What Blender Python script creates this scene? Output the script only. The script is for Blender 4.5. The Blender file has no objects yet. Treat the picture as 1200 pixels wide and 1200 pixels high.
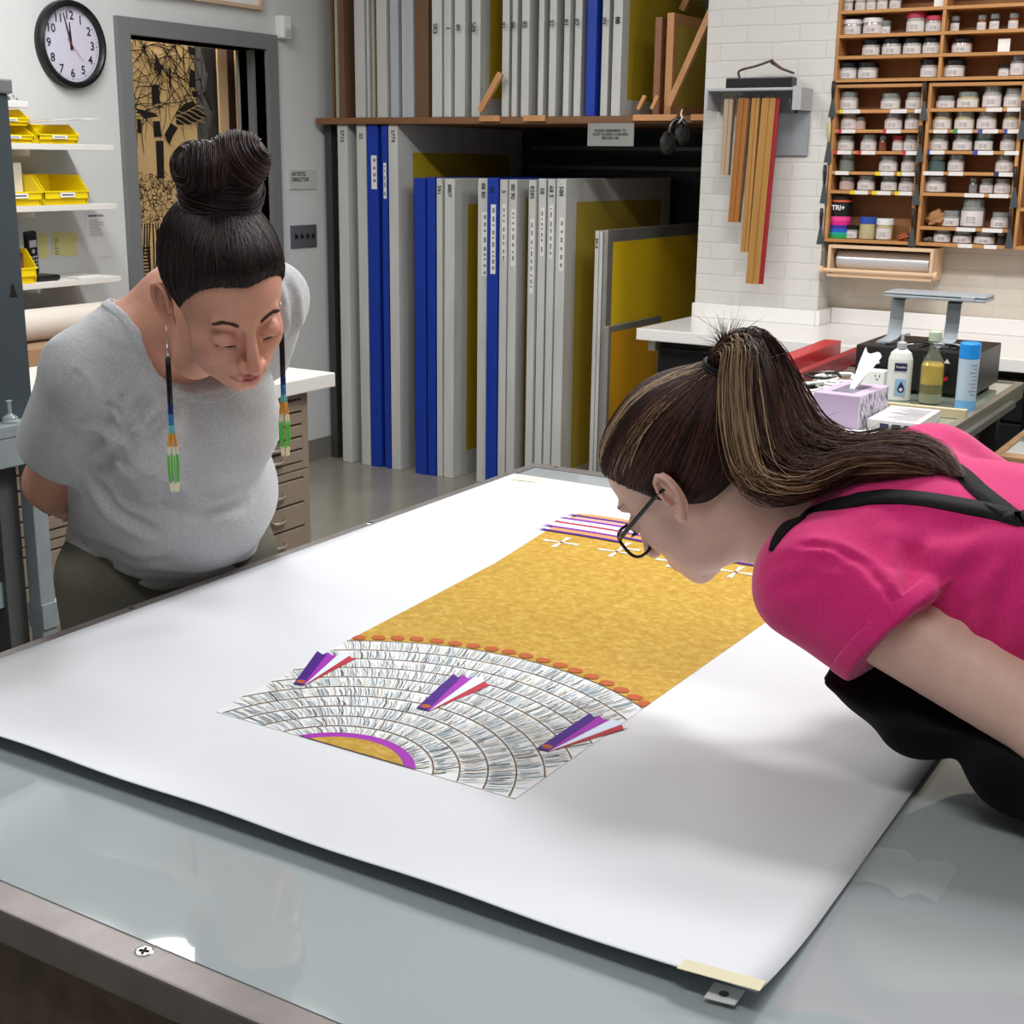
import bpy, bmesh, math, random
import numpy as np
from mathutils import Vector, Matrix, Quaternion
random.seed(7); RNG = np.random.default_rng(7)
C = bpy.context.scene.collection
PI = math.pi
# ------------------------------------------------------------------ camera model (metres; x runs along the long side of the table)
CAM_H = 1.55; FPX = 1575.0
def _n(v): v = np.asarray(v, float); return v/np.linalg.norm(v)
_A = np.array([990., -392., FPX]); _V = np.array([-75., 6000., FPX])
_z = -_n(_V); _x = _n(_A-_A.dot(_z)*_z); _y = np.cross(_z, _x)
RW = np.array([_x, _y, _z])
CAM = np.array([0, 0, CAM_H])
def ray(u, v): return RW@np.array([u-600., v-600., FPX])
def onz(u, v, z): d = ray(u, v); return CAM+(z-CAM_H)/d[2]*d
def onx(u, v, x): d = ray(u, v); return CAM+x/d[0]*d
def ony(u, v, y): d = ray(u, v); return CAM+y/d[1]*d
def atd(u, v, dep): d = ray(u, v); return CAM+dep/FPX*d
def proj(p):
    c = RW.T@(np.asarray(p, float)-CAM); return 600+FPX*c[0]/c[2], 600+FPX*c[1]/c[2], c[2]
# ------------------------------------------------------------------ materials
def srgb(h):
    if isinstance(h, str):
        h = h.lstrip('#'); c = [int(h[i:i+2], 16)/255 for i in (0, 2, 4)]
    else: c = list(h)
    return tuple((x/12.92 if x <= .04045 else ((x+.055)/1.055)**2.4) for x in c)+(1.0,)
MATS = {}
def mat(name, col, rough=.5, metal=0., spec=.5, noise=None, bump=None, attr=None, trans=0., ior=1.45, emit=0., coat=0., sheen=0., sss=0., alpha=1., attr_mul=False):
    """noise=(scale, amount, detail)  bump=(scale, strength, distance[, stretch vector])"""
    if name in MATS: return MATS[name]
    m = bpy.data.materials.new(name); m.use_nodes = True; MATS[name] = m
    nt = m.node_tree; N = nt.nodes; L = nt.links; b = N['Principled BSDF']
    c = srgb(col); b.inputs['Base Color'].default_value = c
    b.inputs['Roughness'].default_value = rough; b.inputs['Metallic'].default_value = metal
    b.inputs['Specular IOR Level'].default_value = spec; b.inputs['IOR'].default_value = ior
    b.inputs['Transmission Weight'].default_value = trans; b.inputs['Coat Weight'].default_value = coat
    b.inputs['Sheen Weight'].default_value = sheen; b.inputs['Alpha'].default_value = alpha
    if sss:
        b.inputs['Subsurface Weight'].default_value = sss
        b.inputs['Subsurface Radius'].default_value = (.012, .005, .003); b.inputs['Subsurface Scale'].default_value = 1.
    if emit:
        b.inputs['Emission Color'].default_value = c; b.inputs['Emission Strength'].default_value = emit
    src = None
    tc = N.new('ShaderNodeTexCoord')
    if attr:
        a = N.new('ShaderNodeAttribute'); a.attribute_name = attr; src = a.outputs['Color']
    if noise:
        t = N.new('ShaderNodeTexNoise'); t.inputs['Scale'].default_value = noise[0]
        t.inputs['Detail'].default_value = noise[2] if len(noise) > 2 else 4
        if len(noise) > 3:
            mp = N.new('ShaderNodeMapping'); mp.inputs['Scale'].default_value = noise[3]
            L.new(tc.outputs['Object'], mp.inputs['Vector']); L.new(mp.outputs['Vector'], t.inputs['Vector'])
        else: L.new(tc.outputs['Object'], t.inputs['Vector'])
        r = N.new('ShaderNodeMapRange'); r.inputs['From Min'].default_value = .3; r.inputs['From Max'].default_value = .7
        r.inputs['To Min'].default_value = 1-noise[1]; r.inputs['To Max'].default_value = 1+noise[1]
        L.new(t.outputs['Fac'], r.inputs['Value'])
        mx = N.new('ShaderNodeMix'); mx.data_type = 'RGBA'; mx.blend_type = 'MULTIPLY'; mx.inputs['Factor'].default_value = 1
        mx.inputs['A'].default_value = c
        if src: L.new(src, mx.inputs['A'])
        L.new(r.outputs['Result'], mx.inputs['B']); src = mx.outputs['Result']
    if src: L.new(src, b.inputs['Base Color'])
    if bump:
        t = N.new('ShaderNodeTexNoise'); t.inputs['Scale'].default_value = bump[0]; t.inputs['Detail'].default_value = 3
        mp = N.new('ShaderNodeMapping'); mp.inputs['Scale'].default_value = bump[3] if len(bump) > 3 else (1, 1, 1)
        L.new(tc.outputs['Object'], mp.inputs['Vector']); L.new(mp.outputs['Vector'], t.inputs['Vector'])
        bp = N.new('ShaderNodeBump'); bp.inputs['Strength'].default_value = bump[1]; bp.inputs['Distance'].default_value = bump[2]
        L.new(t.outputs['Fac'], bp.inputs['Height']); L.new(bp.outputs['Normal'], b.inputs['Normal'])
    return m
# ------------------------------------------------------------------ mesh builder
class MB:
    def __init__(s): s.v = []; s.f = []; s.mi = []; s.sm = []; s.mats = []; s.col = []
    def _m(s, m):
        if m is None: return 0
        if m not in s.mats: s.mats.append(m)
        return s.mats.index(m)
    def add(s, vs, fs, m=None, smooth=False, col=None):
        o = len(s.v); s.v += [tuple(map(float, p)) for p in vs]; k = s._m(m)
        for f in fs: s.f.append(tuple(o+i for i in f)); s.mi.append(k); s.sm.append(smooth)
        if col is not None: s.col += [tuple(col)]*len(vs) if not hasattr(col[0], '__len__') else [tuple(c) for c in col]
        return s
    def box(s, a, b, m=None, bev=0., M=None, col=None):
        a = np.minimum(a, b).astype(float), np.maximum(a, b).astype(float); lo, hi = a
        if bev > 0:
            bm = bmesh.new(); bmesh.ops.create_cube(bm, size=1)
            for v in bm.verts:
                v.co = Vector([lo[i]+(v.co[i]+.5)*(hi[i]-lo[i]) for i in range(3)])
            bmesh.ops.bevel(bm, geom=list(bm.edges), offset=min(bev, .45*float(min(hi-lo))), segments=2, affect='EDGES', profile=.6)
            vs = [v.co.copy() for v in bm.verts]; bm.verts.index_update(); fs = [[v.index for v in f.verts] for f in bm.faces]; bm.free()
        else:
            vs = [Vector((x, y, z)) for x in (lo[0], hi[0]) for y in (lo[1], hi[1]) for z in (lo[2], hi[2])]
            fs = [(0, 1, 3, 2), (4, 6, 7, 5), (0, 4, 5, 1), (2, 3, 7, 6), (0, 2, 6, 4), (1, 5, 7, 3)]
        if M is not None: vs = [M@v for v in vs]
        return s.add(vs, fs, m, False, col)
    def cyl(s, p, q, r, m=None, n=20, r2=None, cap=True, smooth=True, col=None):
        p = Vector(p); q = Vector(q); d = (q-p).normalized(); r2 = r if r2 is None else r2
        a = d.orthogonal().normalized(); b = d.cross(a)
        vs = [p+(a*math.cos(t)+b*math.sin(t))*r for t in [2*PI*i/n for i in range(n)]]+[q+(a*math.cos(t)+b*math.sin(t))*r2 for t in [2*PI*i/n for i in range(n)]]
        s.add(vs, [(i, (i+1) % n, n+(i+1) % n, n+i) for i in range(n)], m, smooth, col)
        if cap:
            s.add(vs[:n], [tuple(range(n))[::-1]], m, False, col); s.add(vs[n:], [tuple(range(n))], m, False, col)
        return s
    def lathe(s, prof, o=(0, 0, 0), m=None, n=28, M=None, smooth=True, ang=60):
        """prof = [(r,z),...]; sharp corners are split by duplicated rings"""
        o = Vector(o); vs = []; fs = []
        rings = []
        for k, (r, z) in enumerate(prof):
            ring = []
            for i in range(n):
                t = 2*PI*i/n; p = Vector((r*math.cos(t), r*math.sin(t), z))
                ring.append(p)
            rings.append(ring)
        for k in range(len(prof)-1):
            b = len(vs); vs += rings[k]+rings[k+1]
            fs += [(b+i, b+(i+1) % n, b+n+(i+1) % n, b+n+i) for i in range(n)]
        if M is not None: vs = [M@v for v in vs]
        vs = [v+o for v in vs]
        return s.add(vs, fs, m, smooth)
    def tube(s, pts, r, m=None, n=8, cap=True, col=None, smooth=True):
        pts = [Vector(p) for p in pts]; rs = r if hasattr(r, '__len__') else [r]*len(pts)
        t = (pts[1]-pts[0]).normalized(); a = t.orthogonal().normalized(); vs = []; cols = []
        for i, p in enumerate(pts):
            t2 = (pts[min(i+1, len(pts)-1)]-pts[max(i-1, 0)])
            if t2.length > 1e-9:
                t2.normalize(); a = (a-t2*a.dot(t2))
                a = a.normalized() if a.length > 1e-6 else t2.orthogonal().normalized(); t = t2
            b = t.cross(a)
            for k in range(n):
                w = 2*PI*k/n; vs.append(p+(a*math.cos(w)+b*math.sin(w))*rs[i])
                if col is not None and hasattr(col[0], '__len__'): cols.append(col[i])
        fs = [(i*n+k, i*n+(k+1) % n, (i+1)*n+(k+1) % n, (i+1)*n+k) for i in range(len(pts)-1) for k in range(n)]
        if cap: fs += [tuple(range(n))[::-1], tuple((len(pts)-1)*n+k for k in range(n))]
        return s.add(vs, fs, m, smooth, cols if cols else col)
    def poly(s, pts, z, th, m=None, M=None):
        """prism of 2D outline pts between z and z+th"""
        n = len(pts); vs = [Vector((p[0], p[1], z)) for p in pts]+[Vector((p[0], p[1], z+th)) for p in pts]
        if M is not None: vs = [M@v for v in vs]
        return s.add(vs, [tuple(range(n))[::-1], tuple(range(n, 2*n))]+[(i, (i+1) % n, n+(i+1) % n, n+i) for i in range(n)], m)
    def build(s, name, m=None, parent=None, **tags):
        me = bpy.data.meshes.new(name)
        me.from_pydata(s.v, [], s.f)
        ms = [m if x is None else x for x in s.mats] if s.mats else [m]
        if m is not None and not s.mats: ms = [m]
        for x in ms: me.materials.append(x)
        me.polygons.foreach_set('material_index', s.mi)
        me.polygons.foreach_set('use_smooth', s.sm)
        if s.col and len(s.col) == len(s.v):
            ca = me.color_attributes.new('col', 'FLOAT_COLOR', 'POINT')
            ca.data.foreach_set('color', np.array([(c[0], c[1], c[2], 1) for c in s.col], dtype=np.float32).ravel())
        me.update()
        o = bpy.data.objects.new(name, me); C.objects.link(o)
        if parent is not None: o.parent = parent; o.matrix_parent_inverse = wmat(parent).inverted()
        for k, v in tags.items(): o[k] = v
        return o
def wmat(o):
    m = o.matrix_basis.copy()
    if o.parent: m = wmat(o.parent)@o.matrix_parent_inverse@m
    return m
def tag(o, label=None, cat=None, group=None, kind=None):
    if label: o['label'] = label
    if cat: o['category'] = cat
    if group: o['group'] = group
    if kind: o['kind'] = kind
    return o
def empty(name, loc=(0, 0, 0), label=None, cat=None, group=None, rz=0.):
    o = bpy.data.objects.new(name, None); C.objects.link(o); o.location = loc; o.rotation_euler = (0, 0, rz)
    o.empty_display_size = .05
    return tag(o, label, cat, group)
def copy_tree(o, parent=None, loc=None, rz=None, label=None):
    c = o.copy(); C.objects.link(c)
    if parent is not None: c.parent = parent
    if loc is not None: c.location = loc
    if rz is not None: c.rotation_euler = (0, 0, rz)
    if label: c['label'] = label
    for ch in list(o.children): copy_tree(ch, c)
    return c
def text_mesh(s, size, name='lettering', bold=0.0, align='CENTER'):
    """flat text as (verts, faces) in the xy plane"""
    cu = bpy.data.curves.new('t', 'FONT'); cu.body = s; cu.size = size; cu.align_x = align; cu.align_y = 'CENTER'; cu.offset = bold; cu.resolution_u = 3
    o = bpy.data.objects.new('t', cu); C.objects.link(o)
    dg = bpy.context.evaluated_depsgraph_get(); dg.update()
    me = o.evaluated_get(dg).to_mesh(); vs = [v.co.copy() for v in me.vertices]; fs = [tuple(p.vertices) for p in me.polygons]
    o.evaluated_get(dg).to_mesh_clear(); bpy.data.objects.remove(o); bpy.data.curves.remove(cu)
    return vs, fs
def frameM(o, X, Y):
    """matrix with given x and y axis and origin"""
    X = Vector(X).normalized(); Y = Vector(Y); Y = (Y-X*Y.dot(X)).normalized(); Z = X.cross(Y)
    return Matrix(((X.x, Y.x, Z.x, o[0]), (X.y, Y.y, Z.y, o[1]), (X.z, Y.z, Z.z, o[2]), (0, 0, 0, 1)))
# ------------------------------------------------------------------ signed distance fields -> mesh
def V(*a): return np.array(a, float)
def sph(p, c, r): return np.linalg.norm(p-np.asarray(c), axis=-1)-r
def ell(p, c, r, R=None):
    q = p-np.asarray(c)
    if R is not None: q = q@R
    r = np.asarray(r, float); k0 = np.linalg.norm(q/r, axis=-1); k1 = np.linalg.norm(q/(r*r), axis=-1)+1e-9
    return k0*(k0-1)/k1
def cone(p, a, b, ra, rb):
    a = np.asarray(a, float); b = np.asarray(b, float); ab = b-a; t = np.clip(((p-a)@ab)/ab.dot(ab), 0, 1)
    return np.linalg.norm(p-a-t[..., None]*ab, axis=-1)-(ra+(rb-ra)*t)
def chain(p, pts, rs):
    d = None
    for i in range(len(pts)-1):
        e = cone(p, pts[i], pts[i+1], rs[i], rs[i+1]); d = e if d is None else np.minimum(d, e)
    return d
def su(a, b, k):
    h = np.clip(.5+.5*(b-a)/k, 0, 1); return b+(a-b)*h-k*h*(1-h)
def ss(a, b, k):   # a minus b
    return -su(-a, b, k)
def si(a, b, k): return -su(-a, -b, k)
def catmull(P, n):
    P = np.asarray(P, float); Q = np.vstack([2*P[0]-P[1], P, 2*P[-1]-P[-2]]); out = []
    m = len(P)-1
    for s in np.linspace(0, m-1e-9, n):
        i = int(s); t = s-i; a, b, c, d = Q[i], Q[i+1], Q[i+2], Q[i+3]
        out.append(.5*((2*b)+(-a+c)*t+(2*a-5*b+4*c-d)*t*t+(-a+3*b-3*c+d)*t**3))
    return np.array(out)
def loft(p, pts, ra, rb, side, n=24, pw=2.0, rk=None):
    """tube of elliptic sections: ra along `side`, rb across; rk = optional radii on the negative across side"""
    P = catmull(pts, n); k = np.linspace(0, len(pts)-1, n); A = np.interp(k, range(len(ra)), ra); B = np.interp(k, range(len(rb)), rb)
    S = np.asarray(side, float)
    if S.ndim == 1: S = np.tile(S, (len(pts), 1))
    S = np.array([[np.interp(q, range(len(S)), S[:, j]) for j in range(3)] for q in k])
    K = np.interp(k, range(len(rk)), rk) if rk is not None else B
    best = None
    sh = p.shape[:-1]; p2 = p.reshape(-1, 3)
    bd = np.full(len(p2), 1e9); bi = np.zeros(len(p2), int); bt = np.zeros(len(p2))
    for i in range(n-1):
        a = P[i]; ab = P[i+1]-a; L2 = ab.dot(ab); t = np.clip(((p2-a)@ab)/L2, 0, 1)
        d = ((p2-a-t[:, None]*ab)**2).sum(1); m = d < bd
        bd = np.where(m, d, bd); bi = np.where(m, i, bi); bt = np.where(m, t, bt)
    T = np.gradient(P, axis=0); T /= np.linalg.norm(T, axis=1)[:, None]
    def I(X): return X[bi]*(1-bt)[:, None]+X[bi+1]*bt[:, None] if X.ndim > 1 else X[bi]*(1-bt)+X[bi+1]*bt
    c = I(P); t = I(T); s = I(S); s = s-(s*t).sum(1)[:, None]*t; s /= np.linalg.norm(s, axis=1)[:, None]+1e-9
    u = np.cross(t, s); q = p2-c; x = (q*s).sum(1); y = (q*u).sum(1); w = (q*t).sum(1)
    a = I(A); b = np.where(y > 0, I(B), I(K)); mn = np.minimum(a, b)
    e = (np.abs(x/a)**pw+np.abs(y/b)**pw+np.abs(w/mn)**pw)**(1/pw)
    g = np.sqrt((x/a**2)**2+(y/b**2)**2+(w/mn**2)**2)/(np.sqrt((x/a)**2+(y/b)**2+(w/mn)**2)+1e-6)
    d = (e-1)/(np.maximum(g, 1e-3)); d = np.where(e < .3, -mn*.7, d)
    return d.reshape(sh)
def axis(lo, hi, fine, h, hc):
    """grid line positions: spacing h inside fine=(a,b), hc elsewhere"""
    if fine is None: return np.arange(lo, hi+hc, hc)
    a, b = fine; l = np.arange(lo, a-1e-9, hc); m = np.arange(a, b, h); r = np.arange(m[-1]+hc, hi+hc, hc)
    return np.concatenate([l[l < a-h*.5], m, r])
def nets(fn, xs, ys, zs, slack=.02):
    nx, ny, nz = len(xs), len(ys), len(zs); B = 8
    F = np.empty((nx, ny, nz), np.float32)
    bx = range(0, nx, B); by = range(0, ny, B); bz = range(0, nz, B)
    cs = []; idx = []
    for i in bx:
        for j in by:
            for k in bz:
                i2, j2, k2 = min(i+B, nx), min(j+B, ny), min(k+B, nz)
                a = V(xs[i], ys[j], zs[k]); b = V(xs[i2-1], ys[j2-1], zs[k2-1]); cs.append((a+b)/2); idx.append((i, i2, j, j2, k, k2, np.linalg.norm(b-a)/2))
    d = fn(np.array(cs)); act = []
    for (i, i2, j, j2, k, k2, r), dd in zip(idx, d):
        F[i:i2, j:j2, k:k2] = 1. if dd > 0 else -1.
        if abs(dd) < r*1.6+slack: act.append((i, i2, j, j2, k, k2))
    for s in range(0, len(act), 150):
        P = []; sl = []
        for (i, i2, j, j2, k, k2) in act[s:s+150]:
            g = np.stack(np.meshgrid(xs[i:i2], ys[j:j2], zs[k:k2], indexing='ij'), -1).reshape(-1, 3); P.append(g); sl.append(len(g))
        r = fn(np.concatenate(P)); o = 0
        for (i, i2, j, j2, k, k2), n in zip(act[s:s+150], sl):
            F[i:i2, j:j2, k:k2] = r[o:o+n].reshape(i2-i, j2-j, k2-k); o += n
    S = F < 0
    cnt = np.zeros((nx-1, ny-1, nz-1), np.int8)
    for a in (0, 1):
        for b in (0, 1):
            for c in (0, 1): cnt += S[a:nx-1+a, b:ny-1+b, c:nz-1+c]
    ci, cj, ck = np.nonzero((cnt > 0) & (cnt < 8)); n = len(ci)
    vid = -np.ones((nx-1, ny-1, nz-1), np.int32); vid[ci, cj, ck] = np.arange(n)
    acc = np.zeros((n, 3)); w = np.zeros(n)
    corners = [(a, b, c) for a in (0, 1) for b in (0, 1) for c in (0, 1)]
    for a in corners:
        for ax in range(3):
            if a[ax]: continue
            b = list(a); b[ax] = 1
            fa = F[ci+a[0], cj+a[1], ck+a[2]]; fb = F[ci+b[0], cj+b[1], ck+b[2]]
            m = (fa < 0) != (fb < 0); t = np.where(m, fa/np.where(m, fa-fb, 1), 0)
            pa = np.stack([xs[ci+a[0]], ys[cj+a[1]], zs[ck+a[2]]], 1); pb = np.stack([xs[ci+b[0]], ys[cj+b[1]], zs[ck+b[2]]], 1)
            acc += np.where(m[:, None], pa+t[:, None]*(pb-pa), 0); w += m
    verts = acc/w[:, None]; quads = []
    for ax in range(3):
        sl0 = [slice(None)]*3; sl1 = [slice(None)]*3; sl0[ax] = slice(0, -1); sl1[ax] = slice(1, None)
        E = S[tuple(sl0)] != S[tuple(sl1)]; e = np.argwhere(E); o1, o2 = [(1, 2), (2, 0), (0, 1)][ax]
        ok = (e[:, o1] > 0) & (e[:, o2] > 0) & (e[:, o1] < F.shape[o1]-1) & (e[:, o2] < F.shape[o2]-1); e = e[ok]
        def g(d1, d2):
            q = e.copy(); q[:, o1] -= d1; q[:, o2] -= d2; return vid[q[:, 0], q[:, 1], q[:, 2]]
        q = np.stack([g(1, 1), g(0, 1), g(0, 0), g(1, 0)], 1); ins = S[e[:, 0], e[:, 1], e[:, 2]]
        q[~ins] = q[~ins][:, ::-1]; quads.append(q)
    Q = np.concatenate(quads); return verts, Q
def smooth_mesh(verts, Q, it=2, lam=.5):
    n = len(verts); e = np.concatenate([Q[:, [0, 1]], Q[:, [1, 2]], Q[:, [2, 3]], Q[:, [3, 0]]]); e = np.concatenate([e, e[:, ::-1]])
    deg = np.bincount(e[:, 0], minlength=n)+1e-9
    for _ in range(it):
        a = np.stack([np.bincount(e[:, 0], weights=verts[e[:, 1], k], minlength=n) for k in range(3)], 1)/deg[:, None]
        verts = verts*(1-lam)+a*lam
    return verts
def mesh_obj(name, verts, Q, m, parent=None, col=None, mi=None, mats=None, **tags):
    me = bpy.data.meshes.new(name); me.from_pydata(verts.tolist(), [], Q.tolist())
    for x in (mats or [m]): me.materials.append(x)
    me.polygons.foreach_set('use_smooth', np.ones(len(Q), bool))
    if mi is not None: me.polygons.foreach_set('material_index', mi.astype(np.int32))
    if col is not None:
        ca = me.color_attributes.new('col', 'FLOAT_COLOR', 'POINT'); ca.data.foreach_set('color', np.c_[col, np.ones(len(col))].astype(np.float32).ravel())
    me.update(); o = bpy.data.objects.new(name, me); C.objects.link(o)
    if parent is not None: o.parent = parent; o.matrix_parent_inverse = wmat(parent).inverted()
    for k, v in tags.items(): o[k] = v
    return o
def march(fn, u, v, d0=.6, d1=4.):
    """first hit of the surface fn==0 along the line of sight; arrays ok"""
    u = np.atleast_1d(np.asarray(u, float)); v = np.atleast_1d(np.asarray(v, float))
    D = np.stack([RW@np.array([a-600, b-600, FPX]) for a, b in zip(u, v)]); D /= np.linalg.norm(D, axis=1)[:, None]
    t = np.full(len(D), d0)
    for _ in range(160):
        t = t+np.clip(fn(CAM+t[:, None]*D)*.6, -.02, .05)
    return CAM+t[:, None]*D
def grad(fn, p, h=1e-3):
    g = np.stack([fn(p+h*np.eye(3)[i])-fn(p-h*np.eye(3)[i]) for i in range(3)], -1); return g/(np.linalg.norm(g, axis=-1)[..., None]+1e-9)
def seat(fn, p, off=0., it=6):
    """push points onto the surface fn==off"""
    for _ in range(it):
        p = p-(fn(p)-off)[:, None]*grad(fn, p)*.8
    return p
# ------------------------------------------------------------------ the room shell
def brick_mat(name, col, bstr=.32, sx=1.):
    m = mat(name, col, rough=.55, spec=.35); nt = m.node_tree; N = nt.nodes; L = nt.links; b = N['Principled BSDF']
    tc = N.new('ShaderNodeTexCoord'); sp = N.new('ShaderNodeSeparateXYZ'); cb = N.new('ShaderNodeCombineXYZ'); L.new(tc.outputs['Object'], sp.inputs[0])
    ad = N.new('ShaderNodeMath'); ad.operation = 'ADD'; L.new(sp.outputs['Y'], ad.inputs[0]); L.new(sp.outputs['X'], ad.inputs[1])
    L.new(ad.outputs[0], cb.inputs['X']); L.new(sp.outputs['Z'], cb.inputs['Y'])
    ns = N.new('ShaderNodeTexNoise'); ns.inputs['Scale'].default_value = 9; L.new(tc.outputs['Object'], ns.inputs['Vector'])
    mxv = N.new('ShaderNodeMix'); mxv.data_type = 'VECTOR'; mxv.inputs['Factor'].default_value = .012
    L.new(cb.outputs[0], mxv.inputs['A']); L.new(ns.outputs['Color'], mxv.inputs['B'])
    br = N.new('ShaderNodeTexBrick'); br.inputs['Scale'].default_value = 1.; br.inputs['Brick Width'].default_value = .215; br.inputs['Row Height'].default_value = .064
    br.inputs['Mortar Size'].default_value = .0055; br.inputs['Mortar Smooth'].default_value = .6; br.inputs['Color1'].default_value = (1, 1, 1, 1); br.inputs['Color2'].default_value = (.97, .97, .97, 1); br.inputs['Mortar'].default_value = (0, 0, 0, 1)
    L.new(mxv.outputs['Result'], br.inputs['Vector'])
    n2 = N.new('ShaderNodeTexNoise'); n2.inputs['Scale'].default_value = 45; n2.inputs['Detail'].default_value = 4; L.new(tc.outputs['Object'], n2.inputs['Vector'])
    mu = N.new('ShaderNodeMath'); mu.operation = 'MULTIPLY_ADD'; L.new(n2.outputs['Fac'], mu.inputs[0]); mu.inputs[1].default_value = .22; L.new(br.outputs['Color'], mu.inputs[2])
    bp = N.new('ShaderNodeBump'); bp.inputs['Strength'].default_value = bstr; bp.inputs['Distance'].default_value = .006; L.new(mu.outputs[0], bp.inputs['Height']); L.new(bp.outputs['Normal'], b.inputs['Normal'])
    mc = N.new('ShaderNodeMix'); mc.data_type = 'RGBA'; mc.inputs['A'].default_value = srgb([x*.975 for x in [int(col[i:i+2], 16)/255 for i in (1, 3, 5)]]); mc.inputs['B'].default_value = srgb(col)
    L.new(br.outputs['Color'], mc.inputs['Factor']); L.new(mc.outputs['Result'], b.inputs['Base Color'])
    return m
m_wall = mat('painted_wall', '#cdd0d0', rough=.7, spec=.2, noise=(3, .02, 3), bump=(260, .08, .001))
m_brick = brick_mat('painted_brick', '#cac8c4'); m_brick2 = brick_mat('painted_brick_smooth', '#c8c0b4', .14)
m_base = mat('grey_rubber', '#77756d', rough=.6)
m_ceil = mat('ceiling_white', '#d8d8d6', rough=.9)
# polished concrete
m_floor = mat('polished_concrete', '#8c877b', rough=.22, spec=.5, noise=(2.2, .16, 8))
nt = m_floor.node_tree; t2 = nt.nodes.new('ShaderNodeTexNoise'); t2.inputs['Scale'].default_value = 14; t2.inputs['Detail'].default_value = 6
mr = nt.nodes.new('ShaderNodeMapRange'); mr.inputs['To Min'].default_value = .12; mr.inputs['To Max'].default_value = .34
nt.links.new(t2.outputs['Fac'], mr.inputs['Value']); nt.links.new(mr.outputs['Result'], nt.nodes['Principled BSDF'].inputs['Roughness'])
X0, X1, Y0, Y1, ZC = -2.2, 7.0, -2.8, 4.48, 3.5
def S(name, a, b, m, **k): o = MB().box(a, b, m, **k).build(name, m); o['kind'] = 'structure'; return o
S('floor', (X0-.1, Y0-.1, -.12), (X1+.1, 7.2, 0), m_floor)
S('ceiling', (X0-.1, Y0-.1, ZC), (X1+.1, 7.2, ZC+.1), m_ceil)
S('wall_right', (X0, Y0-.1, 0), (X1, Y0, ZC), m_wall); S('wall_near', (X0-.1, Y0, 0), (X0, 7.2, ZC), m_wall)
DX0, DX1, DZ = 4.24, 5.09, 2.035       # door opening
w = MB(); w.box((X0, Y1, 0), (DX0, Y1+.16, ZC), m_wall); w.box((DX1, Y1, 0), (X1+.1, Y1+.16, ZC), m_wall); w.box((DX0, Y1, DZ), (DX1, Y1+.16, ZC), m_wall)
w.build('wall_left', m_wall, kind='structure')
w = MB(); w.box((5.40, Y0, 0), (5.56, 1.785, ZC), m_brick2); w.build('wall_far', m_brick2, kind='structure')
w = MB(); w.box((5.26, 1.77, 0), (5.95, 2.30, ZC), m_brick); w.build('wall_pillar', m_brick, kind='structure')
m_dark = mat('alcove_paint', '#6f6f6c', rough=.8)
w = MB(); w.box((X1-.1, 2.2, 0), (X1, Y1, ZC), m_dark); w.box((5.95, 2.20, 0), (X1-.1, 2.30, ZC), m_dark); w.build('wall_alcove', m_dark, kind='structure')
w = MB(); w.box((X0, Y1-.012, 0), (DX0-.10, Y1, .115), m_base); w.box((DX1+.10, Y1-.012, 0), (6.9, Y1, .115), m_base); w.build('baseboard_left', m_base, kind='structure')
# corridor behind the door opening
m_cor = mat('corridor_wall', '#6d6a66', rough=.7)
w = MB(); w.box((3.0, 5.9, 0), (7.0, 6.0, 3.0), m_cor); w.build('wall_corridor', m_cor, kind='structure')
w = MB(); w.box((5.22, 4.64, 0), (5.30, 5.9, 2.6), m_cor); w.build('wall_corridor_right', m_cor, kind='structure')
# door surround
m_trim = mat('door_frame_grey', '#737577', rough=.45)
t = MB(); t.box((DX0-.075, Y1-.02, 0), (DX0, Y1+.18, DZ+.07), m_trim, .004); t.box((DX1, Y1-.02, 0), (DX1+.075, Y1+.18, DZ+.07), m_trim, .004); t.box((DX0, Y1-.02, DZ), (DX1, Y1+.18, DZ+.07), m_trim, .004)
t.box((DX1-.014, Y1+.06, 0), (DX1, Y1+.10, DZ), m_trim); t.box((DX0, Y1+.09, 0), (DX0+.02, Y1+.11, DZ), m_trim)
t.build('trim_1', m_trim, kind='structure')
# carved woodblock panel leaning in the corridor, seen through the doorway
m_ply = mat('birch_ply', '#dcb880', rough=.6, noise=(6, .12, 6, (1, 1, .25))); m_ink = mat('carved_dark', '#1c1512', rough=.6); m_pine = mat('pine_board', '#d8b48c', rough=.6, noise=(10, .08, 4, (1, 1, .1)))
PY = 4.80
pa = empty('woodblock_panel', (4.6, PY, 0), 'tall plywood panel carved with dark tangled line drawings, leaning behind the doorway', 'artwork')
MB().box((4.10, PY, .0), (4.955, PY+.02, 2.06), m_ply, .002).build('board', m_ply, pa)
rg = random.Random(4); a = MB()
def PX(u, v): p = ony(u, v, PY); return (p[0], p[2])
def line2(P, w=.006, y=PY-.002):
    vs = []; n = len(P)
    for i, (x, z) in enumerate(P):
        dx = P[min(i+1, n-1)][0]-P[max(i-1, 0)][0]; dz = P[min(i+1, n-1)][1]-P[max(i-1, 0)][1]; l = math.hypot(dx, dz)+1e-9
        ww = w*(.6+.6*math.sin(PI*(i+.5)/n)); vs += [(x-dz/l*ww/2, y, z+dx/l*ww/2), (x+dz/l*ww/2, y, z-dx/l*ww/2)]
    a.add(vs, [(2*i, 2*i+1, 2*i+3, 2*i+2) for i in range(n-1)], m_ink)
def polyp(pts, y=PY-.003, m=None): a.add([(PX(u, v)[0], y, PX(u, v)[1]) for u, v in pts], [tuple(range(len(pts)))], m or m_ink)
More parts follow.
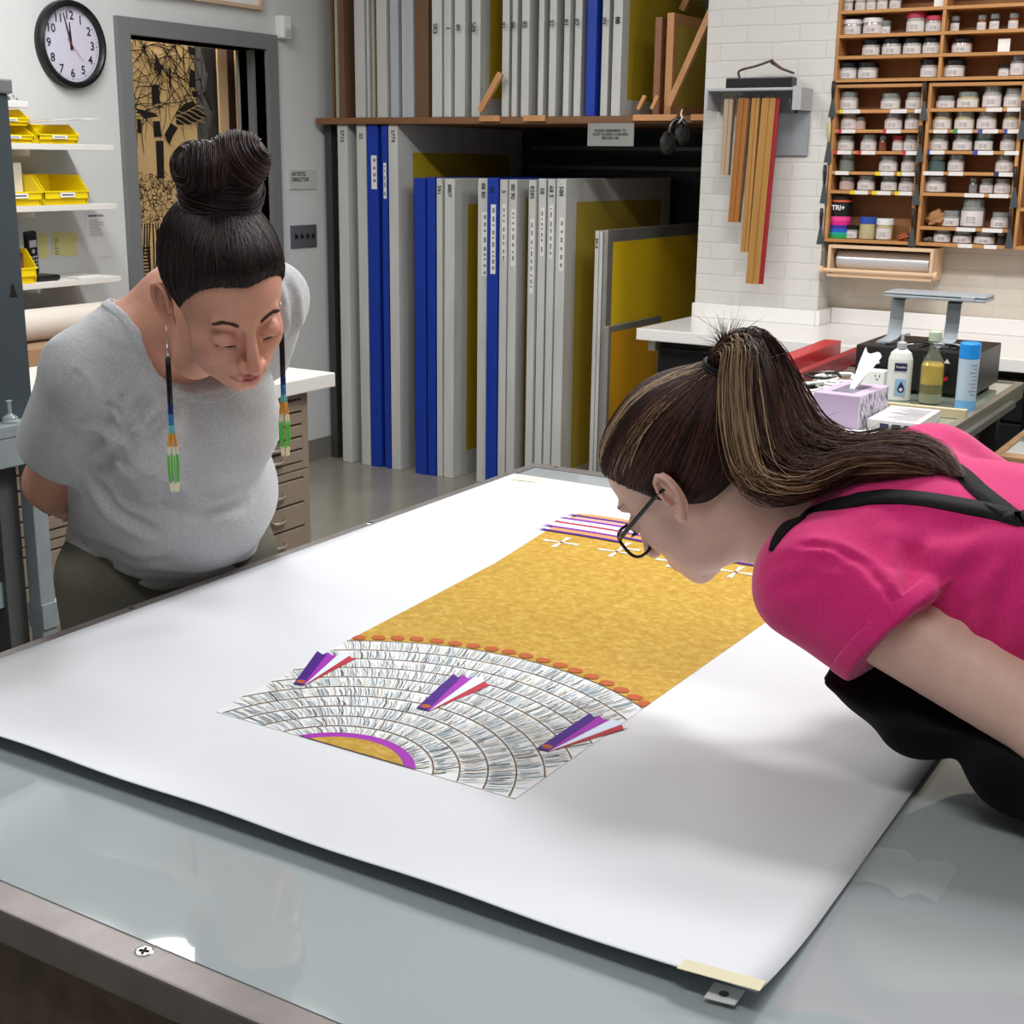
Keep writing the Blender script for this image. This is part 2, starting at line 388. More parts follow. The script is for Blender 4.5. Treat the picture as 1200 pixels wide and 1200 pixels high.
for i in range(105):
    u, v = rg.uniform(150, 232), rg.uniform(50, 135)
    if u > 225 and v > 100: continue
    P = [PX(u, v)]; an = rg.uniform(0, 2*PI)
    for k in range(9):
        an += rg.uniform(-.25, .25); P.append((P[-1][0]+.025*math.cos(an), P[-1][1]+.025*math.sin(an)))
    P = [(min(max(x, 4.12), PX(236, v)[0]), z) for x, z in P]; line2(P, rg.uniform(.002, .0045))
for i in range(260):      # bushy scribble low down
    u = rg.uniform(158, 205); v = rg.uniform(205, 262); x, z = PX(u, v); an = rg.uniform(0, 2*PI); r = rg.uniform(.008, .02)
    line2([(x+r*math.cos(an+t), z+r*math.sin(an+t)) for t in (0, .6, 1.2, 1.8, 2.4)], .0022)
for i in range(9):
    u = 166+i*3.2; line2([PX(u, 262), PX(u+rg.uniform(-3, 3), 285), PX(u+rg.uniform(-4, 4), 320)], .008)
for k in range(12): polyp([(166, 290+k*4), (176, 289+k*4), (176, 291+k*4), (166, 292+k*4)])
for q in ([(177, 100), (185, 99), (187, 120), (178, 124)], [(179, 142), (187, 142), (189, 160), (180, 161)], [(182, 165), (191, 165), (192, 208), (184, 209)], [(158, 127), (168, 129), (180, 133), (186, 136), (170, 139)], [(160, 139), (165, 140), (165, 156), (161, 156)],
          [(182, 62), (190, 82), (186, 84), (180, 82)], [(219, 54), (228, 56), (228, 64), (222, 64)], [(222, 80), (228, 84), (229, 103), (221, 102)], [(224, 106), (231, 108), (231, 114), (226, 114)], [(197, 78), (200, 79), (200, 104), (198, 104)],
          [(205, 133), (215, 122), (226, 118), (234, 130), (242, 137), (232, 142), (221, 146), (206, 146)], [(192, 158), (200, 144), (208, 150), (202, 160), (198, 170)]): polyp(q)
for k in range(9): line2([PX(202+k*4, 146-k*2), PX(208+k*4, 140-k*1.5), PX(212+k*3, 128)], .004, PY-.0045) if False else None
for k in range(7):        # pale cuts across the black wing
    P = [PX(205+t*34, 128+k*3.0+4*math.sin(t*6+k)) for t in np.linspace(0, 1, 12)]
    vs = []; 
    for i, (x, z) in enumerate(P): vs += [(x, PY-.0045, z+.0015), (x, PY-.0045, z-.0015)]
    a.add(vs, [(2*i, 2*i+1, 2*i+3, 2*i+2) for i in range(11)], m_ply)
a.build('carved_drawing', m_ink, pa)
# slats standing in front of the dark side of the panel
for nm, (u0, u1), yy, mm, lb in (('board', (238, 256), PY-.025, mat('dark_slate', '#3a3836', rough=.7), 'dark grey board behind the pale slats in the doorway'), ('board', (256, 267), PY-.06, m_pine, 'wide pale pine slat standing in the doorway'), ('board', (268, 277), PY-.045, mat('red_brown_board', '#39201a', rough=.6), 'dark red-brown board between two pale slats in the doorway'), ('board', (277, 284), PY-.06, m_pine, 'narrow pale pine slat standing in the doorway')):
    x0 = ony(u0, 100, yy)[0]; x1 = ony(u1, 100, yy)[0]
    if u0 == 238:
        P = [(238, 56), (256, 57), (258, 150), (246, 150), (250, 130), (240, 108), (244, 85)]
        b = MB(); pts = [(ony(u, v, yy)[0], ony(u, v, yy)[2]) for u, v in P]; n = len(pts); lo = [(p[0], yy, p[1]) for p in pts]; hi = [(p[0], yy+.015, p[1]) for p in pts]
        b.add(lo+hi, [tuple(range(n)), tuple(range(n, 2*n))[::-1]]+[(i, (i+1) % n, n+(i+1) % n, n+i) for i in range(n)], mm); b.box((pts[3][0], yy, .0), (pts[2][0], yy+.015, pts[3][1]), mm); o = b.build('slate_board', mm)
    else: o = MB().box((x0, yy, .0), (x1, yy+.010, 2.05), mm, .002).build('slat', mm)
    tag(o, lb, 'board')
# ------------------------------------------------------------------ things on the left wall
m_blackp = mat('black_plastic', '#101113', rough=.35); m_white = mat('white_paint', '#e4e4e2', rough=.5); m_paper = mat('white_paper', '#e6e6e4', rough=.8, spec=.2)
# clock, about 34 cm
ck = empty('wall_clock', (3.922, Y1, 1.972), 'round black-rimmed wall clock showing two minutes to twelve', 'clock')
MW = frameM((3.922, Y1, 1.972), (1, 0, 0), (0, 0, 1))      # local x right, y up, z out of the wall (towards -y)
def wl(o, dz): return frameM((o[0], Y1-dz, o[1]), (1, 0, 0), (0, 0, 1))
c0 = (3.922, 1.972)
b = MB(); b.lathe([(0, 0), (.168, 0), (.170, .018), (.166, .034), (.152, .040), (.144, .034), (.143, .018)], M=wl(c0, 0), m=m_blackp, n=64); b.build('rim', m_blackp, ck)
m_face = mat('clock_face', '#c9c6d6', rough=.5); b = MB(); b.lathe([(0, .014), (.1445, .014)], M=wl(c0, 0), m=m_face, n=64); b.build('dial', m_face, ck)
m_num = mat('print_black', '#1d1c2a', rough=.6)
for h in range(1, 13):
    vs, fs = text_mesh(str(h), .046, bold=.0008); th = PI/2-h*PI/6; r = .110
    T_ = wl(c0, .0150)@Matrix.Translation((r*math.cos(th), r*math.sin(th), 0)); MB().add([T_@v for v in vs], fs, m_num).build('numeral', m_num, ck)
b = MB()
for k in range(60):
    th = k*PI/30; r0 = .130 if k % 5 else .128; 
    for (ra, rb, w_) in ((r0, .136, .0008 if k % 5 else .0016),):
        cx, sx = math.cos(th), math.sin(th); b.add([wl(c0, .0150)@Vector(p) for p in ((ra*cx-w_*sx, ra*sx+w_*cx, 0), (ra*cx+w_*sx, ra*sx-w_*cx, 0), (rb*cx+w_*sx, rb*sx-w_*cx, 0), (rb*cx-w_*sx, rb*sx+w_*cx, 0))], [(0, 1, 2, 3)], m_num)
b.build('minute_marks', m_num, ck)
def hand(name, ang, L, w0, z, m, tail=.02):
    th = PI/2-ang; d_ = Vector((math.cos(th), math.sin(th), 0)); n_ = Vector((-d_.y, d_.x, 0)); b = MB()
    pts = [-d_*tail-n_*w0*1.5, -d_*tail+n_*w0*1.5, d_*L+n_*w0*.5, d_*L-n_*w0*.5]; vs = [p+Vector((0, 0, z)) for p in pts]+[p+Vector((0, 0, z+.001)) for p in pts]
    b.add([wl(c0, 0)@v for v in vs], [(3, 2, 1, 0), (4, 5, 6, 7), (0, 1, 5, 4), (1, 2, 6, 5), (2, 3, 7, 6), (3, 0, 4, 7)], m); return b.build(name, m, ck)
hand('minute_hand', -2.3*PI/30*1.0-.02, .122, .0032, .018, m_num); hand('hour_hand', -.035, .084, .0042, .0165, m_num); hand('second_hand', 23*PI/30, .085, .0009, .0205, mat('red_paint', '#a83a38', rough=.4), .03)
# motion sensor, picture, sign, switch plate
sn = empty('motion_sensor', (5.20, Y1, 2.14), 'small white motion sensor on the wall beside the top of the doorway', 'sensor')
MB().box((5.165, Y1-.055, 2.09), (5.235, Y1, 2.195), m_white, .012).build('housing', m_white, sn); MB().box((5.175, Y1-.060, 2.10), (5.225, Y1-.05, 2.135), mat('lens_white', '#b9bbbb', rough=.15), .008).build('lens', m_white, sn)
pf = empty('picture', (4.66, Y1, 2.4), 'framed white picture hanging above the doorway', 'picture'); m_fr = mat('pale_wood_frame', '#c9ad93', rough=.5)
f = MB(); z0 = 2.205; f.box((4.25, Y1-.03, z0), (5.06, Y1, z0+.018), m_fr, .003); f.box((4.25, Y1-.03, z0+.58), (5.06, Y1, z0+.60), m_fr, .003); f.box((4.25, Y1-.03, z0+.018), (4.268, Y1, z0+.58), m_fr); f.box((5.042, Y1-.03, z0+.018), (5.06, Y1, z0+.58), m_fr); f.build('frame', m_fr, pf)
MB().box((4.268, Y1-.012, z0+.018), (5.042, Y1-.002, z0+.58), m_paper).build('sheet', m_paper, pf)
sg = empty('door_sign', (5.33, Y1, 1.44), 'small grey sign reading artistic director beside the doorway', 'sign'); m_sg = mat('sign_grey', '#c3c4c1', rough=.4)
MB().box((5.236, Y1-.006, 1.392), (5.440, Y1, 1.490), m_sg, .002).build('plate', m_sg, sg)
vs, fs = text_mesh('ARTISTIC\nDIRECTOR', .027, bold=.0007, align='LEFT'); T_ = frameM((5.252, Y1-.0068, 1.452), (1, 0, 0), (0, 0, 1)); MB().add([T_@v for v in vs], fs, m_num).build('lettering', m_num, sg)
sw = empty('light_switch', (5.34, Y1, 1.16), 'grey metal plate with four toggle light switches', 'switch'); m_pl = mat('switch_plate', '#7d7e88', rough=.35, metal=.6)
MB().box((5.236, Y1-.006, 1.105), (5.436, Y1, 1.218), m_pl, .003).build('plate', m_pl, sw)
for k in range(4):
    x = 5.272+k*.043; MB().box((x-.003, Y1-.020, 1.155), (x+.003, Y1-.005, 1.172), m_blackp, .001).box((x-.0015, Y1-.008, 1.180), (x+.0015, Y1-.005, 1.1835), m_blackp).box((x-.0055, Y1-.0068, 1.149), (x+.0055, Y1-.0055, 1.177), mat('slot', '#3c3c44', rough=.5)).build('toggle', m_blackp, sw)
# three bracket shelves
m_sh_ = mat('white_shelf', '#d9d8d4', rough=.5); LB = ['top', 'middle', 'lowest']
for k, z in enumerate((1.585, 1.360, 1.075)):
    s_ = empty('wall_shelf', (3.4, Y1, z), 'white wall shelf, %s of the three beside the doorway' % LB[k], 'shelf', 'white wall shelves')
    MB().box((2.9, 4.20, z-.022), (3.868, Y1, z), m_sh_, .002).build('board', m_sh_, s_)
    t = MB(); t.box((3.50, 4.26, z-.045), (3.512, Y1, z-.022), m_white); t.build('bracket', m_white, s_)
m_slot = mat('dark_slot', '#2e2d2b', rough=.8)
st = empty('shelf_standard', (3.50, Y1, 1.3), 'white slotted upright rail holding the wall shelves', 'rail'); b = MB(); b.box((3.49, Y1-.012, .98), (3.525, Y1, 1.60), m_white); b.build('rail', m_white, st)
b = MB()
for z in np.arange(1.0, 1.59, .03):
    for x in (3.500, 3.512): b.box((x, Y1-.0126, z), (x+.004, Y1-.0115, z+.016), m_slot)
o = b.build('slots', m_slot, st)
# yellow stacking bins
m_yel = mat('yellow_plastic', '#f0d512', rough=.35, spec=.5, sss=.05)
def bin_(x0, x1, y0, y1, z, h, label, tagtext=True, inner=True):
    """hopper bin with a low open front towards the room"""
    r = empty('storage_bin', ((x0+x1)/2, (y0+y1)/2, z), label, 'bin', 'yellow hopper bins on the wall shelves'); t_ = .003; b = MB(); ins = .010
    # back and sides (sides slope to a low front)
    fh = h*.45
    b.box((x0+ins, y0, z), (x1-ins, y1, z+t_), m_yel)
    b.box((x0, y1-t_, z), (x1, y1, z+h), m_yel)
    for xx, s in ((x0, 1), (x1-t_, 1)):
        pts = [(y0+.012, z), (y1, z), (y1, z+h), (y0+.05, z+h), (y0, z+fh+.004), (y0, z+fh*.45)]
        vs = [(xx, p[0], p[1]) for p in pts]+[(xx+t_, p[0], p[1]) for p in pts]; n = len(pts)
        b.add(vs, [tuple(range(n)), tuple(range(n, 2*n))[::-1]]+[(i, (i+1) % n, n+(i+1) % n, n+i) for i in range(n)], m_yel)
    b.box((x0+.006, y0+.012, z), (x1-.006, y0+.015, z+fh*.5), m_yel); b.box((x0, y0, z+fh*.45), (x1, y0+.004, z+fh), m_yel); b.box((x0-.003, y0-.004, z+fh-.003), (x1+.003, y0+.006, z+fh+.002), m_yel)
    b.box((x0-.003, y1-.006, z+h-.004), (x1+.003, y1+.002, z+h+.001), m_yel)
    if inner:
        for i in range(5): b.box((x0+(x1-x0)*(i+.6)/6, y1-.006, z+.01), (x0+(x1-x0)*(i+.6)/6+.002, y1-t_, z+h*.8), m_yel)
    b.build('tray', m_yel, r)
    if tagtext:
        xm = (x0+x1)/2; MB().box((xm-.035, y0-.0058, z+fh*.55), (xm+.035, y0-.004, z+fh*.92), m_paper).build('label_card', m_paper, r)
        MB().box((xm-.027, y0-.0064, z+fh*.70), (xm+.027, y0-.0058, z+fh*.78), m_num).build('label_print', m_num, r)
    return r
bin_(3.512, 3.700, 4.205, 4.42, 1.586, .072, 'long yellow bin under loose papers on the top wall shelf')
bin_(3.30, 3.487, 4.205, 4.42, 1.586, .060, 'lower yellow bin of the stacked pair on the top wall shelf'); bin_(3.30, 3.480, 4.215, 4.42, 1.648, .058, 'upper yellow bin of the stacked pair on the top wall shelf')
bin_(3.522, 3.735, 4.21, 4.43, 1.361, .110, 'wide empty yellow bin on the middle wall shelf'); bin_(3.30, 3.508, 4.205, 4.43, 1.361, .108, 'yellow bin holding a paper pad on the middle wall shelf', True)
bin_(3.28, 3.456, 4.205, 4.43, 1.076, .125, 'yellow bin beside the telephone on the lowest wall shelf', False)
pg = MB(); 
for k, (x, y, z, r) in enumerate(((3.60, 4.30, 1.668, .1), (3.64, 4.28, 1.6715, -.25), (3.70, 4.27, 1.6745, -.12))):
    M_ = Matrix.Translation((x, y, z))@Matrix.Rotation(r, 4, 'Z')@Matrix.Rotation(-.08, 4, 'Y'); o = MB().box((-.11, -.07, 0), (.11, .07, .0008), m_paper if k else mat('kraft_paper', '#b59a80', rough=.8), M=M_).build('paper_sheet', m_paper); tag(o, ['brown paper sheet, lowest of the loose sheets on a yellow bin', 'white paper sheet between two others on a yellow bin', 'white paper sheet jutting out over the top wall shelf'][k], 'paper')
o = MB().box((3.36, 4.30, 1.39), (3.50, 4.32, 1.515), m_paper, .002, M=Matrix.Rotation(0, 4, 'X')).build('paper_pad', m_paper); tag(o, 'white paper pad standing in a yellow bin', 'paper pad')
b = MB(); rg2 = random.Random(3)
for k in range(26):
    x = rg2.uniform(3.36, 3.47); y = rg2.uniform(4.24, 4.34); z = 1.715+rg2.uniform(0, .05); b.tube([(x, y, z), (x+rg2.uniform(-.03, .03), y, z+rg2.uniform(-.015, .025)), (x+rg2.uniform(-.05, .05), y+.01, z+rg2.uniform(-.02, .02))], .0032, mat('dark_clip', '#20222a', rough=.4) if k % 2 else mat('silver_clip', '#c8c8cc', rough=.3, metal=.8), 5)
b.box((3.35, 4.22, 1.710), (3.49, 4.36, 1.735), mat('clear_tray', '#d8dadc', rough=.2), .004)
tag(b.build('binder_clips', None), 'tangle of binder clips in a clear tray on the stacked yellow bins', 'clips', kind='stuff')
for k, (x, t_) in enumerate(((3.37, -.25), (3.395, -.1), (3.415, .12), (3.435, .3))):
    o = MB().box((-.012, -.05, 0), (.012, .05, .165-.02*k), mat('leather_%d' % k, ['#6d3a2c', '#8c2f36', '#5a3326', '#7a4a35'][k], rough=.6), .004, M=Matrix.Translation((x, 4.32, 1.085))@Matrix.Rotation(t_, 4, 'Y')).build('notebook', None); tag(o, ['tall brown notebook leaning in the lowest yellow bin', 'red notebook in the lowest yellow bin', 'short brown notebook in the lowest yellow bin', 'tan notebook tilted over the edge of the lowest yellow bin'][k], 'notebook')
# cordless telephone
ph = empty('telephone', (3.53, 4.28, 1.076), 'black cordless telephone in its charging base on the lowest wall shelf', 'telephone'); m_gr = mat('phone_grey', '#8d9095', rough=.4); T_ = Matrix.Translation((3.515, 4.30, 1.10))@Matrix.Rotation(-.10, 4, 'Y')@Matrix.Rotation(.12, 4, 'X')
MB().box((-.045, -.06, 0), (.060, .05, .022), m_blackp, .010, M=Matrix.Translation((3.53, 4.29, 1.076))).build('charging_base', m_blackp, ph)
MB().box((-.024, -.012, 0), (.024, .014, .165), m_blackp, .008, M=T_).build('handset', m_blackp, ph); MB().box((-.016, -.0135, .105), (.016, -.011, .132), m_gr, .002, M=T_).build('display', m_gr, ph)
b = MB()
for r in range(4):
    for c_ in range(3): b.box((-.016+c_*.012, -.0145, .022+r*.014), (-.008+c_*.012, -.011, .030+r*.014), m_gr, .001, M=T_)
b.lathe([(.0, .0), (.008, 0)], M=T_@Matrix.Translation((0, -.0135, .090))@Matrix.Rotation(PI/2, 4, 'X'), m=m_gr); b.build('keypad', m_gr, ph)
o = MB().box((3.66, 4.215, 1.076), (3.80, 4.27, 1.082), m_white, .001).build('paper_strip', m_white); tag(o, 'white strip lying on the lowest wall shelf', 'paper')
# notices taped to the wall
def lines(b, x0, x1, z0, z1, n, y, m, seed=0, w=.35):
    r = random.Random(seed)
    for i in range(n):
        z = z1-(z1-z0)*(i+.5)/n; h = (z1-z0)/n*w; b.box((x0, y-.0006, z-h/2), (x0+(x1-x0)*r.uniform(.5, 1), y, z+h/2), m)
m_pr = mat('print_grey', '#8a8c96', rough=.7); m_yp = mat('yellow_paper', '#d3cf8e', rough=.8)
n1 = empty('notice', (4.0, Y1, 1.2), 'white printed notice taped to the wall right of the shelves', 'notice'); MB().box((3.945, Y1-.002, 1.128), (4.065, Y1, 1.315), mat('thin_paper', '#cfcfd2', rough=.8)).build('sheet', m_paper, n1)
b = MB(); lines(b, 3.965, 4.05, 1.215, 1.285, 8, Y1-.002, m_pr, 1); b.build('print', m_pr, n1)
vs, fs = text_mesh('VISITORS TOTAL', .011, bold=.0005, align='LEFT'); T_ = frameM((3.962, Y1-.003, 1.300), (1, 0, 0), (0, 0, 1)); MB().add([T_@v for v in vs], fs, m_num).build('heading', m_num, n1)
n2 = empty('notice', (3.83, Y1, 1.19), 'pale yellow note taped to the wall behind the telephone', 'notice'); MB().box((-.065, -.002, -.045), (.065, 0, .05), m_yp, M=Matrix.Translation((3.83, Y1, 1.19))@Matrix.Rotation(.10, 4, 'Y')).build('sheet', m_yp, n2)
b = MB(); lines(b, 3.775, 3.80, 1.15, 1.22, 7, Y1-.003, m_pr, 2); b.build('print', m_pr, n2)
n3 = MB().box((3.70, Y1-.002, 1.14), (3.745, Y1, 1.24), m_yp).build('notice', m_yp); tag(n3, 'narrow green-yellow slip on the wall left of the telephone', 'notice')
# dangling cables under the lowest shelf
b = MB(); 
for k in range(3):
    b.tube(catmull([(3.42+.012*k, Y1-.02, 1.03), (3.46, Y1-.05, 1.0-.01*k), (3.47+.02*k, Y1-.04, .97), (3.43, Y1-.03, .975)], 20), .0022, m_blackp, 6)
tag(b.build('cable', m_blackp), 'black cable coiled on the wall under the lowest shelf', 'cable'); tag(MB().box((3.36, Y1-.05, 1.00), (3.41, Y1, 1.05), m_blackp, .006).build('power_adapter', m_blackp), 'black power adapter on the wall under the lowest shelf', 'adapter')
# ------------------------------------------------------------------ silk screens in their racks
m_alu = mat('frame_white', '#c4c5c3', rough=.5, spec=.4, noise=(14, .07, 5, (1, 1, .2))); m_grey = mat('frame_grey', '#9d9f9b', rough=.55, noise=(10, .08, 5))
m_blue = mat('frame_blue', '#1639a0', rough=.4, noise=(20, .06, 4)); m_metal = mat('bare_aluminium', '#a9a8a4', rough=.38, metal=.55, noise=(18, .08, 4))
m_olive = mat('mesh_olive', '#b8a024', rough=.45, noise=(40, .03, 2)); m_yell = mat('mesh_yellow', '#fbd322', rough=.4, noise=(30, .03, 2)); m_brol = mat('mesh_brown_olive', '#b09c3c', rough=.45); m_amber = mat('mesh_amber', '#dca01c', rough=.4)
m_tape = mat('label_tape', '#e3e3df', rough=.6); m_mark = mat('marker_black', '#17181b', rough=.6); m_woodf = mat('frame_wood', '#c08b5c', rough=.5, noise=(16, .12, 5, (1, 1, .1))); m_woodd = mat('frame_wood_dark', '#8c6044', rough=.5, noise=(16, .12, 5, (1, 1, .1)))
XF = 5.45
def yat(u, v=300): return onx(u, v, XF)[1]
rs = random.Random(11)
def screen(y0, y1, z0, z1, W, fm, mm, label, group, x=XF, bar=.085, tilt=0., mark=None, tape=0, name='silk_screen', lean=0.):
    """upright screen: thickness y0..y1 (y0 = the side towards the right), front post at x, running W deep"""
    r = empty(name, (x, (y0+y1)/2, z0), label, 'screen', group); P = r
    T = Matrix.Translation((x, (y0+y1)/2, z0))@Matrix.Rotation(tilt, 4, 'X')@Matrix.Rotation(lean, 4, 'Z')@Matrix.Translation((-x, -(y0+y1)/2, -z0)); b = MB()
    b.box((x, y0, z0), (x+bar, y1, z1), fm, .003, M=T); b.box((x+W-bar, y0, z0), (x+W, y1, z1), fm, .003, M=T)
    b.box((x+bar-.002, y0+.001, z0), (x+W-bar+.002, y1-.001, z0+bar), fm, .002, M=T); b.box((x+bar-.002, y0+.001, z1-bar), (x+W-bar+.002, y1-.001, z1), fm, .002, M=T); b.build('frame', fm, P)
    o_ = MB().box((x+bar*.8, y0+.0015, z0+bar*.8), (x+W-bar*.8, y0+.004, z1-bar*.8), mm, M=T).build('mesh', mm, P)
    if mark:
        vs, fs = text_mesh(mark, min(.030, (y1-y0)*1.0), bold=.0006); Q = T@frameM((x-.0012, (y0+y1)/2, z1-.055), (0, 0, -1), (0, -1, 0)); MB().add([Q@v for v in vs], fs, m_mark).build('marking', m_mark, P)
    if tape:
        zt = z1-.10-rs.uniform(0, .1); b = MB().box((x-.0012, y0+.006, zt-tape), (x, y0+.006+(y1-y0)*.5, zt), m_tape, M=T); b.build('label_strip', m_tape, P)
        b = MB(); zz = zt-.012
        while zz > zt-tape+.02:
            h = rs.uniform(.008, .028); b.box((x-.0018, y0+.012, zz-h), (x-.0010, y0+.012+(y1-y0)*.22, zz-h*.15), mat('label_ink', '#85868a', rough=.7), M=T); zz -= h+rs.uniform(.006, .02)
        b.build('label_print', mat('label_ink', '#85868a', rough=.7), P)
    return r
GT = 'tall screens beside the left wall'; GM = 'medium screens in the lower rack'; GL = 'low screens by the brick pillar'; GU = 'screens standing on the upper shelf'
H1 = 1.705
screen(yat(408)+.0, yat(397), 0, H1, 1.15, m_alu, m_olive, 'tall white-framed screen standing closest to the left wall', GT, mark='S712', tilt=.004)
screen(yat(430.5), yat(420), 0, H1, 1.15, m_alu, m_olive, 'tall white-framed screen, second from the left wall, left of a blue frame', GT, mark='S2', tilt=0)
screen(yat(444), yat(431.5), 0, H1, 1.15, m_blue, m_olive, 'tall blue-framed screen, the wider of the two tall blue frames', GT, tape=.16)
screen(yat(455), yat(448.5), 0, H1, 1.15, m_blue, m_olive, 'tall narrow blue-framed screen just left of the widest tall white frame', GT, tape=.17)
screen(yat(467), yat(456.5), 0, H1, 1.17, m_alu, m_olive, 'tall white-framed screen showing its large dark olive mesh', GT, bar=.13, mark='S779')
H2 = 1.462
med = [(487, 500, 'b', 0, '', .0, 'medium blue-framed screen, leftmost of the medium screens', 'o'), (502, 511, 'b', 0, '', .06, 'narrow blue-framed screen right of the leftmost medium blue frame', 'o'), (512.5, 518.5, 'w', .0, '591', 0, 'thin white-framed screen behind a blue pair of medium screens', 'o'),
       (519.5, 531, 'w', .0, '8807', -.0, 'white-framed medium screen showing a strip of yellow olive mesh', 'o'), (558.6, 571, 'w', .30, '88 80', 0, 'white-framed medium screen directly left of the single blue frame', 'o'), (572, 583.5, 'b', .32, '86', 0, 'single blue-framed medium screen in the middle of the rack', 'o'),
       (584.5, 593, 'w', .26, '5', 0, 'white-framed medium screen directly right of the single blue frame', 'o'), (594.5, 604, 'w', .26, '80 90', 0, 'white-framed medium screen showing a thin olive sliver of mesh', 'o'), (619.5, 627.5, 'w', .34, '8285', 0, 'white-framed medium screen, fourth from the right of the labelled ones', 'o'),
       (629.5, 638, 'w', .22, '58', 0, 'white-framed medium screen, third from the right of the labelled ones', 'o'), (640.3, 648.5, 'w', .24, '68 5', 0, 'white-framed medium screen, second from the right of the labelled ones', 'o'), (650, 661, 'w', .24, '588', 0, 'white-framed medium screen with a large brownish olive mesh facing right', 'r')]
for i, (a, b, c_, tp, mk, tl, lb, ms) in enumerate(med):
    fm = m_blue if c_ == 'b' else m_alu; kw = {}
    if i == 11: kw['bar'] = .105
    if i == 3: kw['bar'] = .12; kw['tilt'] = .006
    screen(yat(b), yat(a), 0, H2+rs.uniform(-.006, .006), 1.12, fm, m_brol if ms == 'r' else m_olive, lb, GM, mark=mk or None, tape=tp, x=XF+rs.uniform(-.012, .012), **kw)
H3 = 1.245
screen(yat(702.5), yat(698), 0, H3, 1.05, m_alu, m_yell, 'low thin white screen edge marked with black writing', GL, mark='S41-6', x=5.44); screen(yat(707), yat(703.2), 0, H3-.004, 1.05, m_alu, m_yell, 'second thin white screen edge of the low group', GL, x=5.44)
screen(yat(713), yat(708), 0, H3+.004, 1.06, m_metal, m_yell, 'low bare-metal-framed screen with bright yellow mesh', GL, x=5.44, bar=.055)
screen(yat(722), yat(716), 0, .826, .55, m_metal, m_amber, 'smallest screen, metal-framed with amber mesh, in front of the bright yellow one', GL, x=5.40, bar=.028)
# upper shelf
m_shelf = mat('shelf_wood', '#7a5539', rough=.6, noise=(12, .15, 5, (1, .15, 1)))
sh = empty('rack_shelf', (5.9, 3.4, 1.70), 'brown wooden shelf carrying the upper row of screens', 'shelf'); MB().box((5.43, 2.32, 1.706), (6.61, 4.46, 1.737), m_shelf, .003).build('board', m_shelf, sh)
for k, (a, b) in enumerate(((565, 588), (615, 640), (740, 790), (806, 824))):
    MB().box((5.415, yat(b), 1.716), (5.43, yat(a), 1.742), m_woodf, .002).build('edge_block', m_woodf, sh)
for y in (4.44, 2.36): MB().box((5.50, y-.02, 0), (5.54, y+.02, 1.706), mat('rack_steel', '#4a4b4c', rough=.5, metal=.4)).build('post', mat('rack_steel', '#4a4b4c'), sh)
ZU = 1.7375; HU = 1.02
def boardx(u0, u1, h, m, label, x=XF, W=1.0, z=ZU, tilt=0.):
    y0, y1 = yat(u1), yat(u0); T = Matrix.Translation((x, y0, z))@Matrix.Rotation(tilt, 4, 'X')@Matrix.Translation((-x, -y0, -z))
    o = MB().box((x, y0, z), (x+W, y1, z+h), m, .0015, M=T).build('board', m); return tag(o, label, 'board', 'boards and cardboard on the upper shelf')
m_card = mat('brown_cardboard', '#6c4f37', rough=.8, noise=(9, .06, 3)); m_cream = mat('cream_board', '#a99f8c', rough=.8); m_wb = mat('white_board', '#b9bab8', rough=.6, noise=(8, .03, 3)); m_wb2 = mat('bluish_white_board', '#a9b0b8', rough=.5)
boardx(393, 395.5, .92, m_card, 'thin dark cardboard sheet closest to the left wall on the upper shelf'); boardx(397.5, 400.5, .9, m_cream, 'cream board edge beside the leftmost cardboard on the upper shelf'); boardx(401.5, 403.5, .9, m_cream, 'second cream board edge from the left on the upper shelf', x=5.46)
boardx(404.5, 409, .95, m_card, 'brown cardboard sheet, left of the white boards on the upper shelf', x=5.44)
for k, (a, b, m, lb) in enumerate(((421, 432, m_wb, 'leftmost wide white board on the upper shelf'), (433.5, 436, m_wb, 'thin white board right of the leftmost wide white board'), (438, 441, m_cream, 'thin pinkish cream board between white boards on the upper shelf'), (446, 457, m_wb, 'second wide white board from the left on the upper shelf'), (460, 469, m_wb2, 'narrow bluish white board on the upper shelf'), (472, 477.5, m_wb, 'white board touching the bluish board left of the cardboard'), (479, 487, m_wb2, 'bluish white board touching the wide brown cardboard'), (488.5, 503, m_card, 'wide brown cardboard between white boards and first upper screen'))):
    boardx(a, b, .96+.01*(k % 3), m, lb, x=5.44+.008*(k % 3), tilt=0)
ups = [(506.5, 518, 'SR3', .0, 'first screen on the upper shelf right of the brown cardboard', 'w'), (520.5, 524, '', .0, 'very thin screen, second on the upper shelf', 'w'), (525, 530, '1', 0, 'thin white screen, third on the upper shelf', 'w'), (533, 545, '80', .0, 'white screen on the upper shelf, fourth from the cardboard', 'w'), (552, 562, '588', .0, 'white upper screen showing yellow olive mesh behind a small wood brace', 'w'),
       (588, 596, '81', 0, 'white upper screen directly right of the small wood brace', 'w'), (600, 606, '86', 0, 'white upper screen, second right of the small wood brace', 'w'), (612, 621, '85', 0, 'white upper screen, third right of the small wood brace', 'w'), (631, 637, '', 0, 'unmarked white upper screen in the middle of the shelf', 'w'), (644, 652, '52', 0, 'white upper screen in front of a thin olive sliver', 'w'), (661.5, 668, '81', 0, 'white upper screen, second left of the blue one', 'w'), (673, 681, '87', 0, 'white upper screen directly left of the blue one', 'w'),
       (689, 700, '', 0, 'blue-framed screen on the upper shelf', 'b'), (705, 713, '89', 0, 'white upper screen directly right of the blue one', 'w'), (719.5, 730, '88', 0, 'white upper screen with broad yellow olive mesh, rightmost of the white ones', 'w')]
